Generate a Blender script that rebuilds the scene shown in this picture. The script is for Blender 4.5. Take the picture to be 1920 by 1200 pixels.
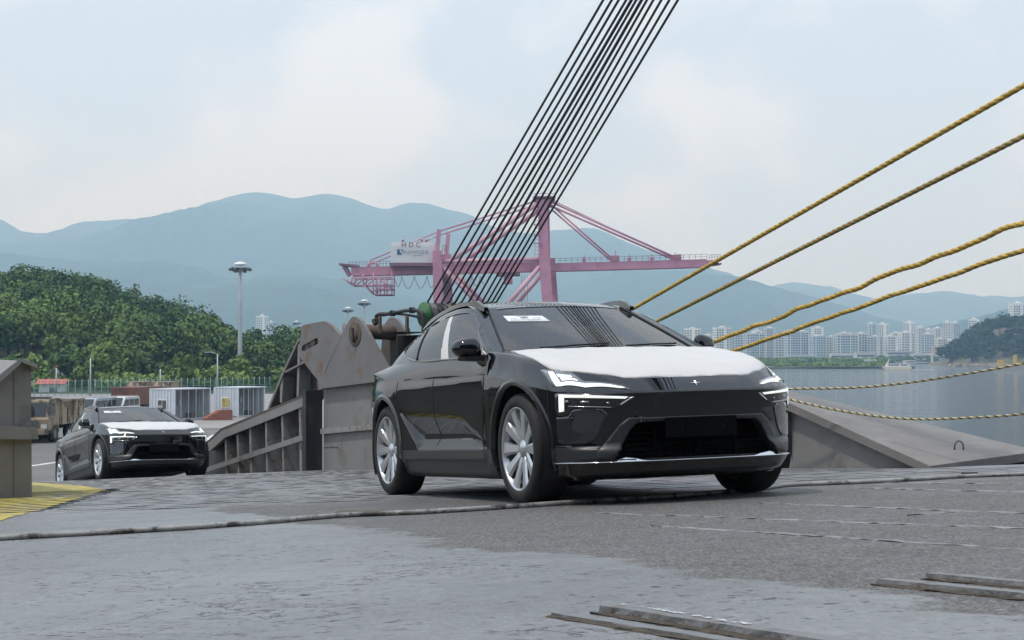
import bpy, bmesh, math, random
import numpy as np
from mathutils import Vector, Matrix, Euler
from mathutils.geometry import delaunay_2d_cdt
from mathutils.bvhtree import BVHTree

for _o in list(bpy.data.objects):
    bpy.data.objects.remove(_o, do_unlink=True)
scene = bpy.context.scene
COL = scene.collection
random.seed(7)
RNG = np.random.default_rng(7)

# ------------------------------------------------------------------ camera
EYE = 5.3                     # lens height above the quay (quay is z = 0)
FPX = 3000.0                  # focal length in pixels of the 1920 wide photograph
HOR = 668.0                   # row of the horizon
PITCH = math.atan((HOR - 600) / FPX)
cam_data = bpy.data.cameras.new('camera')
cam_data.sensor_width = 36.0
cam_data.lens = FPX / 1920 * 36.0
cam_data.clip_start = 0.05
cam_data.clip_end = 40000
cam = bpy.data.objects.new('camera', cam_data)
COL.objects.link(cam)
cam.location = (0, 0, EYE)
cam.rotation_euler = (math.pi / 2 + PITCH, 0, 0)
scene.camera = cam

# ------------------------------------------------------------------ sky and sun
SUN_ELEV, SUN_AZ = 66.0, -118.0     # degrees; azimuth from +Y (view axis) towards +X
w = bpy.data.worlds.new('World')
scene.world = w
w.use_nodes = True
nt = w.node_tree
nt.nodes.clear()
N = nt.nodes.new
L = nt.links.new
out = N('ShaderNodeOutputWorld')
bg = N('ShaderNodeBackground')
bg.inputs['Strength'].default_value = 0.1
sky = N('ShaderNodeTexSky')
sky.sky_type = 'NISHITA'
sky.sun_disc = False
sky.sun_elevation = math.radians(SUN_ELEV)
sky.sun_rotation = math.radians(SUN_AZ)
sky.altitude = 0
sky.air_density = 1.2
sky.dust_density = 1.5
sky.ozone_density = 1.0
tc = N('ShaderNodeTexCoord')
sep = N('ShaderNodeSeparateXYZ')
L(tc.outputs['Generated'], sep.inputs[0])
def wmath(op, a, b=None, c=None):
    n = N('ShaderNodeMath'); n.operation = op
    for i, q in enumerate((a, b, c)):
        if q is None: continue
        if isinstance(q, (int, float)): n.inputs[i].default_value = q
        else: L(q, n.inputs[i])
    return n.outputs[0]
zz = wmath('MAXIMUM', sep.outputs[2], 0.0)
n1 = N('ShaderNodeTexNoise'); n1.inputs['Scale'].default_value = 5.6; n1.inputs['Detail'].default_value = 10
n1.inputs['Roughness'].default_value = 0.50; n1.inputs['Distortion'].default_value = 0.25
mp = N('ShaderNodeMapping'); mp.inputs['Location'].default_value = (2.55, 0.77, 0.35); mp.inputs['Scale'].default_value = (1.0, 1.0, 1.35)
L(tc.outputs['Generated'], mp.inputs[0]); L(mp.outputs[0], n1.inputs['Vector'])
ramp = N('ShaderNodeMapRange'); ramp.interpolation_type = 'SMOOTHSTEP'
ramp.inputs['From Min'].default_value = 0.46; ramp.inputs['From Max'].default_value = 0.60
L(n1.outputs[0], ramp.inputs['Value'])
veil = N('ShaderNodeMixRGB')          # thin haze veil over the clear sky
veil.inputs['Fac'].default_value = 0.92
veil.inputs['Color2'].default_value = (7.5, 9.0, 11.1, 1)
L(sky.outputs[0], veil.inputs['Color1'])
cloud = N('ShaderNodeMixRGB')
L(wmath('MULTIPLY', ramp.outputs[0], 0.92), cloud.inputs['Fac'])
cloud.inputs['Color2'].default_value = (9.8, 10.7, 11.8, 1)
L(veil.outputs[0], cloud.inputs['Color1'])
L(cloud.outputs[0], bg.inputs['Color'])
L(bg.outputs[0], out.inputs['Surface'])

sun_data = bpy.data.lights.new('sun', 'SUN')
sun_data.energy = 2.1
sun_data.angle = math.radians(3)
sun_data.color = (1.0, 0.96, 0.90)
sun = bpy.data.objects.new('sun', sun_data)
COL.objects.link(sun)
_e, _a = math.radians(SUN_ELEV), math.radians(SUN_AZ)
SUN_DIR = Vector((math.sin(_a) * math.cos(_e), math.cos(_a) * math.cos(_e), math.sin(_e)))
sun.rotation_euler = SUN_DIR.to_track_quat('Z', 'Y').to_euler()
sun.location = (0, 0, 80)

# ------------------------------------------------------------------ output
scene.render.engine = 'CYCLES'
scene.view_settings.view_transform = 'Standard'
scene.view_settings.look = 'None'
scene.view_settings.exposure = 0.0
scene.view_settings.gamma = 1.0
scene.cycles.use_denoising = True
scene.cycles.max_bounces = 6
scene.cycles.diffuse_bounces = 3
scene.cycles.glossy_bounces = 4
scene.cycles.transparent_max_bounces = 12
scene.cycles.volume_bounces = 3
scene.cycles.sample_clamp_indirect = 6.0
scene.cycles.caustics_reflective = False
scene.cycles.caustics_refractive = False

HAZE = 2.0e-4                # density of the air over the bay, per metre
ORDN = ['first', 'second', 'third', 'fourth', 'fifth', 'sixth', 'seventh', 'eighth', 'ninth', 'tenth', 'eleventh', 'twelfth', 'thirteenth', 'fourteenth', 'fifteenth', 'sixteenth', 'seventeenth', 'eighteenth', 'nineteenth', 'twentieth']
# ------------------------------------------------------------------ helpers
MATS = {}
def base_mat(name):
    m = bpy.data.materials.new(name)
    m.use_nodes = True
    m.node_tree.nodes.clear()
    return m, m.node_tree.nodes.new, m.node_tree.links.new

def mat(name, color, rough=0.5, metal=0.0, coat=0.0, noise=0.0, nscale=8.0, bump=0.0, bscale=40.0,
        spec=0.5, stretch=(1, 1, 1), dirt=None, dscale=2.0, dlo=0.5, dhi=0.65, emit=None, estr=0.0, rnoise=0.0, coord='Object'):
    """Principled material with value noise, a second dirt/rust colour in noise patches and fine bump."""
    if name in MATS: return MATS[name]
    m, N, L = base_mat(name)
    o = N('ShaderNodeOutputMaterial'); p = N('ShaderNodeBsdfPrincipled')
    L(p.outputs[0], o.inputs[0])
    p.inputs['Roughness'].default_value = rough
    p.inputs['Metallic'].default_value = metal
    p.inputs['Coat Weight'].default_value = coat
    p.inputs['Coat Roughness'].default_value = 0.02
    p.inputs['Specular IOR Level'].default_value = spec
    p.inputs['Base Color'].default_value = (*color, 1)
    tc = N('ShaderNodeTexCoord'); mp = N('ShaderNodeMapping'); mp.inputs['Scale'].default_value = stretch
    L(tc.outputs[coord], mp.inputs[0])
    src = None
    if noise > 0:
        n = N('ShaderNodeTexNoise'); n.inputs['Scale'].default_value = nscale; n.inputs['Detail'].default_value = 7
        n.inputs['Roughness'].default_value = 0.62
        L(mp.outputs[0], n.inputs['Vector'])
        mr = N('ShaderNodeMapRange'); mr.inputs['From Min'].default_value = 0.3; mr.inputs['From Max'].default_value = 0.7
        mr.inputs['To Min'].default_value = 1 - noise; mr.inputs['To Max'].default_value = 1 + noise
        L(n.outputs[0], mr.inputs['Value'])
        mx = N('ShaderNodeVectorMath'); mx.operation = 'SCALE'
        mx.inputs[0].default_value = color
        L(mr.outputs[0], mx.inputs['Scale'])
        src = mx.outputs[0]
        if rnoise > 0:
            rr = N('ShaderNodeMapRange'); rr.inputs['From Min'].default_value = 0.3; rr.inputs['From Max'].default_value = 0.7
            rr.inputs['To Min'].default_value = rough - rnoise; rr.inputs['To Max'].default_value = rough + rnoise
            L(n.outputs[0], rr.inputs['Value']); L(rr.outputs[0], p.inputs['Roughness'])
    if dirt is not None:
        n = N('ShaderNodeTexNoise'); n.inputs['Scale'].default_value = dscale; n.inputs['Detail'].default_value = 9
        n.inputs['Roughness'].default_value = 0.68
        L(mp.outputs[0], n.inputs['Vector'])
        mr = N('ShaderNodeMapRange'); mr.inputs['From Min'].default_value = dlo; mr.inputs['From Max'].default_value = dhi
        L(n.outputs[0], mr.inputs['Value'])
        mx = N('ShaderNodeMixRGB'); mx.inputs['Color1'].default_value = (*color, 1); mx.inputs['Color2'].default_value = (*dirt, 1)
        if src is not None: L(src, mx.inputs['Color1'])
        L(mr.outputs[0], mx.inputs['Fac'])
        src = mx.outputs[0]
    if src is not None: L(src, p.inputs['Base Color'])
    if bump > 0:
        n = N('ShaderNodeTexNoise'); n.inputs['Scale'].default_value = bscale; n.inputs['Detail'].default_value = 4
        L(mp.outputs[0], n.inputs['Vector'])
        b = N('ShaderNodeBump'); b.inputs['Strength'].default_value = bump; b.inputs['Distance'].default_value = 0.02
        L(n.outputs[0], b.inputs['Height']); L(b.outputs[0], p.inputs['Normal'])
    if emit is not None:
        p.inputs['Emission Color'].default_value = (*emit, 1); p.inputs['Emission Strength'].default_value = estr
    MATS[name] = m
    return m

def glass_mat(name, tint, ior=1.6, rough=0.0):
    if name in MATS: return MATS[name]
    m, N, L = base_mat(name)
    o = N('ShaderNodeOutputMaterial'); t = N('ShaderNodeBsdfTransparent'); g = N('ShaderNodeBsdfGlossy')
    t.inputs[0].default_value = (*tint, 1); g.inputs['Roughness'].default_value = rough
    f = N('ShaderNodeFresnel'); f.inputs[0].default_value = ior
    mx = N('ShaderNodeMixShader')
    L(f.outputs[0], mx.inputs[0]); L(t.outputs[0], mx.inputs[1]); L(g.outputs[0], mx.inputs[2]); L(mx.outputs[0], o.inputs[0])
    MATS[name] = m
    return m

def link(o, parent=None):
    COL.objects.link(o)
    if parent is not None: o.parent = parent
    return o

def tag(o, label=None, cat=None, group=None, kind=None):
    if label: o['label'] = label
    if cat: o['category'] = cat
    if group: o['group'] = group
    if kind: o['kind'] = kind
    return o

def thing(name, label, cat, loc=(0, 0, 0), rot=None, group=None):
    o = bpy.data.objects.new(name, None)
    o.empty_display_size = 0.2
    COL.objects.link(o)
    if isinstance(rot, Matrix):
        o.matrix_world = Matrix.Translation(Vector(loc)) @ rot.to_4x4()
    else:
        o.location = loc
        if rot is not None: o.rotation_euler = (0, 0, rot)
    return tag(o, label, cat, group)

def np_mesh(name, V, F, mats, mi=None, smooth=False, parent=None):
    """V (n,3), F (m,k) array of equal-size faces -> object (fast path)."""
    V = np.asarray(V, dtype=np.float32); F = np.asarray(F, dtype=np.int32)
    me = bpy.data.meshes.new(name)
    k = F.shape[1]
    me.vertices.add(len(V)); me.vertices.foreach_set('co', V.ravel())
    me.loops.add(F.size); me.loops.foreach_set('vertex_index', F.ravel())
    me.polygons.add(len(F)); me.polygons.foreach_set('loop_start', np.arange(0, F.size, k, dtype=np.int32))
    me.polygons.foreach_set('loop_total', np.full(len(F), k, dtype=np.int32))
    for m_ in (mats if isinstance(mats, (list, tuple)) else [mats]): me.materials.append(m_)
    if mi is not None: me.polygons.foreach_set('material_index', np.asarray(mi, dtype=np.int32))
    if smooth: me.polygons.foreach_set('use_smooth', np.ones(len(F), dtype=bool))
    me.update(calc_edges=True)
    me.validate()
    return link(bpy.data.objects.new(name, me), parent)

class MB:
    """Collects boxes, bars, tubes and prisms; build() links them as one mesh object."""
    def __init__(self): self.v = []; self.f = []; self.m = []; self.s = []; self.cur = 0
    def add(self, vs, fs, smooth=False):
        b = len(self.v); self.v += [tuple(q) for q in vs]
        for q in fs:
            self.f.append(tuple(i + b for i in q)); self.m.append(self.cur); self.s.append(smooth)
        return self
    def box(self, c, s, R=None):
        hx, hy, hz = s[0] / 2, s[1] / 2, s[2] / 2
        vs = [Vector((x * hx, y * hy, z * hz)) for x in (-1, 1) for y in (-1, 1) for z in (-1, 1)]
        if R is not None: vs = [R @ q for q in vs]
        c = Vector(c)
        return self.add([q + c for q in vs], [(0, 1, 3, 2), (4, 6, 7, 5), (0, 4, 5, 1), (2, 3, 7, 6), (0, 2, 6, 4), (1, 5, 7, 3)])
    def bbox(self, a, b):
        return self.box([(a[i] + b[i]) / 2 for i in range(3)], [abs(b[i] - a[i]) for i in range(3)])
    def bar(self, a, b, w_, h_, up=(0, 0, 1)):
        a, b = Vector(a), Vector(b); d = b - a
        ln = d.length
        if ln < 1e-6: return self
        y = d.normalized(); u = Vector(up)
        x = y.cross(u)
        if x.length < 1e-4: x = y.cross(Vector((1, 0, 0)))
        x.normalize(); z = x.cross(y)
        R = Matrix((x, y, z)).transposed()
        return self.box((a + b) / 2, (w_, ln, h_), R)
    def tube(self, pts, r, n=8, cap=True, smooth=True):
        pts = [Vector(q) for q in pts]; k = len(pts)
        rs = r if isinstance(r, (list, tuple)) else [r] * k
        vs = []; prev = None
        for i, q in enumerate(pts):
            d = (pts[min(i + 1, k - 1)] - pts[max(i - 1, 0)]).normalized()
            if prev is None:
                x = d.cross(Vector((0, 0, 1)))
                if x.length < 1e-3: x = d.cross(Vector((1, 0, 0)))
            else: x = prev - d * prev.dot(d)
            x.normalize(); y = d.cross(x); prev = x
            for j in range(n):
                a = 2 * math.pi * j / n
                vs.append(q + (x * math.cos(a) + y * math.sin(a)) * rs[i])
        fs = [(i * n + j, i * n + (j + 1) % n, (i + 1) * n + (j + 1) % n, (i + 1) * n + j) for i in range(k - 1) for j in range(n)]
        self.add(vs, fs, smooth)
        if cap:
            b = len(self.v) - len(vs)
            self.f.append(tuple(b + j for j in range(n))[::-1]); self.m.append(self.cur); self.s.append(False)
            self.f.append(tuple(b + (k - 1) * n + j for j in range(n))); self.m.append(self.cur); self.s.append(False)
        return self
    def cyl(self, a, b, r, r2=None, n=16): return self.tube([a, b], [r, r if r2 is None else r2], n)
    def prism(self, poly, o, u, v, t, smooth=False):
        """polygon (list of 2D) in plane o + u*a + v*b, extruded by vector t"""
        o, u, v, t = Vector(o), Vector(u), Vector(v), Vector(t)
        k = len(poly); vs = [o + u * a + v * b for a, b in poly]; vs += [q + t for q in vs]
        fs = [tuple(range(k))[::-1], tuple(range(k, 2 * k))] + [(i, (i + 1) % k, k + (i + 1) % k, k + i) for i in range(k)]
        return self.add(vs, fs, smooth)
    def lathe(self, prof, o, axis, n=48, closed=False, smooth=True):
        """prof: list of (radius, offset along axis)"""
        o = Vector(o); a = Vector(axis).normalized()
        x = a.cross(Vector((0, 0, 1)))
        if x.length < 1e-3: x = Vector((1, 0, 0))
        x.normalize(); y = a.cross(x); vs = []
        for r, h in prof:
            for j in range(n):
                t = 2 * math.pi * j / n
                vs.append(o + a * h + (x * math.cos(t) + y * math.sin(t)) * r)
        k = len(prof); rng = k if closed else k - 1
        fs = [(i * n + j, i * n + (j + 1) % n, ((i + 1) % k) * n + (j + 1) % n, ((i + 1) % k) * n + j) for i in range(rng) for j in range(n)]
        return self.add(vs, fs, smooth)
    def build(self, name, mats, parent=None, bevel=0.0):
        me = bpy.data.meshes.new(name)
        me.from_pydata(self.v, [], self.f)
        for q in (mats if isinstance(mats, (list, tuple)) else [mats]): me.materials.append(q)
        me.polygons.foreach_set('material_index', self.m)
        me.polygons.foreach_set('use_smooth', self.s)
        bm = bmesh.new(); bm.from_mesh(me)
        bmesh.ops.recalc_face_normals(bm, faces=bm.faces)
        bm.to_mesh(me); bm.free()
        o = bpy.data.objects.new(name, me)
        if bevel > 0:
            md = o.modifiers.new('bevel', 'BEVEL'); md.width = bevel; md.segments = 2; md.limit_method = 'ANGLE'
        return link(o, parent)

def copy_tree(o, parent=None):
    c = o.copy(); COL.objects.link(c); c.parent = parent
    for ch in list(o.children):
        if ch.name != c.name: copy_tree(ch, c)
    return c

def ray(px, py):
    """world direction through a pixel of the photograph, scaled so that depth (y) is 1"""
    d0, d2 = (px - 960) / FPX, (600 - py) / FPX
    c, s = math.cos(PITCH), math.sin(PITCH)
    d = Vector((d0, c - d2 * s, s + d2 * c))
    return d / d.y
def at(px, py, D):
    return Vector((0, 0, EYE)) + ray(px, py) * D
def on_z(px, py, z=0.0):
    d = ray(px, py); t = (z - EYE) / d.z
    return Vector((0, 0, EYE)) + d * t

def pchip(xs, ys):
    xs, ys = np.asarray(xs, float), np.asarray(ys, float)
    h = np.diff(xs); dl = np.diff(ys) / h; n = len(xs); d = np.zeros(n)
    for i in range(1, n - 1):
        if dl[i - 1] * dl[i] > 0:
            w1, w2 = 2 * h[i] + h[i - 1], h[i] + 2 * h[i - 1]
            d[i] = (w1 + w2) / (w1 / dl[i - 1] + w2 / dl[i])
    d[0], d[-1] = dl[0], dl[-1]
    def f(x):
        x = np.clip(np.asarray(x, float), xs[0], xs[-1])
        i = np.clip(np.searchsorted(xs, x, side='right') - 1, 0, n - 2)
        t = (x - xs[i]) / h[i]
        return ((1 + 2 * t) * (1 - t) ** 2 * ys[i] + t * (1 - t) ** 2 * h[i] * d[i] + t * t * (3 - 2 * t) * ys[i + 1] + t * t * (t - 1) * h[i] * d[i + 1])
    return f
def sstep(a, b, x):
    t = np.clip((np.asarray(x, float) - a) / (b - a), 0, 1); return t * t * (3 - 2 * t)
def catmull(P, n=24):
    P = np.asarray(P, float); Q = np.vstack([2 * P[0] - P[1], P, 2 * P[-1] - P[-2]]); o = []
    for i in range(1, len(Q) - 2):
        p0, p1, p2, p3 = Q[i - 1], Q[i], Q[i + 1], Q[i + 2]
        t0 = 0; t1 = np.linalg.norm(p1 - p0) ** .5; t2 = t1 + np.linalg.norm(p2 - p1) ** .5; t3 = t2 + np.linalg.norm(p3 - p2) ** .5
        for t in np.linspace(t1, t2, n, endpoint=False):
            a1 = (t1 - t) / (t1 - t0) * p0 + (t - t0) / (t1 - t0) * p1; a2 = (t2 - t) / (t2 - t1) * p1 + (t - t1) / (t2 - t1) * p2
            a3 = (t3 - t) / (t3 - t2) * p2 + (t - t2) / (t3 - t2) * p3
            b1 = (t2 - t) / (t2 - t0) * a1 + (t - t0) / (t2 - t0) * a2; b2 = (t3 - t) / (t3 - t1) * a2 + (t - t1) / (t3 - t1) * a3
            o.append((t2 - t) / (t2 - t1) * b1 + (t - t1) / (t2 - t1) * b2)
    o.append(P[-1]); return np.array(o)
def in_poly(poly, x, y):
    poly = np.asarray(poly, float); x = np.asarray(x, float); y = np.asarray(y, float)
    c = np.zeros(x.shape, bool); n = len(poly)
    for i in range(n):
        x1, y1 = poly[i]; x2, y2 = poly[(i + 1) % n]
        if y1 == y2: continue
        k = ((y1 > y) != (y2 > y)) & (x < (x2 - x1) * (y - y1) / (y2 - y1) + x1)
        c ^= k
    return c
def snap_poly(poly, x, y, tol):
    """move points that lie within tol of the polygon outline onto it"""
    poly = np.asarray(poly, float); n = len(poly)
    bd = np.full(x.shape, 1e9); bx = x.copy(); by = y.copy()
    for i in range(n):
        a = poly[i]; b = poly[(i + 1) % n]; d = b - a; l2 = (d ** 2).sum()
        if l2 < 1e-12: continue
        t = np.clip(((x - a[0]) * d[0] + (y - a[1]) * d[1]) / l2, 0, 1)
        qx, qy = a[0] + t * d[0], a[1] + t * d[1]; dd = np.hypot(qx - x, qy - y)
        k = dd < bd; bd[k] = dd[k]; bx[k] = qx[k]; by[k] = qy[k]
    k = bd < tol
    return np.where(k, bx, x), np.where(k, by, y)
# ================================================================== water, land, mountains, wood, city
SEA = -2.5
def vnoise(seed, n=40, f0=1.0, roll=.62):
    r = np.random.default_rng(seed); fx = r.normal(size=(n, 2)); fx /= np.linalg.norm(fx, axis=1)[:, None]; k = np.arange(n); fr = f0 * 1.22 ** k * .12; am = (fr / fr[0]) ** -roll; ph = r.uniform(0, 6.28, n); am /= np.sqrt((am ** 2).sum() / 2)
    def f(x, y):
        x = np.asarray(x, float); y = np.asarray(y, float); o = np.zeros(np.broadcast(x, y).shape)
        for i in range(n): o += am[i] * np.sin(fr[i] * (x * fx[i, 0] + y * fx[i, 1]) + ph[i])
        return o
    return f
def gfaces(nr, nc):
    i, j = np.meshgrid(np.arange(nr - 1), np.arange(nc - 1), indexing='ij'); a = (i * nc + j).ravel(); return np.stack([a, a + 1, a + nc + 1, a + nc], 1)

def water_material():
    m, N, L = base_mat('sea_water')
    o = N('ShaderNodeOutputMaterial'); p = N('ShaderNodeBsdfPrincipled'); L(p.outputs[0], o.inputs[0])
    p.inputs['Base Color'].default_value = (.075, .10, .115, 1); p.inputs['Roughness'].default_value = .07; p.inputs['IOR'].default_value = 1.33
    tc = N('ShaderNodeTexCoord'); hs = None
    for sc, st, amp in ((.10, (1, 1.0, 1), 2.2), (.38, (1, 1, 1), 1.9), (1.3, (1, 1, 1), .50)):
        mp = N('ShaderNodeMapping'); mp.inputs['Scale'].default_value = st; mp.inputs['Rotation'].default_value = (0, 0, .35); L(tc.outputs['Object'], mp.inputs[0])
        n = N('ShaderNodeTexNoise'); n.inputs['Scale'].default_value = sc; n.inputs['Detail'].default_value = 5; n.inputs['Roughness'].default_value = .6; L(mp.outputs[0], n.inputs['Vector'])
        mu = N('ShaderNodeMath'); mu.operation = 'MULTIPLY'; mu.inputs[1].default_value = amp; L(n.outputs[0], mu.inputs[0])
        if hs is None: hs = mu.outputs[0]
        else:
            ad = N('ShaderNodeMath'); L(hs, ad.inputs[0]); L(mu.outputs[0], ad.inputs[1]); hs = ad.outputs[0]
    b = N('ShaderNodeBump'); b.inputs['Strength'].default_value = 1.0; b.inputs['Distance'].default_value = 1.0; L(hs, b.inputs['Height']); L(b.outputs[0], p.inputs['Normal'])
    return m
b = MB(); b.add([(-9500, -250, SEA), (9500, -250, SEA), (9500, 11500, SEA), (-9500, 11500, SEA)], [(0, 1, 2, 3)])
tag(b.build('water', water_material()), 'grey rippled harbour water', None, None, 'structure')

def slab(name, poly, z, mat_, label, skirt=2.5):
    b = MB(); k = len(poly); b.add([(x, y, z) for x, y in poly] + [(x, y, z - skirt) for x, y in poly], [tuple(range(k))] + [(i, (i + 1) % k, k + (i + 1) % k, k + i) for i in range(k)])
    return tag(b.build(name, mat_), label, None, None, 'structure')
M_ASPH = mat('quay_asphalt', (.135, .132, .128), rough=.85, noise=.20, nscale=.12, dirt=(.17, .165, .155), dscale=.05, dlo=.45, dhi=.6, bump=.2, bscale=8)
M_LAND = mat('shore_ground', (.12, .13, .08), rough=.9, noise=.3, nscale=.02)
quay = slab('quay', [(-900, 43), (-6.3, 43), (10, 390), (20, 520), (-900, 520)], 0, M_ASPH, 'grey asphalt container quay')
slab('shore_land', [(-8500, 521), (21, 521), (60, 700), (160, 985), (200, 1000), (228, 1003), (262, 1040), (330, 1400), (385, 1640), (470, 1660), (2500, 1700), (9000, 1900), (9000, 10500), (-8500, 10500)], -1.4, M_LAND, 'flat far shore below the apartment towers', 3)
# quay cope and painted lines
M_WLINE = mat('road_paint', (.62, .62, .60), rough=.7, noise=.2, nscale=1.5)
def qline(a, b_, wd=.18):
    p0, p1 = on_z(*a), on_z(*b_); d = (p1 - p0).normalized(); n = Vector((-d.y, d.x, 0)) * wd / 2
    m_ = MB(); m_.add([(q.x, q.y, .005) for q in (p0 - n, p1 - n, p1 + n, p0 + n)], [(0, 1, 2, 3)]); return m_.build('painted_line', M_WLINE, quay)
qline((-80, 893), (112, 866), .35); qline((390, 795), (440, 786), .3); qline((385, 826), (402, 815), .3)
for y_ in (757, 764, 772): qline((430, y_ + 6), (520, y_ - 8), .25)
qline((270, 748), (470, 738), .3); qline((60, 815), (66, 813), .3)
# paler concrete apron further back
b = MB(); b.add([(-400, 118, .006), (-14, 118, .006), (-8, 228, .006), (-400, 228, .006)], [(0, 1, 2, 3)]); b.build('concrete_apron', mat('apron_concrete', (.27, .262, .25), rough=.85, noise=.15, nscale=.08), quay)

# ---- mountains
M_MOUNT = mat('mountain_forest', (.035, .055, .030), rough=.95, noise=.45, nscale=.012, spec=.1)
def ridge(name, label, prof, D, depth, seed, rough_=1.0):
    px = np.arange(prof[0][0], prof[-1][0] + 1, 6.0); py = pchip(*zip(*prof))(px); nz = vnoise(seed, 34, .004)
    rows = 30; V = []
    py = py + vnoise(seed + 9, 12, .6, .9)(px, px * 0) * 1.1
    for i in range(rows + 6):
        f = i / (rows - 1)
        for x, y in zip(px, py):
            zt = EYE + (HOR - y) / FPX * D; X = (x - 960) / FPX * D
            if f <= 1:
                Y = D - depth * (1 - f); prf = f ** 1.15
                sp = nz(X, Y * .6) * .17 * math.sin(math.pi * min(f, 1)) * rough_
                V.append((X * (1 - .0 * (1 - f)), Y, max(zt * (prf + sp * prf ** .5) if f < 1 else zt, -3) if f > 0 else -3))
            else:
                g = (f - 1) * rows / 6; V.append((X, D + depth * .5 * g, zt * (1 - g) - 3 * g))
    return tag(np_mesh(name, V, gfaces(rows + 6, len(px)), M_MOUNT, None, True), label, None, None, 'structure')
ridge('mountain_main', 'tall hazy blue mountain with two rounded peaks behind the port', [(-500, 430), (-200, 400), (0, 412), (40, 431), (85, 437), (150, 416), (240, 411), (330, 406), (390, 379), (440, 365), (485, 360), (560, 371), (620, 362), (690, 384), (720, 390), (770, 379), (860, 396), (930, 425), (990, 438), (1060, 430), (1110, 428), (1180, 456), (1260, 482), (1340, 512), (1420, 545), (1500, 575), (1600, 640), (1680, 668)], 8600, 3600, 3)
ridge('mountain_foothill', 'lower hazy wooded foothill ridge below the tall mountain', [(-500, 470), (-150, 480), (0, 476), (120, 486), (200, 490), (300, 490), (360, 500), (450, 522), (520, 516), (640, 522), (720, 545), (820, 560), (900, 545), (980, 556), (1080, 590), (1180, 640), (1240, 668)], 5600, 2200, 11)
ridge('mountain_far', 'pale distant mountain range at the far right', [(1200, 640), (1380, 560), (1450, 536), (1500, 531), (1570, 542), (1640, 560), (1700, 552), (1765, 546), (1840, 556), (1900, 556), (1960, 548), (2200, 560), (2500, 600)], 9600, 2600, 21)
ridge('mountain_spur', 'hazy wooded spur falling to the apartment towers', [(900, 620), (1020, 560), (1120, 520), (1220, 508), (1310, 510), (1400, 524), (1450, 536), (1520, 556), (1580, 572), (1640, 592), (1700, 606), (1760, 640), (1800, 668)], 6200, 2000, 31)
ridge('mountain_right', 'low hazy ridge behind the wooded islet', [(1560, 668), (1640, 650), (1720, 618), (1800, 600), (1860, 588), (1920, 575), (2020, 570), (2200, 585), (2400, 640)], 4600, 1200, 41)

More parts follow.
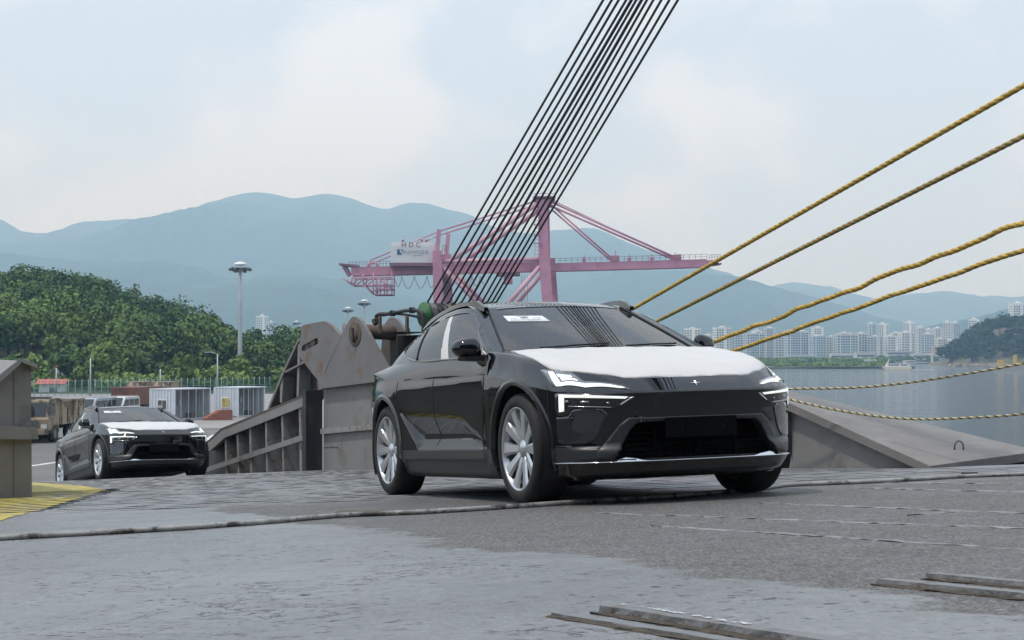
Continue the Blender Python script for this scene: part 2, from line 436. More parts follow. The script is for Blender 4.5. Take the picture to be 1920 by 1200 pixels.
# ---- foliage
def leaf_material(name, c0, c1):
    m, N, L = base_mat(name)
    o = N('ShaderNodeOutputMaterial'); p = N('ShaderNodeBsdfPrincipled'); L(p.outputs[0], o.inputs[0])
    a = N('ShaderNodeAttribute'); a.attribute_name = 'tint'; mx = N('ShaderNodeMixRGB'); mx.inputs[1].default_value = (*c0, 1); mx.inputs[2].default_value = (*c1, 1)
    L(a.outputs['Fac'], mx.inputs[0]); L(mx.outputs[0], p.inputs['Base Color']); p.inputs['Roughness'].default_value = .75; p.inputs['Specular IOR Level'].default_value = .25
    MATS[name] = m; return m
def foliage(name, trees, mats, seed, leaf=.7, per=320, parent=None, trunks=True):
    """trees: list of (x, y, z, height, radius, kind, tint); kind 0 broadleaf, 1 conifer, 2 mound, 3 pine with flat clumps"""
    r = np.random.default_rng(seed); VV, TT = [], []; tv, tf = [], []
    for (x, y, z, h, rad, kind, tint) in trees:
        if kind == 1:
            n = per // 2; u = r.random(n) ** .7; zz_ = z + h * (.12 + .88 * (1 - u)); rr_ = rad * u * r.uniform(.75, 1.05, n); a = r.uniform(0, 6.283, n)
            c = np.stack([x + rr_ * np.cos(a), y + rr_ * np.sin(a), zz_], 1); nn = np.stack([np.cos(a), np.sin(a), np.full(n, .7)], 1)
        else:
            nb = 11 if kind != 2 else 7; bl = r.normal(size=(nb, 3)); bl /= np.linalg.norm(bl, axis=1)[:, None]; bl *= r.uniform(.35, .95, nb)[:, None]
            if kind == 3: bc = np.stack([x + bl[:, 0] * rad * .8, y + bl[:, 1] * rad * .8, z + h * (.62 + .32 * bl[:, 2])], 1); br = np.stack([np.full(nb, rad * .42)] * 2 + [np.full(nb, h * .10)], 1) * r.uniform(.7, 1.2, nb)[:, None]
            elif kind == 2: bc = np.stack([x + bl[:, 0] * rad * .6, y + bl[:, 1] * rad * .6, z + h * (.35 + .3 * abs(bl[:, 2]))], 1); br = np.stack([np.full(nb, rad * .55)] * 2 + [np.full(nb, h * .42)], 1) * r.uniform(.6, 1.1, nb)[:, None]
            else: bc = np.stack([x + bl[:, 0] * rad * .62, y + bl[:, 1] * rad * .62, z + h * (.60 + .27 * bl[:, 2])], 1); br = np.stack([np.full(nb, rad * .46)] * 2 + [np.full(nb, h * .20)], 1) * r.uniform(.65, 1.2, nb)[:, None]
            k = r.integers(0, nb, per); d = r.normal(size=(per, 3)); d[:, 2] += .35; d /= np.linalg.norm(d, axis=1)[:, None]
            c = bc[k] + d * br[k] * r.uniform(.72, 1.06, per)[:, None]; nn = d.copy()
        n = len(c); nn = nn + r.normal(size=(n, 3)) * .45; nn /= np.linalg.norm(nn, axis=1)[:, None]
        t = np.cross(nn, r.normal(size=(n, 3))); t /= np.linalg.norm(t, axis=1)[:, None]; bt = np.cross(nn, t); sz = leaf * r.uniform(.55, 1.25, n)[:, None]
        VV.append(np.stack([c + t * sz * .5, c + bt * sz * .62 - t * sz * .1, c - t * sz * .5, c - bt * sz * .55], 1).reshape(-1, 3))
        TT.append(np.repeat(np.clip(tint + r.normal(0, .10, n), 0, 1), 4))
        if trunks and kind in (0, 1, 3):
            b0 = len(tv); w_ = .035 * h
            for q in range(5): a = 6.283 * q / 5; tv.append((x + w_ * math.cos(a), y + w_ * math.sin(a), z - .5))
            for q in range(5): a = 6.283 * q / 5; tv.append((x + .4 * w_ * math.cos(a) + .04 * h * math.sin(x), y + .4 * w_ * math.sin(a), z + h * .75))
            tf += [(b0 + q, b0 + (q + 1) % 5, b0 + 5 + (q + 1) % 5, b0 + 5 + q) for q in range(5)]
    V = np.vstack(VV); nq = len(V) // 4; F = np.arange(nq * 4).reshape(-1, 4); T = np.concatenate(TT); mi = np.zeros(nq, int)
    if tf: F = np.vstack([F, np.array(tf) + len(V)]); V = np.vstack([V, np.array(tv)]); T = np.r_[T, np.zeros(len(tv))]; mi = np.r_[mi, np.ones(len(tf), int)]
    o = np_mesh(name, V, F, mats, mi, False, parent)
    at_ = o.data.attributes.new('tint', 'FLOAT', 'POINT'); at_.data.foreach_set('value', T.astype(np.float32))
    return o
M_LEAF = leaf_material('leaves', (.028, .066, .022), (.170, .250, .060))
M_LEAFD = leaf_material('leaves_pine', (.018, .040, .018), (.050, .085, .030))
M_BARK = mat('bark', (.07, .055, .042), rough=.9, noise=.3, nscale=4)

_hp = pchip([-700, -200, 0, 60, 100, 150, 200, 250, 300, 350, 400, 450, 480, 520, 560, 640, 760], [530, 517, 514, 511, 509, 521, 536, 560, 576, 591, 607, 636, 652, 660, 664, 670, 674])
def hill_z(x, y):
    px = 960 + FPX * x / y; zr = np.maximum(EYE + (HOR - _hp(px)) / FPX * 400 - 8.5, .2)
    return zr * sstep(0, 1, np.clip((y - 238) / 170, 0, 1) ** .85) - np.maximum(y - 415, 0) * .05
gy = np.linspace(226, 500, 40); gp = np.linspace(-600, 760, 80); V = [((p_ - 960) / FPX * y_, y_, float(hill_z((p_ - 960) / FPX * y_, y_)) + .01) for y_ in gy for p_ in gp]
tag(np_mesh('hill', V, gfaces(40, 80), mat('hill_ground', (.028, .046, .016), rough=.95, noise=.4, nscale=.3), None, True), 'green hill rising behind the quay on the left', None, None, 'structure')
r = np.random.default_rng(5); tr = []; tn = vnoise(77, 20, .35)
while len(tr) < 700:
    y_ = 240 + 190 * r.random(); p_ = r.uniform(-380, 640); x_ = (p_ - 960) / FPX * y_; z_ = float(hill_z(x_, y_)); up_ = (y_ - 240) / 170
    if p_ > 560 and r.random() < .3: continue
    tt = .38 + .20 * float(tn(x_, y_)) + (.30 if up_ < .35 else 0) * r.random() + r.normal(0, .13)
    if up_ < .22: k, h, rd = (2, r.uniform(1.6, 4.0), r.uniform(2.0, 4.2)) if r.random() < .75 else (0, r.uniform(4, 7), r.uniform(2, 3.2))
    elif r.random() < .07 and up_ > .5: k, h, rd = 1, r.uniform(8, 11), r.uniform(1.6, 2.2); tt = .12
    else: k, h, rd = 0, r.uniform(6.5, 12), r.uniform(3.2, 7.0)
    if up_ > .3 and r.random() < .35: tt -= .2
    if p_ > 440: h *= .95; tt -= .12
    tr.append((x_, y_, z_, h, rd, k, float(np.clip(tt, .03, .95))))
tag(foliage('hill_wood', tr, [M_LEAF, M_BARK], 8, .60, 620), 'dense green broadleaf wood covering the hill', 'wood', None, 'stuff')
# dark pines beyond the end of the hill, by the girder
for k, (px, py, D, h, rd) in enumerate(((523, 622, 330, 9.0, 4.2), (548, 640, 310, 7.5, 3.4), (497, 628, 340, 8.0, 3.2))):
    q = at(px, py, D); z0 = max(q.z - h, 0); t = thing('pine_tree', ['spreading dark pine beside the towers beyond the hill', 'smaller pine right beside the steel girder', 'pine at the right end of the wooded hill'][k], 'tree', (q.x, q.y, z0), None, 'pines at the end of the hill')
    foliage('crown', [(0, 0, 0, h, rd, 3, .35)], [M_LEAFD], 60 + k, .5, 700, t, False)
    b = MB(); b.tube([(0, 0, -.4), (.15, 0, h * .45), (-.1, .1, h * .85)], [.22, .16, .05], 7)
    for a in range(5): b.tube([(0, 0, h * (.45 + .08 * a)), (rd * .6 * math.cos(a * 2.4), rd * .6 * math.sin(a * 2.4), h * (.55 + .08 * a))], [.08, .03], 5)
    b.build('trunk', M_BARK, t)

# ---- islet on the right
ID = 1300.0
def isl_z(px, dy): return np.interp(px, [1780, 1792, 1830, 1870, 1920, 2000, 2120, 2200], [-3, 1.5, 17, 29, 30, 26, 12, -3]) * np.clip(1 - (dy / 95.0) ** 2, 0, 1) + np.where(abs(dy) > 80, -2.0, 0)
gp = np.linspace(1780, 2200, 50); gd = np.linspace(-95, 95, 26); V = [((p_ - 960) / FPX * ID, ID + d_, float(isl_z(p_, d_)) - 1.2) for d_ in gd for p_ in gp]
tag(np_mesh('islet', V, gfaces(26, 50), mat('islet_rock', (.16, .135, .10), rough=.9, noise=.35, nscale=.12, dirt=(.08, .09, .04), dscale=.05, dlo=.45, dhi=.6), None, True), 'rocky wooded islet at the right edge', None, None, 'structure')
tr = []; r = np.random.default_rng(15)
while len(tr) < 430:
    p_ = r.uniform(1788, 2180); d_ = r.uniform(-86, 60); z_ = float(isl_z(p_, d_)) - 1.2
    if z_ < -.3: continue
    tr.append(((p_ - 960) / FPX * ID, ID + d_, z_ - .5, r.uniform(9, 14), r.uniform(5, 8), 0 if r.random() < .6 else 3, float(np.clip(r.normal(.40, .26), .0, 1))))
tag(foliage('islet_wood', tr, [M_LEAFD, M_BARK], 18, 1.6, 240), 'dark green pine wood on the islet at the right', 'wood', None, 'stuff')
b = MB(); q = at(1782, 684, 1215); rr = random.Random(4)
for k in range(70):
    f = k / 70; x_ = q.x - 3 + f * 95; s_ = rr.uniform(1.2, 3.2); b.box((x_, 1208 + rr.uniform(-4, 4) + f * 6, SEA + .4 + rr.uniform(-.3, .8)), (s_ * 1.6, s_, s_ * .8), Euler((rr.uniform(-.4, .4), rr.uniform(-.4, .4), rr.uniform(0, 3))).to_matrix())
tag(b.build('islet_rocks', mat('shore_rocks', (.30, .25, .20), rough=.9, noise=.3, nscale=.5)), 'brown shore rocks along the islet waterline', 'rocks', None, 'stuff')

# ---- park strip on the far shore
tr = []; r = np.random.default_rng(25)
while len(tr) < 420:
    y_ = r.uniform(1012, 1500); p_ = r.uniform(1380, 1668); x_ = (p_ - 960) / FPX * y_
    if y_ > 1060 and x_ > 262 + (y_ - 1040) * .19: continue
    tr.append((x_, y_, -1.6, r.uniform(1.2, 3.2) if y_ < 1250 else r.uniform(3.5, 7), r.uniform(3, 6), 2 if r.random() < .7 else 0, float(np.clip(r.normal(.72, .2), .05, 1))))
for k in range(90):
    y_ = r.uniform(1660, 1850); p_ = r.uniform(1640, 1800); tr.append(((p_ - 960) / FPX * y_, y_, -1.6, r.uniform(5, 9), r.uniform(4, 6), 0, float(r.uniform(.1, .5))))
tag(foliage('shore_shrubs', tr, [M_LEAF, M_BARK], 28, 1.5, 110), 'green shrubs and trees along the far shore', 'shrubs', None, 'stuff')
b = MB(); b.add([(-20 + 160, 984, -1.35), (228, 1001.5, -1.35), (262, 1038, -1.35), (258, 1040, -1.35), (226, 1006, -1.35), (160, 990, -1.35)], [(0, 1, 2, 3, 4, 5)]); tag(b.build('promenade', mat('promenade_concrete', (.36, .35, .33), rough=.9, noise=.1, nscale=.3)), 'pale promenade edge of the far shore', None, None, 'structure')

# ---- apartment towers
M_BW = [mat('tower_white', (.74, .74, .73), rough=.8, noise=.04, nscale=.05), mat('tower_cream', (.62, .60, .55), rough=.8, noise=.04, nscale=.05), mat('tower_bluegrey', (.48, .54, .60), rough=.8, noise=.04, nscale=.05), mat('tower_grey', (.50, .51, .52), rough=.8, noise=.04, nscale=.05)]
M_BG = mat('tower_glass', (.09, .12, .15), rough=.25); M_BT = mat('tower_band', (.24, .32, .42), rough=.7); M_DOME = mat('tower_dome', (.55, .38, .26), rough=.7)
WN_ = ['white', 'cream', 'blue-grey', 'grey']
def tower(name, px0, px1, yt, D, style, label, rot, group, dome=None, ybase=None):
    z0 = -1.4; X0, X1 = (px0 - 960) / FPX * D, (px1 - 960) / FPX * D; top = EYE + (HOR - yt) / FPX * D; H = top - z0
    full = X1 - X0; dp = min(12.0, full * .75); c, s = math.cos(rot), abs(math.sin(rot)); wd = max((full - dp * s) / c, full * .5)
    t = thing(name, label, 'apartment tower', ((X0 + X1) / 2, D, z0), rot, group)
    rg = random.Random(int(px0 * 7 + yt))
    b = MB(); b.bbox((-wd / 2, -dp / 2, 0), (wd / 2, dp / 2, H * .965)); b.build('wall', M_BW[style], t)
    # window bays, floor by floor, between white piers
    nb = max(3, int(round(wd / 3.4))); fl = max(3, int(H * .94 / 3.0)); g = MB(); pw = wd / nb
    for i in range(nb):
        xa = -wd / 2 + i * pw
        if (i % 4 == 3) and style != 2: continue
        for f in range(fl):
            z_ = 1.2 + f * (H * .95 - 1.5) / fl; fh = (H * .95 - 1.5) / fl
            g.bbox((xa + pw * .14, -dp / 2 - .12, z_), (xa + pw * .86, -dp / 2 + .1, z_ + fh * .62))
    for sx in (-1, 1):
        for j in range(2):
            ya = -dp / 2 + dp * (.18 + .4 * j)
            for f in range(fl):
                z_ = 1.2 + f * (H * .95 - 1.5) / fl; fh = (H * .95 - 1.5) / fl
                g.bbox((sx * wd / 2 - .1, ya, z_), (sx * wd / 2 + .12, ya + dp * .22, z_ + fh * .5))
    tag(g.build('windows', M_BG, t), kind='stuff')
    for i in range(1, nb, 4):
        b = MB(); xa = -wd / 2 + i * pw; b.bbox((xa - pw * .12, -dp / 2 - .9, 0), (xa + pw * .12, -dp / 2 - .02, H * .96)); b.build('pier', M_BW[style if style != 2 else 0], t)
    b = MB(); b.bbox((-wd / 2 - .3, -dp / 2 - .3, H * .965), (wd / 2 + .3, dp / 2 + .3, H * .975)); b.build('parapet', M_BW[0], t)
    for k in range(max(1, nb // 4)):
        xa = -wd / 2 + wd * (k + .5) / max(1, nb // 4); b = MB(); w2 = min(3.2, wd * .2)
        b.bbox((xa - w2, -3, H * .975), (xa + w2, 3, H * .995))
        if dome: b.lathe([(w2 * 1.1, H * .995), (w2 * .9, H * 1.008), (w2 * .5, H * 1.017), (0, H * 1.02)], (xa, 0, 0), (0, 0, 1), 12)
        else: b.bbox((xa - w2 * .5, -1.6, H * .995), (xa + w2 * .5, 1.6, H * 1.012))
        b.build('roof_house', M_DOME if dome else M_BW[0], t)
    return t
city = [  # px0, px1, ytop, depth, style, dome
 (1282, 1315, 614, 1980, 0, 0), (1317, 1338, 626, 2100, 0, 0), (1337, 1371, 612, 1980, 0, 0), (1372, 1395, 624, 2060, 2, 0), (1395, 1432, 623, 2000, 2, 0), (1432, 1453, 613, 2050, 3, 0), (1453, 1472, 628, 1980, 1, 0),
 (1470, 1515, 619, 1960, 2, 0), (1518, 1547, 628, 1950, 2, 0), (1549, 1566, 629, 1990, 1, 0), (1563, 1608, 625, 1950, 2, 1), (1604, 1625, 623, 1990, 1, 0), (1625, 1656, 629, 1970, 3, 0), (1658, 1682, 628, 1980, 0, 0), (1684, 1713, 621, 1990, 0, 0),
 (1727, 1752, 624, 2150, 2, 0), (1754, 1772, 633, 2100, 1, 0), (1773, 1788, 636, 2100, 0, 0)]
city2 = [(1522, 1543, 612, 2400, 0, 0), (1627, 1641, 604, 2450, 2, 0), (1643, 1667, 605, 2480, 0, 0), (1693, 1717, 602, 2700, 0, 0), (1718, 1733, 612, 2600, 1, 0), (1733, 1748, 615, 2620, 0, 0), (1749, 1766, 613, 2550, 1, 0), (1768, 1783, 601, 2450, 0, 0), (1784, 1799, 603, 2480, 3, 0),
 (1815, 1838, 596, 2300, 0, 0), (1893, 1925, 566, 2000, 0, 0), (1670, 1690, 622, 2500, 1, 0), (1500, 1518, 626, 2450, 0, 0), (1575, 1592, 622, 2480, 3, 0), (1255, 1280, 628, 2300, 0, 0), (1410, 1428, 618, 2500, 0, 0)]
for k, (a, c, yt, D, st, dm) in enumerate(city):
    lab = '%s waterfront apartment tower, %s from the left in the front row' % (WN_[st], ORDN[k]) if not dm else 'blue-grey apartment slab with orange roof domes on the waterfront'
    tower('apartment_tower', a, c, yt, D, st, lab, (.25 if k % 3 else -.2), 'waterfront apartment towers', dm)
city2.sort()
for k, (a, c, yt, D, st, dm) in enumerate(city2):
    lab = {1893: 'white tower rising above the trees of the islet', 1815: 'white tower just left of the islet wood'}.get(a, '%s apartment tower rising behind the front row, %s from the left' % (WN_[st], ORDN[k]))
    tower('apartment_tower', a, c, yt, D, st, lab, (.22 if k % 2 else -.25), 'apartment towers behind the front row')
tower('apartment_tower', 479, 504, 590, 2700, 0, 'tall white tower beyond the left hill, beside the lamp mast', .2, 'towers beyond the left hill')
tower('apartment_tower', 503, 513, 601, 2760, 3, 'narrow grey tower right beside the tall white tower beyond the left hill', .2, 'towers beyond the left hill')
tower('apartment_tower', 531, 549, 624, 2400, 0, 'short white block above the pine by the girder', -.2, 'towers beyond the left hill')
tower('apartment_tower', 460, 470, 621, 2500, 0, 'small white block left of the tall white tower', .2, 'towers beyond the left hill')
# low harbour buildings
M_PINK = mat('pink_wall', (.50, .32, .29), rough=.8)
def low(px0, px1, yt, D, m_, label, dpt=14):
    X0, X1 = (px0 - 960) / FPX * D, (px1 - 960) / FPX * D; H = EYE + (HOR - yt) / FPX * D + 1.4
    t = thing('harbour_building', label, 'building', ((X0 + X1) / 2, D, -1.4), 0, 'low harbour buildings'); w_ = (X1 - X0) / 2
    b = MB(); b.bbox((-w_, 0, 0), (w_, dpt, H)); b.build('wall', m_, t); b = MB(); b.bbox((-w_ - .5, -.8, H + .01), (w_ + .5, dpt + .5, H + .6)); b.build('roof', M_BW[0], t)
    fl = max(1, int(H / 3.6)); g = MB()
    for f in range(fl): g.bbox((-w_ * .94, -.1, .9 + f * H / fl), (w_ * .94, .1, .9 + f * H / fl + H / fl * .42))
    tag(g.build('window_band', M_BG, t), kind='stuff')
for a in ((1712, 1747, 664, 1690, M_BW[0], 'long white two-storey terminal beside the water'), (1752, 1782, 650, 1760, M_PINK, 'pink harbour building left of the islet'), (1664, 1711, 659, 1800, M_BW[3], 'wide grey low building behind the shore trees'), (1748, 1790, 666, 1680, M_BW[0], 'low white hall in front of the pink building'),
          (1606, 1640, 662, 1700, M_BW[1], 'cream low building above the shore park'), (1560, 1600, 664, 1720, M_BW[0], 'low white building behind the shore shrubs'), (1480, 1530, 667, 1600, M_BW[2], 'flat blue-grey hall behind the park'), (1700, 1716, 677, 1500, M_BW[0], 'tiny white ferry shelter at the shore'), (1628, 1642, 676, 1260, M_BW[3], 'small grey pavilion on the promenade end')): low(*a)

# ---- haze
m, N_, L_ = base_mat('haze_air'); o = N_('ShaderNodeOutputMaterial'); v = N_('ShaderNodeVolumePrincipled'); L_(v.outputs[0], o.inputs['Volume'])
v.inputs['Color'].default_value = (.45, .71, 1.0, 1); v.inputs['Absorption Color'].default_value = (1, 1, 1, 1); v.inputs['Density'].default_value = HAZE; v.inputs['Anisotropy'].default_value = 0.1
b = MB(); b.bbox((-9800, -300, SEA - 1.2), (9800, 12000, 1150)); hz = b.build('haze', m); tag(hz, 'thin blue summer haze over the bay', None, None, 'stuff')
# ================================================================== ship ramp
DN = Vector((-.03838, .04664, .99817)); DO = Vector((.944, 11.413, -1.008 + EYE))
def deck_z(x, y):
    z = DO.z - (DN.x * (x - DO.x) + DN.y * (y - DO.y)) / DN.z
    t = -.2 * x + .98 * y
    if t > 25.1:
        z -= .0046 * (min(t, 30) - 25.1) ** 2
        if t > 30: z -= .095 * (t - 30)
    return z
def deck_hit(px, py):
    d = ray(px, py); o = Vector((0, 0, EYE)); t = DN.dot(DO - o) / DN.dot(d); return o + d * t
def on_vplane(px, py, p0, dr):
    """ray through a pixel meets the upright plane through p0 along dr (plan direction)"""
    d = ray(px, py); n = Vector((dr[1], -dr[0])); p0 = Vector((p0[0], p0[1])); t = n.dot(p0) / (n.x * d.x + n.y * d.y)
    return Vector((0, 0, EYE)) + d * t

def deck_material():
    m, N, L = base_mat('deck_steel')
    o = N('ShaderNodeOutputMaterial'); p = N('ShaderNodeBsdfPrincipled'); L(p.outputs[0], o.inputs[0])
    tc = N('ShaderNodeTexCoord'); P = tc.outputs['Object']
    def noise(scale, detail=6, rough=.6, vec=P, dist=0):
        n = N('ShaderNodeTexNoise'); n.inputs['Scale'].default_value = scale; n.inputs['Detail'].default_value = detail
        n.inputs['Roughness'].default_value = rough; n.inputs['Distortion'].default_value = dist; L(vec, n.inputs['Vector']); return n.outputs[0]
    def mr(v, a, b, c=0., d=1., smooth=True):
        n = N('ShaderNodeMapRange'); n.interpolation_type = 'SMOOTHSTEP' if smooth else 'LINEAR'
        for i, q in zip(('From Min', 'From Max', 'To Min', 'To Max'), (a, b, c, d)): n.inputs[i].default_value = q
        L(v, n.inputs['Value']); return n.outputs[0]
    def ma(op, a, b):
        n = N('ShaderNodeMath'); n.operation = op
        for i, q in enumerate((a, b)):
            if isinstance(q, (int, float)): n.inputs[i].default_value = q
            else: L(q, n.inputs[i])
        return n.outputs[0]
    def mix(f, a, b):
        n = N('ShaderNodeMixRGB')
        for i, q in enumerate((f, a, b)):
            if isinstance(q, tuple): n.inputs[i].default_value = (*q, 1)
            elif isinstance(q, (int, float)): n.inputs[i].default_value = q
            else: L(q, n.inputs[i])
        return n.outputs[0]
    sp = N('ShaderNodeSeparateXYZ'); L(P, sp.inputs[0])
    q = ma('ADD', ma('MULTIPLY', sp.outputs[0], .918), ma('MULTIPLY', sp.outputs[1], .396))
    qn = ma('ADD', q, ma('MULTIPLY', ma('SUBTRACT', noise(.9, 8, .65), .5), 1.5))
    qn = ma('ADD', qn, ma('MULTIPLY', ma('SUBTRACT', noise(7, 6, .7), .5), .35))
    farr = mr(sp.outputs[1], 10.5, 15.0)
    dry = ma('MULTIPLY', mr(qn, 2.66, 2.80), mr(ma('ADD', sp.outputs[1], ma('MULTIPLY', ma('SUBTRACT', noise(.6, 5, .6), .5), 3.0)), 11.8, 13.6, 1.0, 0.25))                                       # granular anti-skid side
    grs = N('ShaderNodeMapping'); grs.inputs['Rotation'].default_value = (0, 0, math.radians(-6)); grs.inputs['Scale'].default_value = (1, .30, 1); L(P, grs.inputs[0])
    grain = noise(95, 4, .85, grs.outputs[0]); grain2 = noise(40, 5, .8, grs.outputs[0])
    g = mr(grain, .36, .64, .25, 1.75, False)
    gr = N('ShaderNodeVectorMath'); gr.operation = 'SCALE'; gr.inputs[0].default_value = (.135, .132, .128); L(ma('MULTIPLY', g, mr(grain2, .34, .66, .60, 1.40, False)), gr.inputs['Scale'])
    big = mr(noise(.55, 5, .6), .3, .7, .80, 1.2, False)
    med = mr(noise(9, 7, .7), .3, .7, .84, 1.16, False)
    sm = N('ShaderNodeVectorMath'); sm.operation = 'SCALE'; sm.inputs[0].default_value = (.192, .200, .208); L(ma('MULTIPLY', ma('MULTIPLY', big, med), ma('MULTIPLY', mr(grain, .34, .66, .82, 1.18, False), mr(grain2, .34, .66, .86, 1.14, False))), sm.inputs['Scale'])
    col = mix(dry, sm.outputs[0], gr.outputs[0])
    # brownish worn film in patches of the smooth side
    col = mix(ma('MULTIPLY', mr(noise(1.7, 6, .7), .56, .70), .45), col, (.12, .105, .088))
    # chipped paint: thin dark flakes, clustered
    clus = mr(noise(1.4, 4, .6), .40, .56)
    fl = N('ShaderNodeTexNoise'); fl.inputs['Scale'].default_value = 19; fl.inputs['Detail'].default_value = 7; fl.inputs['Roughness'].default_value = .68
    mpp = N('ShaderNodeMapping'); mpp.inputs['Rotation'].default_value = (0, 0, math.radians(-12)); mpp.inputs['Scale'].default_value = (.9, 1.1, 1); L(P, mpp.inputs[0]); L(mpp.outputs[0], fl.inputs['Vector'])
    flake = mr(fl.outputs[0], .600, .612)
    fm = ma('MULTIPLY', flake, ma('MAXIMUM', clus, farr))
    fm2 = mr(ma('ADD', fl.outputs[0], ma('MULTIPLY', farr, .03)), .625, .64)
    fm = ma('MAXIMUM', fm, ma('MULTIPLY', fm2, farr))
    crk = N('ShaderNodeMath'); crk.operation = 'ABSOLUTE'; L(ma('SUBTRACT', noise(4.5, 8, .62, P, .6), .5), crk.inputs[0])
    fm = ma('MAXIMUM', fm, ma('MULTIPLY', mr(crk.outputs[0], .010, .004), mr(noise(.8, 4, .6), .52, .62)))
    fm = ma('MULTIPLY', fm, ma('SUBTRACT', 1.0, ma('MULTIPLY', dry, .75)))
    col = mix(ma('MULTIPLY', fm, .9), col, (.030, .029, .028))
    # oil-dark damp tyre tracks along the ramp
    wv = N('ShaderNodeMapping'); wv.inputs['Rotation'].default_value = (0, 0, math.radians(-23)); wv.inputs['Scale'].default_value = (1.3, .10, 1); L(P, wv.inputs[0])
    tr = mr(noise(1.0, 4, .5, wv.outputs[0]), .5, .68)
    col = mix(ma('MULTIPLY', tr, .25), col, (.075, .074, .073))
    L(col, p.inputs['Base Color'])
    r = mix(dry, (.40, .40, .40), (.66, .66, .66)); rr = N('ShaderNodeSeparateColor'); L(r, rr.inputs[0])
    rv = ma('ADD', rr.outputs[0], mr(noise(2.2, 6, .65), .3, .7, -.12, .14, False)); rv = ma('ADD', rv, ma('MULTIPLY', fm, .2)); rv = ma('SUBTRACT', rv, ma('MULTIPLY', tr, .10))
    L(rv, p.inputs['Roughness'])
    hgt = ma('ADD', ma('MULTIPLY', grain, mr(dry, 0, 1, .0020, .0090, False)), ma('MULTIPLY', fm, -.004))
    hgt = ma('ADD', hgt, ma('MULTIPLY', noise(28, 5, .6), .0022)); hgt = ma('ADD', hgt, ma('MULTIPLY', noise(3, 3, .5), .010))
    b = N('ShaderNodeBump'); b.inputs['Strength'].default_value = .85; b.inputs['Distance'].default_value = 1.0; L(hgt, b.inputs['Height']); L(b.outputs[0], p.inputs['Normal'])
    return m
M_DECK = deck_material()

def r_edge(y):
    return float(np.interp(y, [-10, 15.2, 15.6, 17.4, 25.2, 29.7, 52], [7.5, 7.5, 4.35, 3.05, -2.2, -4.25, -14.4]))
def l_edge(y):
    return float(np.interp(y, [-10, 14, 30, 52], [-4.9, -4.9, -10.4, -18.2]))
ys = np.r_[np.arange(-8, 3, .5), np.arange(3, 30.6, .16), np.arange(31, 49.1, .5)]
us = np.linspace(0, 1, 60)
V = np.array([[(x := l_edge(y) + (r_edge(y) - l_edge(y)) * u), y, max(deck_z(x, y), .03)] for y in ys for u in us])
nv0 = len(V); F = grid_faces(len(ys), 60)[:, ::-1] if 'grid_faces' in globals() else None
def _gf(nr, nc):
    i, j = np.meshgrid(np.arange(nr - 1), np.arange(nc - 1), indexing='ij'); a = (i * nc + j).ravel(); return np.stack([a, a + 1, a + nc + 1, a + nc], 1)
F = _gf(len(ys), 60)
ramp_deck = tag(np_mesh('ramp_deck', V, F, M_DECK, None, True), 'worn grey steel ship ramp deck sloping down to the quay', None, None, 'structure')
# girder under the deck edge
M_STEEL = mat('ship_grey_paint', (.225, .22, .212), rough=.55, noise=.10, nscale=1.3, dirt=(.10, .082, .068), dscale=1.6, dlo=.55, dhi=.80, bump=.12, bscale=14, spec=.35)
M_STEELD = mat('ship_dark_paint_shade', (.024, .024, .026), rough=.55, noise=.22, nscale=2.5, dirt=(.09, .07, .055), dscale=3.0, dlo=.56, dhi=.75, bump=.15, bscale=10)  # dark steel; the shade inside the girder is put into this colour too
M_STEELL = mat('ship_pale_lit_edge', (.27, .265, .262), rough=.55, noise=.15, nscale=5, dirt=(.16, .10, .065), dscale=6, dlo=.52, dhi=.66, bump=.15, bscale=20)  # paler copy of the ship grey, light on the edges put into the colour
M_RUST = mat('rusty_steel', (.105, .080, .062), rough=.8, noise=.35, nscale=9, dirt=(.20, .145, .09), dscale=7, dlo=.5, dhi=.66, bump=.4, bscale=30)
M_RUSTP = mat('rust_bleeding_paint', (.185, .182, .182), rough=.6, noise=.10, nscale=2, dirt=(.17, .105, .062), dscale=2.4, dlo=.54, dhi=.68, bump=.18, bscale=18, spec=.35)
M_YEL = mat('deck_yellow', (.52, .42, .07), rough=.6, noise=.18, nscale=6, dirt=(.08, .07, .05), dscale=4.5, dlo=.56, dhi=.66, stretch=(1.0, 3.0, 1), bump=.3, bscale=50)
mb = MB()
for y0, y1 in zip(np.arange(-8, 48, 2.0), np.arange(-6, 50, 2.0)):
    for ed, s_ in ((l_edge, -1), (r_edge, 1)):
        if s_ == 1 and 13 < y1 < 17: continue
        a = (ed(y0), y0); b = (ed(y1), y1)
        za, zb = max(deck_z(*a), .05), max(deck_z(*b), .05)
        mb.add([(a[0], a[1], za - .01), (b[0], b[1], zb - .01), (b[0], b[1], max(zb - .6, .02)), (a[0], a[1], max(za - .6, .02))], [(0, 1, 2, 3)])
mb.build('deck_side', M_STEELD, ramp_deck)

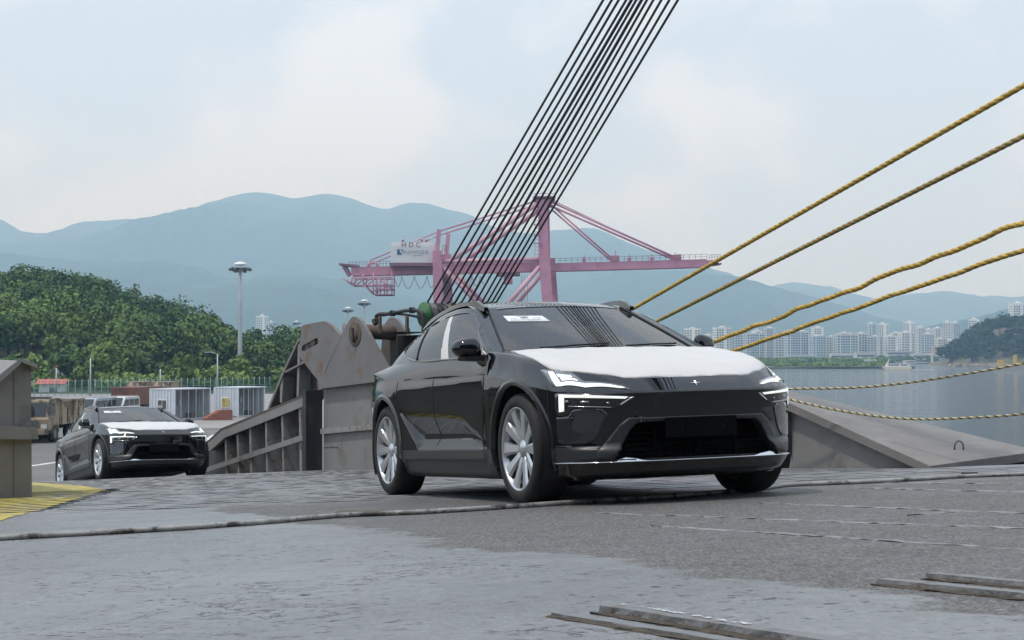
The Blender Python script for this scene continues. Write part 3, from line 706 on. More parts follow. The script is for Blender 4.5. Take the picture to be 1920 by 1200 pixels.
def strip_on_deck(pts, wd, h, name, material, parent=ramp_deck, jit=0.0, lift=0.0, n=None):
    """a flat bar lying on the deck along plan points"""
    P = [Vector((a, b)) for a, b in pts]; vs = []; fs = []
    rg = random.Random(int(P[0].x * 100) + int(P[0].y * 100))
    Q = []
    for a, b in zip(P[:-1], P[1:]):
        k = max(2, int((b - a).length / .06)) if n is None else n
        Q += [a + (b - a) * (i / k) for i in range(k)]
    Q.append(P[-1])
    for i, q in enumerate(Q):
        d = (Q[min(i + 1, len(Q) - 1)] - Q[max(i - 1, 0)]).normalized(); nn = Vector((-d.y, d.x))
        for s_, hh in ((-1, 0), (-.86, 1), (.86, 1), (1, 0)):
            pt = q + nn * (wd / 2 * s_ + rg.uniform(-jit, jit)); hz = hh * (h + rg.uniform(-jit, jit) * .3)
            vs.append((pt.x, pt.y, deck_z(pt.x, pt.y) + hz + lift - (0 if hh else .004)))
    for i in range(len(Q) - 1):
        for j in range(3): fs.append((4 * i + j, 4 * i + j + 1, 4 * i + 5 + j, 4 * i + 4 + j))
    fs += [(0, 1, 2, 3), (len(vs) - 4, len(vs) - 3, len(vs) - 2, len(vs) - 1)]
    b = MB(); b.add(vs, fs); return b.build(name, material, parent)
def dxy(px, py): q = deck_hit(px, py); return (q.x, q.y)
AX = Vector((.385, -.923))
# raised guide bars in the foreground
M_DIRT = mat('caked_dirt', (.075, .059, .044), rough=.9, noise=.4, nscale=25, bump=.6, bscale=70, dirt=(.05, .042, .034), dscale=14, dlo=.5, dhi=.6)
M_BAR = mat('guide_bar', (.185, .19, .198), rough=.5, noise=.1, nscale=12, dirt=(.11, .092, .07), dscale=9, dlo=.54, dhi=.66, bump=.35, bscale=60)
for (a, b, wd, h) in (((1140, 1146), (1470, 1199), .060, .019), ((1045, 1153), (1330, 1199), .045, .008), ((1655, 1094), (1990, 1128), .055, .016), ((1748, 1083), (2010, 1108), .055, .016)):
    p0, p1 = Vector(dxy(*a)), Vector(dxy(*b)); p2 = p1 + (p1 - p0).normalized() * 1.6
    strip_on_deck([p0, p1, p2], wd, h, 'guide_bar', M_BAR, jit=.003)
    sd = Vector(((p1 - p0).normalized().y, -(p1 - p0).normalized().x)) * wd * .78
    strip_on_deck([p0 + sd * 1.0 + (p1 - p0) * .02, p1 + sd, p2 + sd], wd * .75, .004, 'dirt_strip', M_DIRT, jit=.007)
    strip_on_deck([p0 - sd * .8 + (p1 - p0) * .05, p1 - sd * .8, p2 - sd * .8], wd * .45, .003, 'dirt_strip', M_DIRT, jit=.006)
M_FLAKE = mat('white_flakes', (.62, .63, .64), rough=.6)
p0, p1 = Vector(dxy(1165, 1147)), Vector(dxy(1400, 1187)); rg = random.Random(5)
b = MB()
for k in range(46):
    f = rg.random(); q = p0 + (p1 - p0) * f + Vector((rg.uniform(-.002, .014), 0)); l_ = rg.uniform(.004, .02); nn = (p1 - p0).normalized()
    z = deck_z(q.x, q.y) + .0215
    e = Vector((-nn.y, nn.x)) * rg.uniform(.002, .006)
    vs = [q - nn * l_, q - e, q + nn * l_, q + e]; b.add([(v_.x, v_.y, z + rg.uniform(0, .001)) for v_ in vs], [(0, 1, 2, 3)])
tag(b.build('paint_flakes', M_FLAKE, ramp_deck), kind='stuff')
# worn weld lines on the dry side
M_LINE = mat('worn_line', (.23, .23, .232), rough=.42, noise=.3, nscale=5, dirt=(.13, .13, .13), dscale=4.5, dlo=.50, dhi=.62)
for a, b_, wd in (((1225, 986), (2000, 1036), .036), ((1120, 962), (2000, 994), .038), ((1420, 943), (2000, 966), .045), ((1600, 915), (2000, 925), .05), ((1500, 904), (2000, 908), .05), ((1700, 967), (1800, 960), .012)):
    strip_on_deck([dxy(*a), dxy(*b_)], wd, .003, 'weld_line', M_LINE, jit=.011)
# transverse tread ridges on the far half of the ramp
M_RIDGE = mat('tread_ridge', (.21, .215, .222), rough=.45, noise=.3, nscale=5, dirt=(.05, .049, .048), dscale=4, dlo=.54, dhi=.62, bump=.4, bscale=30)
rg = random.Random(11)
for k in range(34):
    y = 12.6 + k * .37
    xl, xr = l_edge(y) + .1, r_edge(y + 1.2) - .15
    x = xl + rg.uniform(0, .5)
    segs = []
    strip_on_deck([(x, y + .2 * (x - xl) * .35), (xr, y + .2 * (xr - xl) * .35)], .06, .005, 'tread_ridge', M_RIDGE, jit=.006, n=60)
# yellow painted zone by the left bulwark, cut by the ridges
zone = [(-60, 1000), (0, 976), (60, 960), (130, 940), (198, 919), (150, 911), (62, 905), (-60, 905)]
pl = [deck_hit(*q) for q in zone]
pp = [Vector((q.x, q.y)) for q in pl]
rg = random.Random(3); dn = []
for i, q in enumerate(pp):
    r2 = pp[(i + 1) % len(pp)]; k = max(1, int((r2 - q).length / .12)); dn += [q + (r2 - q) * (j / k) + Vector((rg.uniform(-.03, .03), rg.uniform(-.03, .03))) for j in range(k)]
mbp = MB(); vv, ee, ff = delaunay_2d_cdt(dn, [(i, (i + 1) % len(dn)) for i in range(len(dn))], [], 1, 1e-5)[:3]
mbp.add([(q.x, q.y, deck_z(q.x, q.y) + .0045) for q in vv], [tuple(f) for f in ff]); mbp.build('yellow_paint', M_YEL, ramp_deck)
rg = random.Random(8)
for k in range(15):
    y = 12.9 + k * .42; q0 = (-5.6, y); xr = float(np.interp(y, [11.9, 18.7], [-3.7, -4.6]))
    strip_on_deck([(l_edge(y) + .05, y - .1), (xr, y + .25)], .05, .009, 'tread_ridge', M_STEELD, jit=.006, n=20)

# ------------------------------------------------------------------ hose across the deck
hp = [(-120, 1023), (0, 1014), (300, 997), (500, 983), (640, 971), (800, 964), (960, 954), (1120, 943), (1240, 935), (1330, 928), (1420, 921), (1480, 913), (1600, 908), (1700, 903), (1800, 897), (1920, 892), (2060, 886)]
C = catmull([tuple(deck_hit(*q)) for q in hp], 14); rg = np.random.default_rng(2)
C[:, 1] += np.cumsum(rg.normal(0, .006, len(C))) * .35
b = MB(); b.tube([(q[0], q[1], deck_z(q[0], q[1]) + .016) for q in C], .0165, 10)
tag(b.build('hose', mat('hose_skin', (.34, .335, .32), rough=.55, noise=.3, nscale=9, dirt=(.06, .055, .05), dscale=6, dlo=.5, dhi=.6, bump=.3, bscale=40)), 'long grey hose lying across the ramp deck in front of the car', 'hose')
# flat steel scraps
b = MB(); q = deck_hit(705, 965)
b.box((q.x, q.y, deck_z(q.x, q.y) + .012), (.52, .20, .016), Matrix.Rotation(.03, 3, 'Z')); tag(b.build('rubber_mat', mat('mat_brown', (.10, .085, .065), rough=.8, noise=.3, nscale=12), bevel=.004), 'small brown rubber mat beside the hose left of the car', 'mat')
q = deck_hit(1860, 894); b = MB()
for k, (ox, oy, l_, w_) in enumerate(((0, 0, .26, .07), (.16, .06, .22, .05), (.30, .02, .16, .05), (-.05, .10, .14, .05))):
    b.box((q.x + ox - .1, q.y + oy, deck_z(q.x + ox, q.y + oy) + .010 + .006 * k), (l_, w_, .012), Matrix.Rotation(.3 * k - .3, 3, 'Z'))
tag(b.build('scrap_plates', M_STEELD), 'small dark pile of scrap plates by the hose at the right', 'scrap')

# ------------------------------------------------------------------ plates cut to outline with holes
def plate(poly, hole, fn, tvec, name, material, parent, bevel=0):
    pts = [Vector(q) for q in poly]; n = len(pts); ed = [(i, (i + 1) % n) for i in range(n)]
    if hole: k = len(hole); pts += [Vector(q) for q in hole]; ed += [(n + i, n + (i + 1) % k) for i in range(k)]
    vv, ee, ff = delaunay_2d_cdt(pts, ed, [], 1, 1e-5)[:3]
    if hole: ff = [f for f in ff if not in_poly(hole, np.array([sum(vv[i].x for i in f) / 3]), np.array([sum(vv[i].y for i in f) / 3]))[0]]
    A = [fn(q.x, q.y) for q in vv]; B = [q + Vector(tvec) for q in A]; nA = len(A); cnt = {}
    for f in ff:
        for i in range(3): cnt.setdefault(tuple(sorted((f[i], f[(i + 1) % 3]))), []).append(1)
    b = MB(); b.add(A + B, [tuple(f) for f in ff] + [tuple(i + nA for i in f)[::-1] for f in ff] + [(i, j, j + nA, i + nA) for (i, j), c in cnt.items() if len(c) == 1])
    return b.build(name, material, parent, bevel)
c3 = lambda l: [(380 + x * .2917, 550 + y * .2917) for x, y in l]

# ------------------------------------------------------------------ right bulwark wall, runs along the ramp behind the car
WA, WP = (4.12, 15.45), (-3.05, 26.15)
WD = (WP[0] - WA[0], WP[1] - WA[1]); wl = math.hypot(*WD); WD = (WD[0] / wl, WD[1] / wl); WN = Vector((WD[1], -WD[0], 0))     # WN points right and away
w1 = lambda off=0.0: (lambda px, py: on_vplane(px, py, (WA[0] + WN.x * off, WA[1] + WN.y * off), WD))
bul = thing('bulwark', 'grey steel bulwark wall along the right edge of the ramp behind the car', 'bulwark', (0, 0, 0))
f0 = w1()
top_px = [(607, 729), (704, 716), (900, 716), (1200, 722), (1490, 759), (1600, 811), (1700, 857), (1757, 879)]
tops = [f0(*q) for q in top_px]
b = MB(); vs = []
den_ = []
for a_, b_ in zip(tops[:-1], tops[1:]):
    k = 10; den_ += [a_ + (b_ - a_) * (i / k) for i in range(k)]
den_.append(tops[-1])
for q in den_: vs += [(q.x, q.y, deck_z(q.x, q.y) - .06), (q.x, q.y, q.z)]
b.add(vs, [(2 * i, 2 * i + 2, 2 * i + 3, 2 * i + 1) for i in range(len(den_) - 1)])
vs2 = [(x + WN.x * .03, y + WN.y * .03, z) for x, y, z in vs]; b.add(vs2, [(2 * i, 2 * i + 1, 2 * i + 3, 2 * i + 2) for i in range(len(den_) - 1)])
b.build('wall_plate', M_STEEL, bul)
# top flange, behind the car part
for a_, b_ in zip(tops[:3], tops[1:4]):
    b = MB(); b.add([tuple(a_ - WN * .05 + Vector((0, 0, .0))), tuple(b_ - WN * .05), tuple(b_ + WN * .30), tuple(a_ + WN * .30)] + [tuple(a_ - WN * .05 + Vector((0, 0, .035))), tuple(b_ - WN * .05 + Vector((0, 0, .035))), tuple(b_ + WN * .30 + Vector((0, 0, .035))), tuple(a_ + WN * .30 + Vector((0, 0, .035)))],
                    [(0, 1, 2, 3), (4, 7, 6, 5), (0, 4, 5, 1), (1, 5, 6, 2), (2, 6, 7, 3), (3, 7, 4, 0)]); b.build('top_flange', M_STEELL, bul)
# broad sloping cap at the near end
N1 = f0(1485, 752) - WN * .10; N0 = f0(1757, 873) - WN * .10; O1 = at(1470, 731, 19.2); O0 = at(1950, 846, 16.35)
N1b, O1b = N1 + (N1 - N0) * .35, O1 + (O1 - O0) * .25
b = MB(); T = Vector((0, 0, -.085)); rows = 14; cols = 6; vs = []
for i in range(rows):
    for j in range(cols):
        f, g_ = i / (rows - 1), j / (cols - 1); q = (N0 * (1 - f) + N1b * f) * (1 - g_) + (O0 * (1 - f) + O1b * f) * g_
        vs.append(q + Vector((0, 0, .02 * math.sin(3.1 * g_) * math.sin(3.1 * f))))
nq = len(vs); fs = [tuple(r_) for r_ in _gf(rows, cols)]; vs += [q + T for q in vs[:nq]]; fs += [tuple(i + nq for i in f[::-1]) for f in fs]
bd = [i * cols for i in range(rows)] + [(rows - 1) * cols + j for j in range(1, cols)] + [i * cols + cols - 1 for i in range(rows - 2, -1, -1)] + list(range(cols - 2, 0, -1))
fs += [(bd[i], bd[(i + 1) % len(bd)], bd[(i + 1) % len(bd)] + nq, bd[i] + nq) for i in range(len(bd))]
b.add(vs, fs); cap = b.build('sloping_cap', mat('cap_paint', (.20, .185, .172), rough=.55, noise=.14, nscale=2.2, dirt=(.27, .265, .26), dscale=2.0, dlo=.52, dhi=.75, bump=.2, bscale=20), bul)
q = at(1798, 836, 15.95); b = MB(); b.tube([q + Vector((.045 * math.cos(t), 0, .07 * math.sin(t) - .02)) for t in np.linspace(-.3, math.pi + .3, 10)], .008, 6); b.build('lifting_ring', M_RUST, bul)
# ribs, weld line and corner post of the wall
ra, rb = f0(607, 809), f0(760, 795); b = MB(); b.bar(ra - WN * .03, rb - WN * .03, .07, .085); b.build('wall_rib', M_STEELL, bul)
pa, pb = f0(598, 890), f0(598, 731); b = MB(); b.bar(pa - WN * .12, pb - WN * .12, .13, .30, up=WN); b.build('corner_post', M_STEELD, bul)
b = MB(); zz = [f0(608, 838), f0(636, 837), f0(642, 846)]; b.tube([q - WN * .004 for q in zz], .008, 6); b.build('weld_bead', M_STEELL, bul)
# outer side of the wall: support under the cap
b = MB(); b.add([tuple(N1 + Vector((0, 0, -.05))), tuple(O1 + Vector((0, 0, -.05))), (O1.x, O1.y, 2.6), (N1.x + .3, N1.y + .2, 2.6)], [(0, 1, 2, 3)])
b.add([tuple(O0 + Vector((0, 0, -.05))), tuple(O1b + Vector((0, 0, -.05))), (O1b.x, O1b.y, 2.6), (O0.x, O0.y, 2.6)], [(0, 1, 2, 3)]); b.build('outer_plate', M_STEELD, bul)

# ------------------------------------------------------------------ hinge housing on the bulwark
hin = thing('hinge_housing', 'rusty grey steel hinge housing with pin and drum beside the ramp', 'hinge housing', (0, 0, 0))
f1 = w1(-.05)
U = c3([(655, 214), (666, 205), (735, 190), (800, 180), (826, 189), (868, 226), (908, 272), (940, 215), (960, 178), (978, 156), (992, 150), (1012, 153), (1035, 174), (1062, 216), (1120, 322), (1188, 445), (1240, 540), (1240, 556), (1110, 572), (772, 613), (776, 577), (760, 552), (735, 528), (690, 470), (648, 410), (642, 370), (644, 330), (650, 270)])
hole = c3([(660, 338), (752, 286), (763, 296), (762, 324), (664, 376), (656, 366)])
up_ = plate(U, hole, f1, -WN * .06, 'side_plate', M_RUSTP, hin)
U2 = c3([(1010, 250), (1030, 215), (1062, 216), (1120, 322), (1188, 445), (1240, 540), (960, 560), (980, 330)])
# second plate behind, same peak
P2 = [(x, y) for x, y in U[7:18]] + [(380 + 1240 * .2917, 550 + 600 * .2917), (380 + 905 * .2917, 550 + 600 * .2917)]
plate(P2, None, lambda px, py: f1(px, py) + WN * .62, WN * .05, 'side_plate', M_RUSTP, hin)
# weld seam
b = MB(); b.tube([f1(*q) - WN * .060 for q in c3([(912, 285), (880, 350), (840, 430), (806, 515)])], .006, 6); b.build('weld_seam', M_STEELL, up_)
ctr = f1(*c3([(1003, 262)])[0]); ctr2 = ctr + WN * .62
b = MB(); b.lathe([(.0, .10), (.10, .10), (.105, .075), (.16, .075), (.19, .075), (.20, .06), (.20, .05)], ctr - WN * .0 - WN * 0, -WN, 36); b.build('pin_boss', M_RUST, up_)
b = MB(); b.bar(ctr - WN * .105 + Vector((0, 0, -.13)), ctr - WN * .105 + Vector((0, 0, .10)), .05, .03, up=WN); b.build('keeper_plate', M_STEELD, up_)
b = MB(); b.cyl(ctr - WN * .02 + Vector((0, 0, .04)), ctr2 + WN * .25 + Vector((0, 0, .02)), .115, n=24); b.build('pivot_drum', M_RUST, hin)
pin = f1(*c3([(722, 312)])[0]); b = MB(); b.cyl(pin - WN * .05, pin + WN * .5, .075, n=18); b.build('lock_pin', M_RUST, hin)
plate(c3([(640, 250), (780, 220), (800, 400), (650, 430)]), None, lambda px, py: f1(px, py) + WN * .10, WN * .02, 'slot_shade_back', M_STEELD, hin)  # dark sheet added so the slot looks like a shaded hollow
pipe = f1(*c3([(905, 228)])[0]); b = MB(); b.cyl(pipe + WN * .02, pipe + WN * .75, .095, n=18); b.build('cross_tube', M_STEELL, hin)
b = MB(); q0 = f1(*c3([(1000, 330)])[0]) + WN * .25; q1 = f1(*c3([(1300, 560)])[0]) + WN * .25
b.add([tuple(f1(*q) + WN * .56) for q in c3([(1050, 270), (1300, 262), (1300, 600), (1050, 600)])], [(0, 1, 2, 3)]); b.build('recess_shade_plate', M_STEELD, hin)  # dark sheet standing in for the shaded recess beneath the drum
b = MB(); b.add([tuple(f1(*q) + WN * o_) for q, o_ in ((c3([(1085, 262)])[0], 0), (c3([(1262, 246)])[0], 0), (c3([(1262, 246)])[0], .6), (c3([(1085, 262)])[0], .6))], [(0, 1, 2, 3)]); b.build('drum_cover', M_STEELD, hin)
# bent hydraulic pipe and its posts
pp = catmull([tuple(f1(*q) + WN * .15) for q in c3([(1042, 168), (1048, 190), (1058, 196), (1068, 176), (1060, 150), (1078, 134), (1130, 131), (1190, 122), (1240, 112), (1290, 108), (1330, 112), (1352, 126), (1360, 160), (1362, 240), (1362, 330)])], 6)
b = MB(); b.tube([tuple(q) for q in pp], .028, 8); b.build('bent_pipe', M_STEELD, hin)
pp = catmull([tuple(f1(*q) + WN * .22) for q in c3([(1078, 140), (1150, 130), (1240, 138), (1300, 150), (1345, 160), (1352, 200), (1352, 330)])], 6)
b = MB(); b.tube([tuple(q) for q in pp], .02, 8); b.build('bent_pipe', M_STEELD, hin)
for x, y0, y1 in ((1085, 130, 262), (1258, 138, 255)):
    b = MB(); b.bar(f1(*c3([(x, y0)])[0]) + WN * .15, f1(*c3([(x, y1)])[0]) + WN * .15, .06, .03, up=WN); b.build('pipe_post', M_RUST, hin)
for x, y in ((1068, 176), (1165, 128), (1290, 108)):
    q = f1(*c3([(x, y)])[0]) + WN * .15; b = MB(); b.box(q, (.09, .07, .09)); b.build('pipe_clamp', M_STEELD, hin, bevel=.01)
# ------------------------------------------------------------------ stiffened side girder going down to the quay
gir = thing('side_girder', 'dark stiffened steel side girder sloping down beside the second car', 'girder', (0, 0, 0))
GD = (-.42, .9075); GNV = Vector((GD[1], -GD[0], 0))
g0 = lambda px, py, off=0.0: on_vplane(px, py, (WP[0] + GNV.x * off, WP[1] + GNV.y * off), GD)
def quad_bar(l, off0, off1, name, material):
    """polygon (crop3 coordinates) in the girder plane, extruded across from off0 to off1"""
    A = [g0(q[0], q[1], off0) for q in c3(l)]; B = [q + GNV * (off1 - off0) for q in A]; k = len(A)
    b = MB(); b.add(A + B, [tuple(range(k))[::-1], tuple(range(k, 2 * k))] + [(i, (i + 1) % k, k + (i + 1) % k, k + i) for i in range(k)]); return b.build(name, material, gir)
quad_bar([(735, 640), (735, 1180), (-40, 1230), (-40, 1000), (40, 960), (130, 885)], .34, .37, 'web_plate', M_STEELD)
quad_bar([(712, 632), (712, 700), (140, 928), (40, 1018), (-30, 1080), (-30, 1010), (40, 946), (118, 876)], -.02, .02, 'flange_face', M_STEEL)
quad_bar([(712, 626), (712, 634), (118, 878), (40, 948), (-30, 1012), (-30, 1004), (40, 940), (116, 868)], -.03, .36, 'flange_top', M_RUST)
quad_bar([(722, 880), (722, 918), (30, 1148), (-40, 1170), (-40, 1142), (30, 1118)], -.02, .03, 'guard_rail', M_STEEL)
for x, yt in ((145, 938), (222, 905), (303, 875), (405, 838), (510, 795), (622, 745)):
    quad_bar([(x - 5, yt - 30), (x + 6, yt - 34), (x + 14, 1200), (x + 4, 1200)], .03, .34, 'stiffener', M_STEELL)
# raised triangular web behind
def back_bar(l, off0, off1, name, material): return quad_bar(l, off0, off1, name, material)
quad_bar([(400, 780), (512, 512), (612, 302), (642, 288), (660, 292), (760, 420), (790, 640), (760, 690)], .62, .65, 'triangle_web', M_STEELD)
quad_bar([(405, 770), (510, 505), (608, 300), (640, 286), (640, 296), (614, 312), (522, 512), (424, 752)], .38, .66, 'triangle_edge', M_RUSTP)
for l in ([(500, 520), (520, 515), (508, 705), (496, 700)], [(612, 320), (626, 320), (616, 660), (604, 665)], [(735, 520), (775, 575), (772, 615), (740, 622)]):
    quad_bar(l, .40, .62, 'stiffener', M_RUSTP if l[0][0] > 700 else M_STEEL)
quad_bar([(526, 500), (662, 430), (666, 440), (530, 512)], .36, .60, 'cross_flange', M_RUSTP)

# ------------------------------------------------------------------ left bulwark block
blk = thing('end_block', 'tall grey steel bulwark block with pitched cap at the left edge of the ramp', 'bulwark', (0, 0, 0))
BP, BD = (-5.25, 17.3), (.80, .60)
bf = lambda px, py: on_vplane(px, py, BP, BD)
BN = Vector((-BD[1], BD[0], 0))
poly = [(-150, 850), (0, 706), (32, 678), (58, 688), (60, 934), (-150, 975)]
A = [bf(*q) for q in poly]; k = len(A); ext = Vector((-2.2, 5.5, -.5)); Bq = [q + ext for q in A]
b = MB(); b.add(A + Bq, [tuple(range(k)), tuple(range(k, 2 * k))[::-1]] + [(i, (i + 1) % k, k + (i + 1) % k, k + i) for i in range(k)]); b.build('block_body', mat('block_grey', (.20, .19, .178), rough=.55, noise=.14, nscale=2.0, dirt=(.075, .062, .05), dscale=2.2, dlo=.55, dhi=.75, bump=.15, bscale=20), blk)
for l, o_ in (([(-150, 835), (0, 697), (33, 671), (33, 678), (0, 705), (-150, 845)], 0), ([(31, 671), (65, 683), (64, 690), (33, 678)], 0)):
    A = [bf(*q) - BN * .10 for q in l]; Bq = [q + ext * 1.03 + BN * .1 for q in A]; k = len(A)
    b = MB(); b.add(A + Bq, [tuple(range(k)), tuple(range(k, 2 * k))[::-1]] + [(i, (i + 1) % k, k + (i + 1) % k, k + i) for i in range(k)]); b.build('cap_plate', mat('cap_sunlit', (.26, .255, .25), rough=.6, noise=.1, nscale=3, bump=.15, bscale=20), blk)  # paler than the block body: light on the top is put into the colour
R_ = [bf(33, 676.5) - BN * .10, bf(-150, 838) - BN * .10]; rb = bf(33, 671) + BN * 2.2; rb.z = EYE - .015; rc = bf(-150, 671) + BN * 2.6; rc.z = EYE - .015
b = MB(); b.add([R_[0], R_[1], rc, rb] + [q + Vector((0, 0, -.03)) for q in (R_[0], R_[1], rc, rb)], [(0, 1, 2, 3), (7, 6, 5, 4), (0, 4, 5, 1), (1, 5, 6, 2), (2, 6, 7, 3), (3, 7, 4, 0)]); b.build('roof_plane', MATS['cap_sunlit'], blk)
A = [bf(*q) for q in ((-150, 790), (62, 801), (65, 823), (-150, 822))]; b = MB(); vs = [q - BN * .12 for q in A] + [q + BN * .05 for q in A]
b.add(vs, [(0, 1, 2, 3), (4, 7, 6, 5), (0, 4, 5, 1), (1, 5, 6, 2), (2, 6, 7, 3), (3, 7, 4, 0)]); b.build('fender_rail', MATS['block_grey'], blk)
for px in (27,):
    b = MB(); b.bar(bf(px, 686) - BN * .004, bf(px, 936) - BN * .004, .012, .012, up=BN); b.build('weld_seam', MATS['block_grey'], blk)

# the same bulwark runs on beside the camera, out of the picture
b = MB(); cor = bf(-150, 975)
for y0, y1 in zip(np.arange(1.0, 12.9, 1.5), np.arange(2.5, 14.4, 1.5)):
    b.add([(-4.85, y0, deck_z(-4.85, y0) - .05), (-4.85, y1, deck_z(-4.85, y1) - .05), (-4.85, y1, deck_z(-4.85, y1) + 1.4), (-4.85, y0, deck_z(-4.85, y0) + 1.4)], [(0, 1, 2, 3)])
    b.add([(-5.1, y0, deck_z(-4.85, y0) + 1.4), (-5.1, y1, deck_z(-4.85, y1) + 1.4), (-4.8, y1, deck_z(-4.85, y1) + 1.4), (-4.8, y0, deck_z(-4.85, y0) + 1.4)], [(0, 1, 2, 3)])
b.build('side_wall', MATS['block_grey'], blk)

# ------------------------------------------------------------------ sheave pack with wire ropes
SA = Vector((0, 0, EYE)) + ray(795, 590) * 24.0; SX = WN.copy()
shv = thing('sheave_block', 'green-ended block of wire rope sheaves behind the car roof', 'sheave block', tuple(SA))
b = MB(); b.lathe([(.0, -.05), (.05, -.05), (.055, -.02), (.185, -.015), (.19, 0), (.19, .03), (.0, .03)], (0, 0, 0), SX, 40); b.build('end_disc', mat('green_paint', (.035, .14, .05), rough=.45, noise=.2, nscale=12, dirt=(.02, .04, .02), dscale=14, dlo=.55, dhi=.7), shv)
M_SHV = mat('sheave_grease', (.03, .03, .031), rough=.4, noise=.3, nscale=25, bump=.2, bscale=60)
M_SHE = mat('sheave_edge', (.17, .165, .155), rough=.45, metal=.3, noise=.3, nscale=20)
for k in range(14):
    o_ = .06 + k * .095
    b = MB(); b.lathe([(.02, o_), (.175, o_), (.18, o_ + .012), (.145, o_ + .030), (.145, o_ + .055), (.18, o_ + .073), (.175, o_ + .085), (.02, o_ + .085)], (0, 0, 0), SX, 36); b.build('sheave', M_SHV if k % 3 else M_SHE, shv)
b = MB(); b.cyl(-SX * .06, SX * 1.5, .06, n=14); b.build('axle', M_STEELD, shv)
for o_ in (.42, 1.42):
    b = MB(); b.box(SX * o_ + Vector((0, 0, -.75)), (.06, .5, 1.6), Matrix.Rotation(math.atan2(SX.y, SX.x), 3, 'Z')); b.build('bearing_plate', M_STEELD, shv)
M_WIRE = mat('greased_wire', (.012, .013, .014), rough=.42, bump=.5, bscale=160, stretch=(1, 1, 1))
ORD = ['first', 'second', 'third', 'fourth', 'fifth', 'sixth', 'seventh', 'eighth', 'ninth', 'tenth', 'eleventh', 'twelfth', 'thirteenth', 'fourteenth', 'fifteenth', 'sixteenth', 'seventeenth', 'eighteenth', 'nineteenth', 'twentieth']
wb = [802, 816, 829, 842, 854, 866, 879, 892, 904, 914, 923, 931]
wt = [1131, 1147, 1160, 1174, 1184, 1193, 1203, 1213, 1225, 1240, 1255, 1271]
for k in range(12):
    p0 = SA + SX * (.06 + k * .095 + .0425) + Vector((0, 0, .15))
    dpt = p0.y; pb = at(wb[k], 566, dpt); pt = at(wt[k], 0, 17.6); pe = pb + (pt - pb) * 1.9
    b = MB(); pts = [p0, pb] + [pb + (pe - pb) * f for f in (.25, .5, .75, 1)]
    b.tube(pts, .0145 if k not in (4, 6) else .018, 8)
    tag(b.build('wire_rope', M_WIRE), 'black steel wire rope rising from the sheaves, %s from the left' % ORD[k], 'wire rope', 'wire ropes rising from the sheave block')

# ------------------------------------------------------------------ twisted fibre ropes
def strands(path, r, pitch, n, name, mats, label, cat, group, seg=None, wob=0.0, seed=0):
    """rope of n twisted strands along a dense path"""
    C = [Vector(q) for q in path]; b = MB(); acc = 0; ang = [0]
    for a_, b_ in zip(C[:-1], C[1:]): acc += (b_ - a_).length; ang.append(acc / pitch * 2 * math.pi)
    for s_ in range(n):
        pts = []
        for i, q in enumerate(C):
            d = (C[min(i + 1, len(C) - 1)] - C[max(i - 1, 0)]).normalized(); x = d.cross(Vector((0, 0, 1))).normalized(); y = d.cross(x); a_ = ang[i] + 2 * math.pi * s_ / n
            pts.append(q + (x * math.cos(a_) + y * math.sin(a_)) * r * .36)
        b.cur = s_ % len(mats); b.tube(pts, r * .66, 7)
    return tag(b.build(name, mats), label, cat, group)
BOL = Vector((-7.8, 58.0, .45))
M_ROPE = [mat('rope_yellow', (.60, .40, .085), rough=.75, noise=.35, nscale=9, bump=.5, bscale=50), mat('rope_tan', (.50, .335, .08), rough=.75, noise=.35, nscale=7, bump=.5, bscale=50)]
M_ROPEO = [mat('rope_olive', (.36, .27, .09), rough=.75, noise=.35, nscale=9, bump=.5, bscale=50), mat('rope_brown', (.40, .28, .10), rough=.75, noise=.4, nscale=5, bump=.5, bscale=50)]
rdef = [((1190, 577), (1920, 160), 18.5, .052, 0.0, M_ROPE, 'thick yellow mooring rope, uppermost of the four on the right'),
        ((1240, 598), (1920, 255), 18.5, .050, 0.0, M_ROPEO, 'straight olive-brown mooring rope, second from the top on the right'),
        ((1330, 645), (1920, 418), 18.5, .050, .013, M_ROPE, 'kinked wavy yellow mooring rope, third from the top on the right'),
        ((1385, 655), (1920, 468), 18.5, .046, .005, M_ROPE, 'yellow mooring rope, lowest of the four on the right')]
for k, (a_, c_, dn_, r_, wb_, mt, lab) in enumerate(rdef):
    # straight in the picture between a and c; depth from the bollard's line
    E1 = at(c_[0], c_[1], dn_); E0 = BOL + Vector((.15 * k, 0, .1 * k)); dd = ray(*a_)
    f = (a_[0] - 540) / (c_[0] - 540); inv = (1 / 58.0) * (1 - f) + (1 / dn_) * f; E2 = at(a_[0], a_[1], 1 / inv)
    ctrl = [E0, E0 * .5 + E2 * .5 + Vector((0, 0, -.25)), E2, E2 * .5 + E1 * .5, E1, E1 + (E1 - E2) * .5, E1 + (E1 - E2)]
    path = catmull([tuple(q) for q in ctrl], 70); rg = np.random.default_rng(k + 4)
    if wb_ > 0:
        n_ = len(path); t = np.arange(n_); path[:, 2] += wb_ * (np.sin(t * .16 + k) + .7 * np.sin(t * .29 + 2 * k) + .4 * np.sin(t * .51)) * np.interp(t, [0, 60, n_], [0, 1, 1])
    strands(path, r_ * .72, .42, 3, 'mooring_rope', mt, lab, 'rope', 'mooring ropes')
tw = [mat('cord_cream', (.62, .58, .42), rough=.8, noise=.1, nscale=20), mat('cord_dark', (.06, .06, .055), rough=.8), mat('cord_yellow', (.52, .42, .16), rough=.8, noise=.1, nscale=20)]
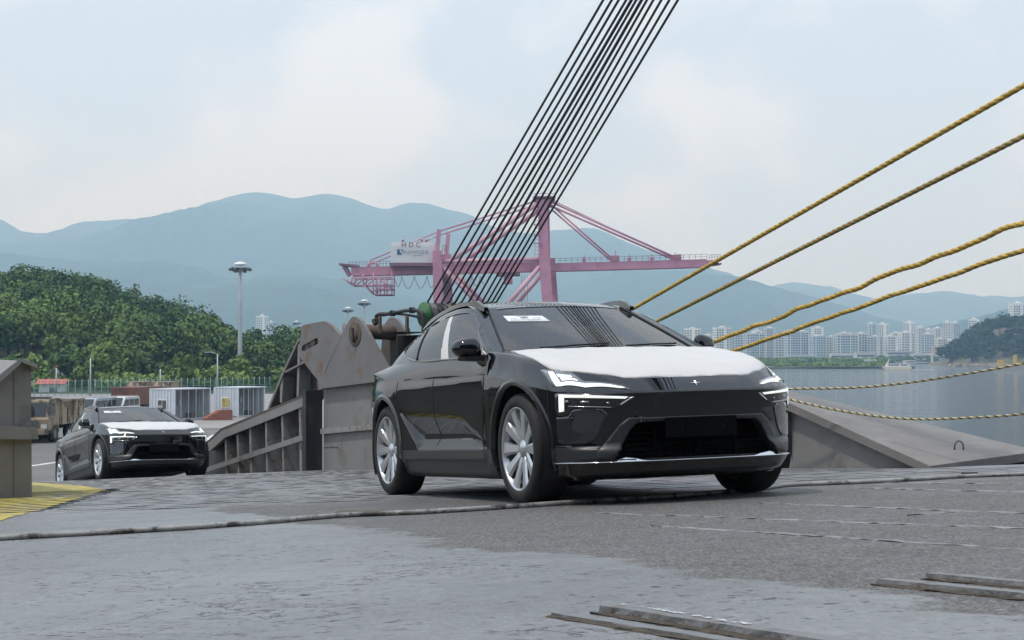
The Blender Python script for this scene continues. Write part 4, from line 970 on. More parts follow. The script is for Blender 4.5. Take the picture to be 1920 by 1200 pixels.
for ctrl, lab in (([(1380, 735, 17.2), (1480, 729.5, 17.0), (1600, 727, 16.7), (1700, 718, 16.4), (1800, 703, 16.1), (1920, 681, 15.8), (2060, 650, 15.5)], 'striped black and cream safety rope, upper of the two over the water'),
                  ([(1380, 722, 17.2), (1485, 750, 16.7), (1560, 767, 16.4), (1640, 780, 16.1), (1720, 786, 15.8), (1800, 784, 15.5), (1920, 776, 15.2), (2060, 752, 14.9)], 'striped black and cream safety rope sagging over the sloping cap')):
    path = catmull([tuple(at(*q)) for q in ctrl], 60)
    strands(path, .0125, .085, 3, 'safety_rope', tw, lab, 'rope', 'safety ropes')
# stanchion that holds the safety ropes behind the car
q = at(1380, 735, 17.2); b = MB(); b.cyl((q.x, q.y, deck_z(q.x, q.y)), (q.x, q.y, q.z + .2), .03, n=12); b.lathe([(.0, .0), (.04, .0), (.045, .03), (.0, .04)], (q.x, q.y, q.z + .2), (0, 0, 1), 14); b.box((q.x, q.y, deck_z(q.x, q.y) + .02), (.2, .2, .03))
tag(b.build('stanchion', M_STEEL), 'steel stanchion holding the safety ropes behind the car', 'stanchion')
# quay bollard for the mooring ropes
b = MB(); b.lathe([(.0, .75), (.30, .75), (.36, .68), (.34, .58), (.22, .48), (.21, .15), (.34, .05), (.40, .0)], (BOL.x, BOL.y, 0), (0, 0, 1), 24); tag(b.build('bollard', mat('bollard_black', (.03, .03, .032), rough=.5, noise=.2)), 'black iron mooring bollard at the edge of the quay', 'bollard')

# ------------------------------------------------------------------ the ship itself, behind the camera: hull with the cargo door the ramp belongs to
ship = thing('ship_stern', 'dark blue ship stern with open cargo door at the top of the ramp', 'ship', (0, -8.0, 0))
M_HULL = mat('hull_blue', (.03, .045, .075), rough=.5, noise=.1, nscale=.5); M_HOLD = mat('hold_paint', (.16, .17, .16), rough=.7)
def hq(b, x0, x1, z0, z1, y=0.0): b.add([(x0, y, z0), (x1, y, z0), (x1, y, z1), (x0, y, z1)], [(0, 1, 2, 3)])
b = MB(); hq(b, -22, -5.2, -2.2, 17); hq(b, 7.6, 40, -2.2, 17); hq(b, -5.2, 7.6, 10.5, 17); hq(b, -5.2, 7.6, -2.2, 4.6); b.build('hull_plate', M_HULL, ship)
b = MB(); zf = 4.7
b.add([(-5.2, 0, zf), (7.6, 0, zf), (7.6, -40, zf), (-5.2, -40, zf), (-5.2, 0, 10.5), (7.6, 0, 10.5), (7.6, -40, 10.5), (-5.2, -40, 10.5)], [(0, 1, 2, 3), (4, 7, 6, 5), (0, 3, 7, 4), (1, 5, 6, 2), (3, 2, 6, 7)]); b.build('cargo_hold', M_HOLD, ship)
# ================================================================== cars
M_PAINT = mat('car_paint_black', (0.0045, 0.0055, 0.0075), rough=0.3, coat=1.0, spec=0.0)
[n for n in M_PAINT.node_tree.nodes if n.type == 'BSDF_PRINCIPLED'][0].inputs['Coat IOR'].default_value = 1.68
M_CLAD = mat('car_cladding', (0.034, 0.036, 0.039), rough=0.40, noise=0.06, nscale=60)
M_GLOSSBLK = mat('car_gloss_black', (0.006, 0.006, 0.007), rough=0.08, coat=0.6)
M_ARCH = mat('arch_trim', (0.012, 0.013, 0.014), rough=0.2, coat=0.5)
M_GRILLE = mat('grille_black', (0.004, 0.004, 0.005), rough=0.55, spec=0.05)
M_DARK = mat('car_dark_plastic', (0.012, 0.012, 0.013), rough=0.6)
M_RUB = mat('tyre_rubber', (0.016, 0.016, 0.017), rough=0.72, noise=0.25, nscale=30, bump=0.15, bscale=120)
M_FILM = mat('white_film', (0.66, 0.65, 0.64), rough=0.42, bump=0.30, bscale=6, noise=0.02, nscale=5)
M_RIM = mat('rim_silver', (0.60, 0.63, 0.66), rough=0.30, metal=0.75, noise=0.05, nscale=40)
M_RIMD = mat('rim_dark', (0.06, 0.065, 0.07), rough=0.35, metal=0.6)
M_CHROME = mat('chrome', (0.75, 0.76, 0.77), rough=0.12, metal=1.0)
M_LED = mat('led_light', (0.9, 0.92, 0.9), rough=0.3, emit=(0.93, 1.0, 0.90), estr=0.75)
M_LENS = mat('lamp_lens', (0.30, 0.33, 0.36), rough=0.12, coat=1.0)
M_LAMPD = mat('lamp_housing', (0.018, 0.02, 0.022), rough=0.12, coat=1.0)
M_RED = mat('tail_red', (0.22, 0.012, 0.014), rough=0.2, coat=0.8)
M_PAPER = mat('paper', (0.82, 0.86, 0.87), rough=0.6)
M_INK = mat('ink', (0.14, 0.17, 0.2), rough=0.6)
M_SEAT = mat('seat_fabric', (0.05, 0.052, 0.055), rough=0.8, noise=0.1, nscale=20)
M_WSG = glass_mat('windshield_glass', (0.50, 0.60, 0.58), 2.0)
M_SIDEG = glass_mat('side_glass', (0.60, 0.70, 0.68), 2.2)
M_PRIV = glass_mat('privacy_glass', (0.09, 0.095, 0.10), 2.3)

# ---- plan outline of the lower body, front centre -> rear centre (left half)
_OUT = catmull([(.905, 0), (.898, .2), (.875, .4), (.83, .57), (.755, .71), (.63, .83), (.46, .91), (.26, .955), (0, .985), (-.4, .985),
                (-1.0, .972), (-1.75, .966), (-2.4, .974), (-2.75, .99), (-3.05, .99), (-3.35, .965), (-3.6, .90), (-3.78, .76), (-3.88, .5), (-3.92, .25), (-3.93, 0)])
_seg = np.hypot(*np.diff(_OUT, axis=0).T); _arc = np.r_[0, np.cumsum(_seg)]
S_END = _arc[-1]
_tan = np.gradient(_OUT, _arc, axis=0); _tan[0] = (0, 1); _tan[-1] = (0, -1)
_nor = np.stack([_tan[:, 1], -_tan[:, 0]], 1); _nor /= np.linalg.norm(_nor, axis=1)[:, None]
def outl(s):
    return [np.interp(s, _arc, c) for c in (_OUT[:, 0], _OUT[:, 1], _nor[:, 0], _nor[:, 1])]
_if = int(np.argmin(abs(_OUT[:, 0] - .05)))
def s_y(y): return float(np.interp(y, _OUT[:_if, 1], _arc[:_if]))          # front part: arc position of a half width
def s_x(x): return float(np.interp(-x, -_OUT[:, 0], _arc))                  # side part: arc position of a station
_L = pchip([-2.75, -2.6, -2.455, -1.136, -.78, -.62], [.66, .675, .666, .593, .48, .46])
_Z1 = pchip([-2.6, -1.0, -.72, -.6], [.47, .462, .43, .40]); _Z2 = pchip([-2.6, -1.0, -.72, -.6], [.515, .505, .455, .41])
def _A(x, z):
    xr = -2.47 + (.66 - np.clip(z, .44, .70)) * 1.5
    return sstep(xr - .05, xr + .05, x) * sstep(-.59, -.80, x)
def _interp_rows(z, nodes):
    """nodes: list of (zk, dk), each an array over s or a number; z,s broadcast"""
    d = np.zeros(z.shape)
    zs = [np.broadcast_to(a, z.shape) for a, _ in nodes]; ds = [np.broadcast_to(b, z.shape) for _, b in nodes]
    d = np.where(z <= zs[0], ds[0], d)
    for i in range(len(nodes) - 1):
        k = (z > zs[i]) & (z <= zs[i + 1]); t = (z - zs[i]) / np.maximum(zs[i + 1] - zs[i], 1e-6)
        d = np.where(k, ds[i] + (ds[i + 1] - ds[i]) * t, d)
    return np.where(z > zs[-1], ds[-1], d)
_FR = [(.165, .20), (.19, .085), (.21, .05), (.268, .014), (.284, .004), (.290, .03), (.30, .012), (.372, .016), (.385, .048), (.5, .046), (.62, .036), (.70, .022), (.728, .012), (.742, .022), (.79, .05)]
_RE = [(.165, .30), (.25, .12), (.32, .05), (.5, .03), (.6, .02), (.7, .06), (.9, .05), (1.0, .02)]
def inset(s, z):
    s = np.asarray(s, float); z = np.asarray(z, float); s, z = np.broadcast_arrays(s, z)
    x, y, nx, ny = outl(s)
    wf = sstep(.42, .86, nx); wr = sstep(.45, .9, -nx)
    zl = _L(x); a = _A(x, z)
    side = _interp_rows(z, [(.165, .12), (.20, .06), (.30, .035), (.312, .002), (.385, .0), (_Z1(x), .055 * a), (_Z2(x), .058 * a), (zl, .012 * a), (zl + .05, .004), (.80, .0), (.90, .004), (.99, .03)])
    fen = _interp_rows(z, [(.165, .13), (.20, .07), (.28, .02), (.39, .008), (.40, .012), (.6, .006), (.8, .0), (.9, .008), (.99, .03)])
    wd = sstep(-.56, -.62, x) * sstep(-2.66, -2.58, x)
    sd = side * wd + fen * (1 - wd)
    return sd * (1 - wf - wr) + _interp_rows(z, _FR) * wf + _interp_rows(z, _RE) * wr
def S(s, z, off=0.0):
    s = np.asarray(s, float); z = np.asarray(z, float); s, z = np.broadcast_arrays(s, z)
    x, y, nx, ny = outl(s); d = inset(s, z) - off
    return np.stack([x - nx * d, np.maximum(y - ny * d, 0), z], -1)
_zE = pchip([0, s_y(.3), s_y(.52), s_y(.75), s_y(.88), s_x(.4), s_x(.15), s_x(-.2), s_x(-.5), s_x(-1), s_x(-1.75), s_x(-2.4), s_x(-3), s_x(-3.4), S_END],
            [.740, .740, .743, .749, .758, .782, .828, .880, .912, .925, .94, .96, 1.015, 1.065, 1.07])
_kE = pchip([0, s_y(.5), s_y(.85), s_x(.3), s_x(-.2), s_x(-.5), S_END], [.80, .85, .95, 1.1, 1.8, 3.0, 3.0])
_sd = np.linspace(0, s_x(-1.0), 500)
_EP = S(_sd, _zE(_sd)); _EZ = _zE(_sd); _EK = _kE(_sd)
_zc = pchip([-.9, -.5, -.3, 0, .3, .55, .72, .83, .90], [1.14, 1.114, 1.088, 1.038, .985, .922, .858, .80, .75])
def smin(a, b, k):
    h = np.clip(.5 + .5 * (b - a) / k, 0, 1); return b + (a - b) * h - k * h * (1 - h)
def capz(x, y):
    x = np.atleast_1d(np.asarray(x, float)); y = np.abs(np.atleast_1d(np.asarray(y, float))); sh = x.shape; xf, yf = x.ravel(), y.ravel()
    z = np.zeros(xf.shape)
    for i in range(0, len(xf), 4000):
        dx = xf[i:i + 4000, None] - _EP[None, :, 0]; dy = yf[i:i + 4000, None] - _EP[None, :, 1]; dd = np.hypot(dx, dy); j = dd.argmin(1)
        r = dd[np.arange(len(j)), j]
        z[i:i + 4000] = smin(_EZ[j] + _EK[j] * r, _zc(xf[i:i + 4000]) - .022 * (yf[i:i + 4000] / .8) ** 2, .035)
    return z.reshape(sh)

# ---- greenhouse
_GB = [(-.36, 0, 1.085), (-.41, .38, 1.085), (-.52, .65, 1.09), (-.61, .785, 1.088), (-.575, .88, 1.058), (-.52, .932, 1.04), (-.9, .930, 1.05), (-1.5, .927, 1.068),
       (-2.1, .918, 1.083), (-2.6, .895, 1.11), (-3.1, .845, 1.125), (-3.42, .735, 1.13), (-3.66, .4, 1.12), (-3.72, 0, 1.12)]
_GR = [(-1.40, 0, 1.500), (-1.42, .26, 1.497), (-1.46, .45, 1.488), (-1.455, .582, 1.480), (-1.455, .645, 1.478), (-1.52, .678, 1.487), (-1.66, .688, 1.501), (-1.92, .688, 1.503),
       (-2.30, .680, 1.478), (-2.64, .655, 1.432), (-2.93, .625, 1.375), (-3.18, .50, 1.36), (-3.30, .3, 1.37), (-3.33, 0, 1.38)]
GN_ = 26
_gb = catmull(_GB, GN_); _gr = catmull(_GR, GN_); _gt = np.arange(len(_gb)) / GN_
for _arr, _p0, _p1 in ((_gb, (-.36, 0, 1.085), (-.61, .785, 1.088)), (_gr, (-1.40, 0, 1.500), (-1.455, .582, 1.480))):     # windshield: plain parabolas in plan
    _u = np.clip(_gt / 3.0, 0, 1); _k = _gt <= 3.0
    for _c in range(3): _arr[_k, _c] = ((_p0[_c] + (_p1[_c] - _p0[_c]) * (_u if _c == 1 else _u ** 2)))[_k]
DLO = [(-.60, 1.066), (-.95, 1.222), (-1.33, 1.405), (-1.46, 1.445), (-1.64, 1.460), (-1.89, 1.460), (-2.25, 1.436), (-2.50, 1.400), (-2.72, 1.345), (-2.86, 1.258), (-2.86, 1.236),
       (-2.76, 1.197), (-2.48, 1.140), (-2.1, 1.104), (-1.5, 1.086), (-1.0, 1.070)]
_D = np.array(DLO); DLO_D = catmull(np.vstack([_D, _D[:1]]), 6)[:-1]
NV = 34
_vv = np.linspace(0, 1, NV)
_bul = np.interp(_gt, [0, 2.2, 3.0, 5.2, 6.5, 10, 11.5, 13], [.016, .016, .008, .0, .03, .03, .03, .03])
_gn = np.gradient(_gb[:, :2], axis=0); _gn = np.stack([_gn[:, 1], -_gn[:, 0]], 1); _gn /= np.linalg.norm(_gn, axis=1)[:, None]
_gn[(_gt > 3.0) & (_gt < 5.6)] = (.35, .94); _gn[0] = (1, 0); _gn[-1] = (-1, 0)
GH = _gb[:, None, :] * (1 - _vv[None, :, None]) + _gr[:, None, :] * _vv[None, :, None]
GH[:, :, :2] += (_gn * _bul[:, None])[:, None, :] * (4 * _vv * (1 - _vv))[None, :, None]
GH[:, :, 1] = np.maximum(GH[:, :, 1], 0); GH[0, :, 1] = 0; GH[-1, :, 1] = 0
_side = (_gt > 4.75) & (_gt < 10.9)
_sx, _sz = snap_poly(DLO_D, GH[_side][:, :, 0], GH[_side][:, :, 2], .0085)
_tmp = GH[_side]; _tmp[:, :, 0] = _sx; _tmp[:, :, 2] = _sz; GH[_side] = _tmp

def grid_faces(nr, nc):
    i, j = np.meshgrid(np.arange(nr - 1), np.arange(nc - 1), indexing='ij'); a = (i * nc + j).ravel()
    return np.stack([a, a + nc, a + nc + 1, a + 1], 1)

def make_car(name, label, group):
    root = thing(name, label, 'car', group=group)
    parts = {}                                   # part -> list of (V, F, mi)
    def put(key, V, F, mi=None):
        parts.setdefault(key, []).append((np.asarray(V, float), np.asarray(F, int), np.zeros(len(F), int) if mi is None else np.asarray(mi, int)))
    def emit(key, nm, mats, smooth=True, parent=root, label=None):
        V, F, Mi, b = [], [], [], 0
        for v, f, m_ in parts.pop(key):
            V.append(v); F.append(f + b); Mi.append(m_); b += len(v)
        V, F, Mi = np.vstack(V), np.vstack(F), np.concatenate(Mi)
        u = np.unique(F); rm = np.full(len(V), -1); rm[u] = np.arange(len(u))
        o = np_mesh(nm, V[u], rm[F], mats, Mi, smooth, parent)
        bm = bmesh.new(); bm.from_mesh(o.data); bmesh.ops.remove_doubles(bm, verts=bm.verts, dist=0.0004); bm.to_mesh(o.data); bm.free()
        if label: o['label'] = label
        return o
    # -------- lower body wrap
    sg = np.arange(0, S_END, .0185); sg = np.r_[sg, S_END]
    zr = np.arange(.165, .7201, .0105)
    ns, nz2 = len(sg), 16
    zE = _zE(sg)
    Z = np.concatenate([np.broadcast_to(zr, (ns, len(zr))), .72 + (zE - .72)[:, None] * (np.arange(1, nz2 + 1) / nz2)[None]], 1)
    SG = np.broadcast_to(sg[:, None], Z.shape)
    P = S(SG, Z)
    X0, Y0 = P[..., 0].copy(), P[..., 2].copy()
    ARCH = [[(cx + .452 * math.cos(t), .385 + .452 * math.sin(t)) for t in np.linspace(0, 2 * math.pi, 90, endpoint=False)] for cx in (0, -3.0)]
    GR = [(-.60, .302), (.60, .302), (.49, .49), (.445, .538), (-.445, .538), (-.49, .49)]
    lat = (SG > s_x(.62)) & (SG < s_x(-3.7))
    for A in ARCH:
        x_, z_ = snap_poly(A, P[..., 0], P[..., 2], .0085)
        P[..., 0] = np.where(lat, x_, P[..., 0]); P[..., 2] = np.where(lat, z_, P[..., 2])
    F = grid_faces(*Z.shape); V = P.reshape(-1, 3)
    fc = V[F].mean(1); fs = SG.reshape(-1)[F].mean(1)
    keep = np.ones(len(F), bool)
    for A in ARCH: keep &= ~((fs > s_x(.62)) & (fs < s_x(-3.7)) & in_poly(A, fc[:, 0], fc[:, 2]))
    front = fs < s_x(.45)
    grille = (fs < s_y(.75)) & in_poly(GR, fc[:, 1], fc[:, 2])
    keep &= ~grille
    F, fc, fs, front = F[keep], fc[keep], fs[keep], front[keep]
    x, z = fc[:, 0], fc[:, 2]
    clad = np.where(front & (z < .287), 2, (z < .383).astype(int))
    skirt = (x < -.40) & (x > -2.60) & (z < .388 + (_Z1(x) - .388) * np.where(_A(x, z) > .3, 1, 0))
    key = np.full(len(F), 'rear_quarter', dtype=object)
    key[(x < .45)] = 'rear_quarter'
    key[(x > -.57) & (x <= .45)] = 'front_fender'
    key[(x <= -.57) & (x > -1.735)] = 'front_door'
    key[(x <= -1.735) & (x > -2.62)] = 'rear_door'
    key[(x < -3.52)] = 'rear_bumper'
    key[front] = 'front_bumper'
    key[skirt] = 'side_skirt'
    for sgn in (1, -1):
        Vs = V * np.array([1, sgn, 1]); Fs = F if sgn == 1 else F[:, ::-1]
        for kx in np.unique(key):
            k = key == kx
            nm = kx if kx.endswith('bumper') else (kx, sgn)
            put(nm, Vs, Fs[k], clad[k])
    # -------- shoulder strip between the crease and the side windows
    sh = sg[(sg >= s_x(-.50))]
    e = S(sh, _zE(sh))
    top = np.zeros_like(e)
    for i, q in enumerate(e):
        if q[0] > -3.3:
            sel = (_gt > 5.0) & (_gt < 11.2); top[i] = [np.interp(-q[0], -_gb[sel][:, 0], _gb[sel][:, c]) for c in range(3)]; top[i, 0] = q[0]
        else:
            f_ = (sh[i] - s_x(-3.3)) / (S_END - s_x(-3.3)); tt = np.interp(f_, [0, 1], [np.interp(3.3, -_gb[260:][:, 0], _gt[260:]) if False else 10.65, 13.0])
            top[i] = [np.interp(tt, _gt, _gb[:, c]) for c in range(3)]
    tv = np.linspace(0, 1, 12)
    Q = e[:, None] * (1 - tv[None, :, None]) + top[:, None] * tv[None, :, None]
    Q[:, :, 1] += .008 * (4 * tv * (1 - tv))[None]
    Fq = grid_faces(len(sh), 12); Vq = Q.reshape(-1, 3); xc = Vq[Fq].mean(1)[:, 0]
    kq = np.where(xc > -.57, 'front_fender', np.where(xc > -1.735, 'front_door', np.where(xc > -2.62, 'rear_door', np.where(xc > -3.52, 'rear_quarter', 'rear_bumper'))))
    for sgn in (1, -1):
        Vs = Vq * np.array([1, sgn, 1]); Fs = Fq if sgn == 1 else Fq[:, ::-1]
        for kx in np.unique(kq):
            put(kx if kx.endswith('bumper') else (kx, sgn), Vs, Fs[kq == kx])
    # -------- hood, fender tops
    sh = np.linspace(0, s_x(-.66), 190); e = S(sh, _zE(sh))
    cx = np.interp(sh, [0, s_y(.5), s_y(.85), sh[-1]], [.86, .72, .3, -.62])
    tv = np.r_[np.linspace(0, .22, 22), np.linspace(.22, 1, 34)[1:]]
    Q = np.zeros((len(sh), len(tv), 3))
    Q[..., 0] = e[:, None, 0] + (cx - e[:, 0])[:, None] * tv; Q[..., 1] = e[:, None, 1] * (1 - tv)
    Q[..., 2] = capz(Q[..., 0], Q[..., 1]); Q[:, 0, 2] = e[:, 2]
    Fh = grid_faces(len(sh), len(tv)); Vh = Q.reshape(-1, 3); hc = Vh[Fh].mean(1)
    ti = np.tile(np.arange(len(tv) - 1), len(sh) - 1)
    isf = (hc[:, 1] > .80 + .10 * sstep(.0, .5, hc[:, 0])) & (hc[:, 0] < .52)
    for sgn in (1, -1):
        Vs = Vh * np.array([1, sgn, 1]); Fs = Fh if sgn == 1 else Fh[:, ::-1]
        put('hood', Vs, Fs[~isf]); put(('front_fender', sgn), Vs, Fs[isf])
    # -------- greenhouse
    Vg = GH.reshape(-1, 3); Fg = grid_faces(len(_gt), NV); gc = Vg[Fg].mean(1); gtt = np.repeat(_gt[:-1] + .5 / GN_, NV - 1); gvv = np.tile((_vv[:-1] + _vv[1:]) / 2, len(_gt) - 1)
    isws = (gtt < 3.02) & (gvv < .972)
    isbk = (gtt > 11.6) & (gvv < .93) & (gvv > .1)
    isd = (gtt > 4.7) & (gtt < 10.95) & in_poly(DLO_D, gc[:, 0], gc[:, 2])
    bl = lambda zz, a, b: a + (b - a) * (zz - 1.08) / .38
    gx, gz = gc[:, 0], gc[:, 2]
    pil = isd & (gx > bl(gz, -1.62, -1.93)) & (gx < bl(gz, -1.45, -1.85))
    frontw = isd & ~pil & (gx >= bl(gz, -1.45, -1.85)); rearw = isd & ~pil & (gx <= bl(gz, -1.62, -1.93)) & (gx > bl(gz, -2.26, -2.5))
    quart = isd & ~pil & (gx <= bl(gz, -2.26, -2.5))
    for sgn in (1, -1):
        Vs = Vg * np.array([1, sgn, 1]); Fs = Fg if sgn == 1 else Fg[:, ::-1]
        put('pillars', Vs, Fs[~(isws | isbk | isd)]); put('windshield', Vs, Fs[isws]); put('rear_window', Vs, Fs[isbk])
        put(('door_window', sgn), Vs, Fs[frontw]); put(('rear_door_window', sgn), Vs, Fs[rearw]); put(('quarter_window', sgn), Vs, Fs[quart])
        put(('pillar_trim', sgn), Vs, Fs[pil])
    # -------- roof
    rt = np.linspace(0, 1, 26); R0 = _gr; cxr = np.interp(_gt, [0, 3.5, 5, 10.5, 13], [-1.40, -1.62, -1.72, -3.05, -3.33])
    Q = np.zeros((len(_gt), 26, 3)); Q[..., 0] = R0[:, None, 0] + (cxr - R0[:, 0])[:, None] * rt; Q[..., 1] = R0[:, None, 1] * (1 - rt)
    zcr = pchip([-3.33, -3.1, -2.7, -2.3, -1.95, -1.65, -1.4], [1.38, 1.452, 1.530, 1.570, 1.573, 1.545, 1.50])
    rr = np.zeros(Q.shape[:2])
    for i in range(len(_gt)):
        dd = np.hypot(Q[i, :, None, 0] - _gr[None, :, 0], Q[i, :, None, 1] - _gr[None, :, 1]); j = dd.argmin(1)
        Q[i, :, 2] = smin(_gr[j, 2] + .85 * dd[np.arange(26), j], zcr(Q[i, :, 0]) - .035 * (Q[i, :, 1] / .62) ** 2, .03)
    Q[:, 0, 2] = R0[:, 2]
    Vr = Q.reshape(-1, 3); Fr = grid_faces(len(_gt), 26)
    for sgn in (1, -1): put('roof', Vr * np.array([1, sgn, 1]), Fr if sgn == 1 else Fr[:, ::-1])
    # -------- write panels
    emit('front_bumper', 'front_bumper', [M_PAINT, M_CLAD, M_GLOSSBLK]); emit('rear_bumper', 'rear_bumper', [M_PAINT, M_CLAD])
    hood = emit('hood', 'hood', [M_PAINT]); emit('roof', 'roof', [M_PAINT]); emit('pillars', 'roof_pillars', [M_PAINT])
    ws = emit('windshield', 'windshield', [M_WSG]); emit('rear_window', 'rear_window', [M_PRIV])
    for sgn in (1, -1):
        for kx, nm in (('front_fender', 'front_fender'), ('rear_quarter', 'rear_quarter'), ('side_skirt', 'side_skirt')):
            emit((kx, sgn), nm, [M_PAINT, M_CLAD] if kx != 'side_skirt' else [M_CLAD, M_CLAD])
        fd = emit(('front_door', sgn), 'front_door', [M_PAINT, M_CLAD]); rd = emit(('rear_door', sgn), 'rear_door', [M_PAINT, M_CLAD])
        emit(('door_window', sgn), 'door_window', [M_SIDEG]); emit(('rear_door_window', sgn), 'door_window', [M_PRIV]); emit(('quarter_window', sgn), 'quarter_window', [M_PRIV])
        pt = emit(('pillar_trim', sgn), 'pillar_film', [M_FILM], label='white protective film on the middle door pillar')
        # flush handles
        for dr, hx, hz in ((fd, -1.42, .958), (rd, -2.39, .985)):
            mb = MB(); a, b = s_x(hx + .085), s_x(hx - .085)
            def hp(s_, z_, o_):
                q = S(s_, z_, o_); return (q[0], q[1] * sgn, q[2])
            ring = [(a, hz - .018), (b, hz - .018), (b, hz + .018), (a, hz + .018)]
            for i in range(4):
                p0, p1 = ring[i], ring[(i + 1) % 4]
                mb.bar(hp(p0[0], min(p0[1], .97), .002), hp(p1[0], min(p1[1], .97), .002), .004, .006)
            mb.build('door_handle', M_DARK, dr)
    # -------- patches that follow the surface
    def patch(poly, fn, thick, nm, material, parent=root, grid=.02, both=True, label=None, smooth=True):
        """poly in a 2D parameter space, fn(a, b, off) -> points; closed thin plate"""
        poly = [Vector(q) for q in poly]
        dn = []
        for i, q in enumerate(poly):
            r_ = poly[(i + 1) % len(poly)]; k = max(1, int((r_ - q).length / grid)); dn += [q + (r_ - q) * (j / k) for j in range(k)]
        n = len(dn); A = np.array(dn); pts = list(dn)
        gx_, gy_ = np.meshgrid(np.arange(A[:, 0].min(), A[:, 0].max(), grid), np.arange(A[:, 1].min(), A[:, 1].max(), grid))
        gx_, gy_ = gx_.ravel() + grid * .37, gy_.ravel() + grid * .41
        ins = in_poly(A, gx_, gy_)
        for a_, b_ in zip(gx_[ins], gy_[ins]):
            if np.min(np.hypot(A[:, 0] - a_, A[:, 1] - b_)) > grid * .45: pts.append(Vector((a_, b_)))
        vv, ee, ff = delaunay_2d_cdt(pts, [(i, (i + 1) % n) for i in range(n)], [], 1, 1e-5)[:3]
        P2 = np.array([tuple(q) for q in vv]); T = np.array([f for f in ff if len(f) == 3])
        V1, V0 = fn(P2[:, 0], P2[:, 1], 1), fn(P2[:, 0], P2[:, 1], 0)
        ed = {}
        for t in T:
            for i in range(3): ed.setdefault(tuple(sorted((t[i], t[(i + 1) % 3]))), []).append((t[i], t[(i + 1) % 3]))
        sk = []
        for k, l_ in ed.items():
            if len(l_) == 1:
                a_, b_ = l_[0]; sk += [(b_, a_, a_ + len(P2)), (b_, a_ + len(P2), b_ + len(P2))]
        Vb = np.vstack([V1, V0]); Fb = np.vstack([T, np.array(sk)])
        a0 = Vb[T[0]]; nrm = np.cross(a0[1] - a0[0], a0[2] - a0[0]); flip = np.dot(nrm, V1[T[0][0]] - V0[T[0][0]]) < 0
        if flip: Fb = Fb[:, ::-1]
        outs = []
        for sgn in ((1, -1) if both else (1,)):
            o = np_mesh(nm, Vb * np.array([1, sgn, 1]), Fb if sgn == 1 else Fb[:, ::-1], material, None, False, parent)
            if smooth: o.data.polygons.foreach_set('use_smooth', np.r_[np.ones(len(T), bool), np.zeros(len(sk), bool)])
            if label: o['label'] = label
            outs.append(o)
        return outs
    def on_wrap(o1, o0): return lambda a, b, k: S(a, b, o1 if k else o0)
    def on_cap(o1, o0):
        def f(a, b, k):
            return np.stack([a, b, capz(a, b) + (o1 if k else o0)], -1)
        return f
    def YZ(l): return [(s_y(y), z) for y, z in l]
    # lower lamp, an L of light in a dark housing
    hs = patch([(1.034, .744), (1.004, .750), (.75, .732), (.52, .712), (.480, .706), (.584, .641), (.625, .631), (.896, .648), (.942, .598), (1.02, .594), (1.040, .634)], on_wrap(.006, -.02), 0, 'lower_headlight', M_LAMPD)
    for poly, nm in (([(1.000, .740), (.75, .7225), (.513, .7055), (.535, .693), (.75, .7055), (.957, .7165), (1.000, .718)], 'light_bar'), ([(1.000, .719), (.957, .7175), (.963, .626), (1.004, .622)], 'light_bar'),
                     ([(.573, .656), (.491, .7035), (.474, .7050), (.487, .6945), (.562, .652)], 'light_tip')):
        for o, h_ in zip(patch(poly, on_wrap(.010, -.004), 0, nm, M_LED if nm == 'light_bar' else M_CHROME, grid=.012), hs): o.parent = h_
    for poly in ([(.84, .676), (.84, .690), (.78, .687), (.78, .674)], [(.95, .684), (.95, .697), (.925, .696), (.925, .682)], [(.66, .664), (.66, .676), (.64, .675), (.64, .663)]):
        for o, h_ in zip(patch(poly, on_wrap(.009, -.004), 0, 'lamp_lens', M_LENS), hs): o.parent = h_
    for o, h_ in zip(patch([(.93, .6575), (.93, .6605), (.63, .6415), (.63, .6385)], on_wrap(.009, -.004), 0, 'lamp_trim', M_CHROME), hs): o.parent = h_
    # upper lamp blade on the hood edge
    ub = patch([(.236, .868), (.247, .857), (.327, .825), (.496, .753), (.63, .714), (.715, .61), (.779, .518), (.830, .476), (.807, .534), (.673, .736), (.526, .850), (.458, .878), (.424, .880), (.339, .872)], on_cap(.004, -.02), 0, 'upper_headlight', M_LAMPD)
    for o, h_ in zip(patch([(.262, .862), (.333, .829), (.496, .760), (.628, .722), (.715, .618), (.779, .526), (.812, .500), (.800, .536), (.668, .732), (.524, .842), (.460, .870), (.427, .872), (.345, .866)], on_cap(.0065, -.01), 0, 'lamp_lens', mat('upper_lens', (.16, .18, .20), rough=.10, coat=1.0)), ub): o.parent = h_
    for poly in ([(.324, .848), (.364, .830), (.507, .836), (.526, .846), (.487, .866), (.417, .862)], [(.505, .834), (.651, .7255), (.782, .547), (.806, .512), (.797, .540), (.671, .7345), (.526, .8455)],
                 [(.406, .824), (.52, .770), (.540, .768), (.439, .825)], [(.461, .821), (.575, .757), (.594, .752), (.497, .822)]):
        for o, h_ in zip(patch(poly, on_cap(.0095, -.004), 0, 'light_bar', M_LED, grid=.012), ub): o.parent = h_
    # bumper corner panel, grille frame, chrome line and fins
    patch([(1.036, .588), (.942, .592), (.904, .640), (.80, .644), (.70, .640), (.66, .60), (.735, .455), (.79, .408), (1.045, .412)], on_wrap(.004, -.02), 0, 'air_curtain_panel', mat('corner_panel', (.022, .026, .033), rough=.10, coat=1.0))
    patch([(.0, .566), (.30, .566), (.505, .568), (.53, .556), (.578, .524), (.70, .392), (.735, .380), (.735, .300), (.655, .296), (.645, .288), (.605, .330), (.506, .488), (.47, .525), (.439, .535), (.0, .540)], on_wrap(.016, -.05), 0, 'grille_frame', M_CLAD)
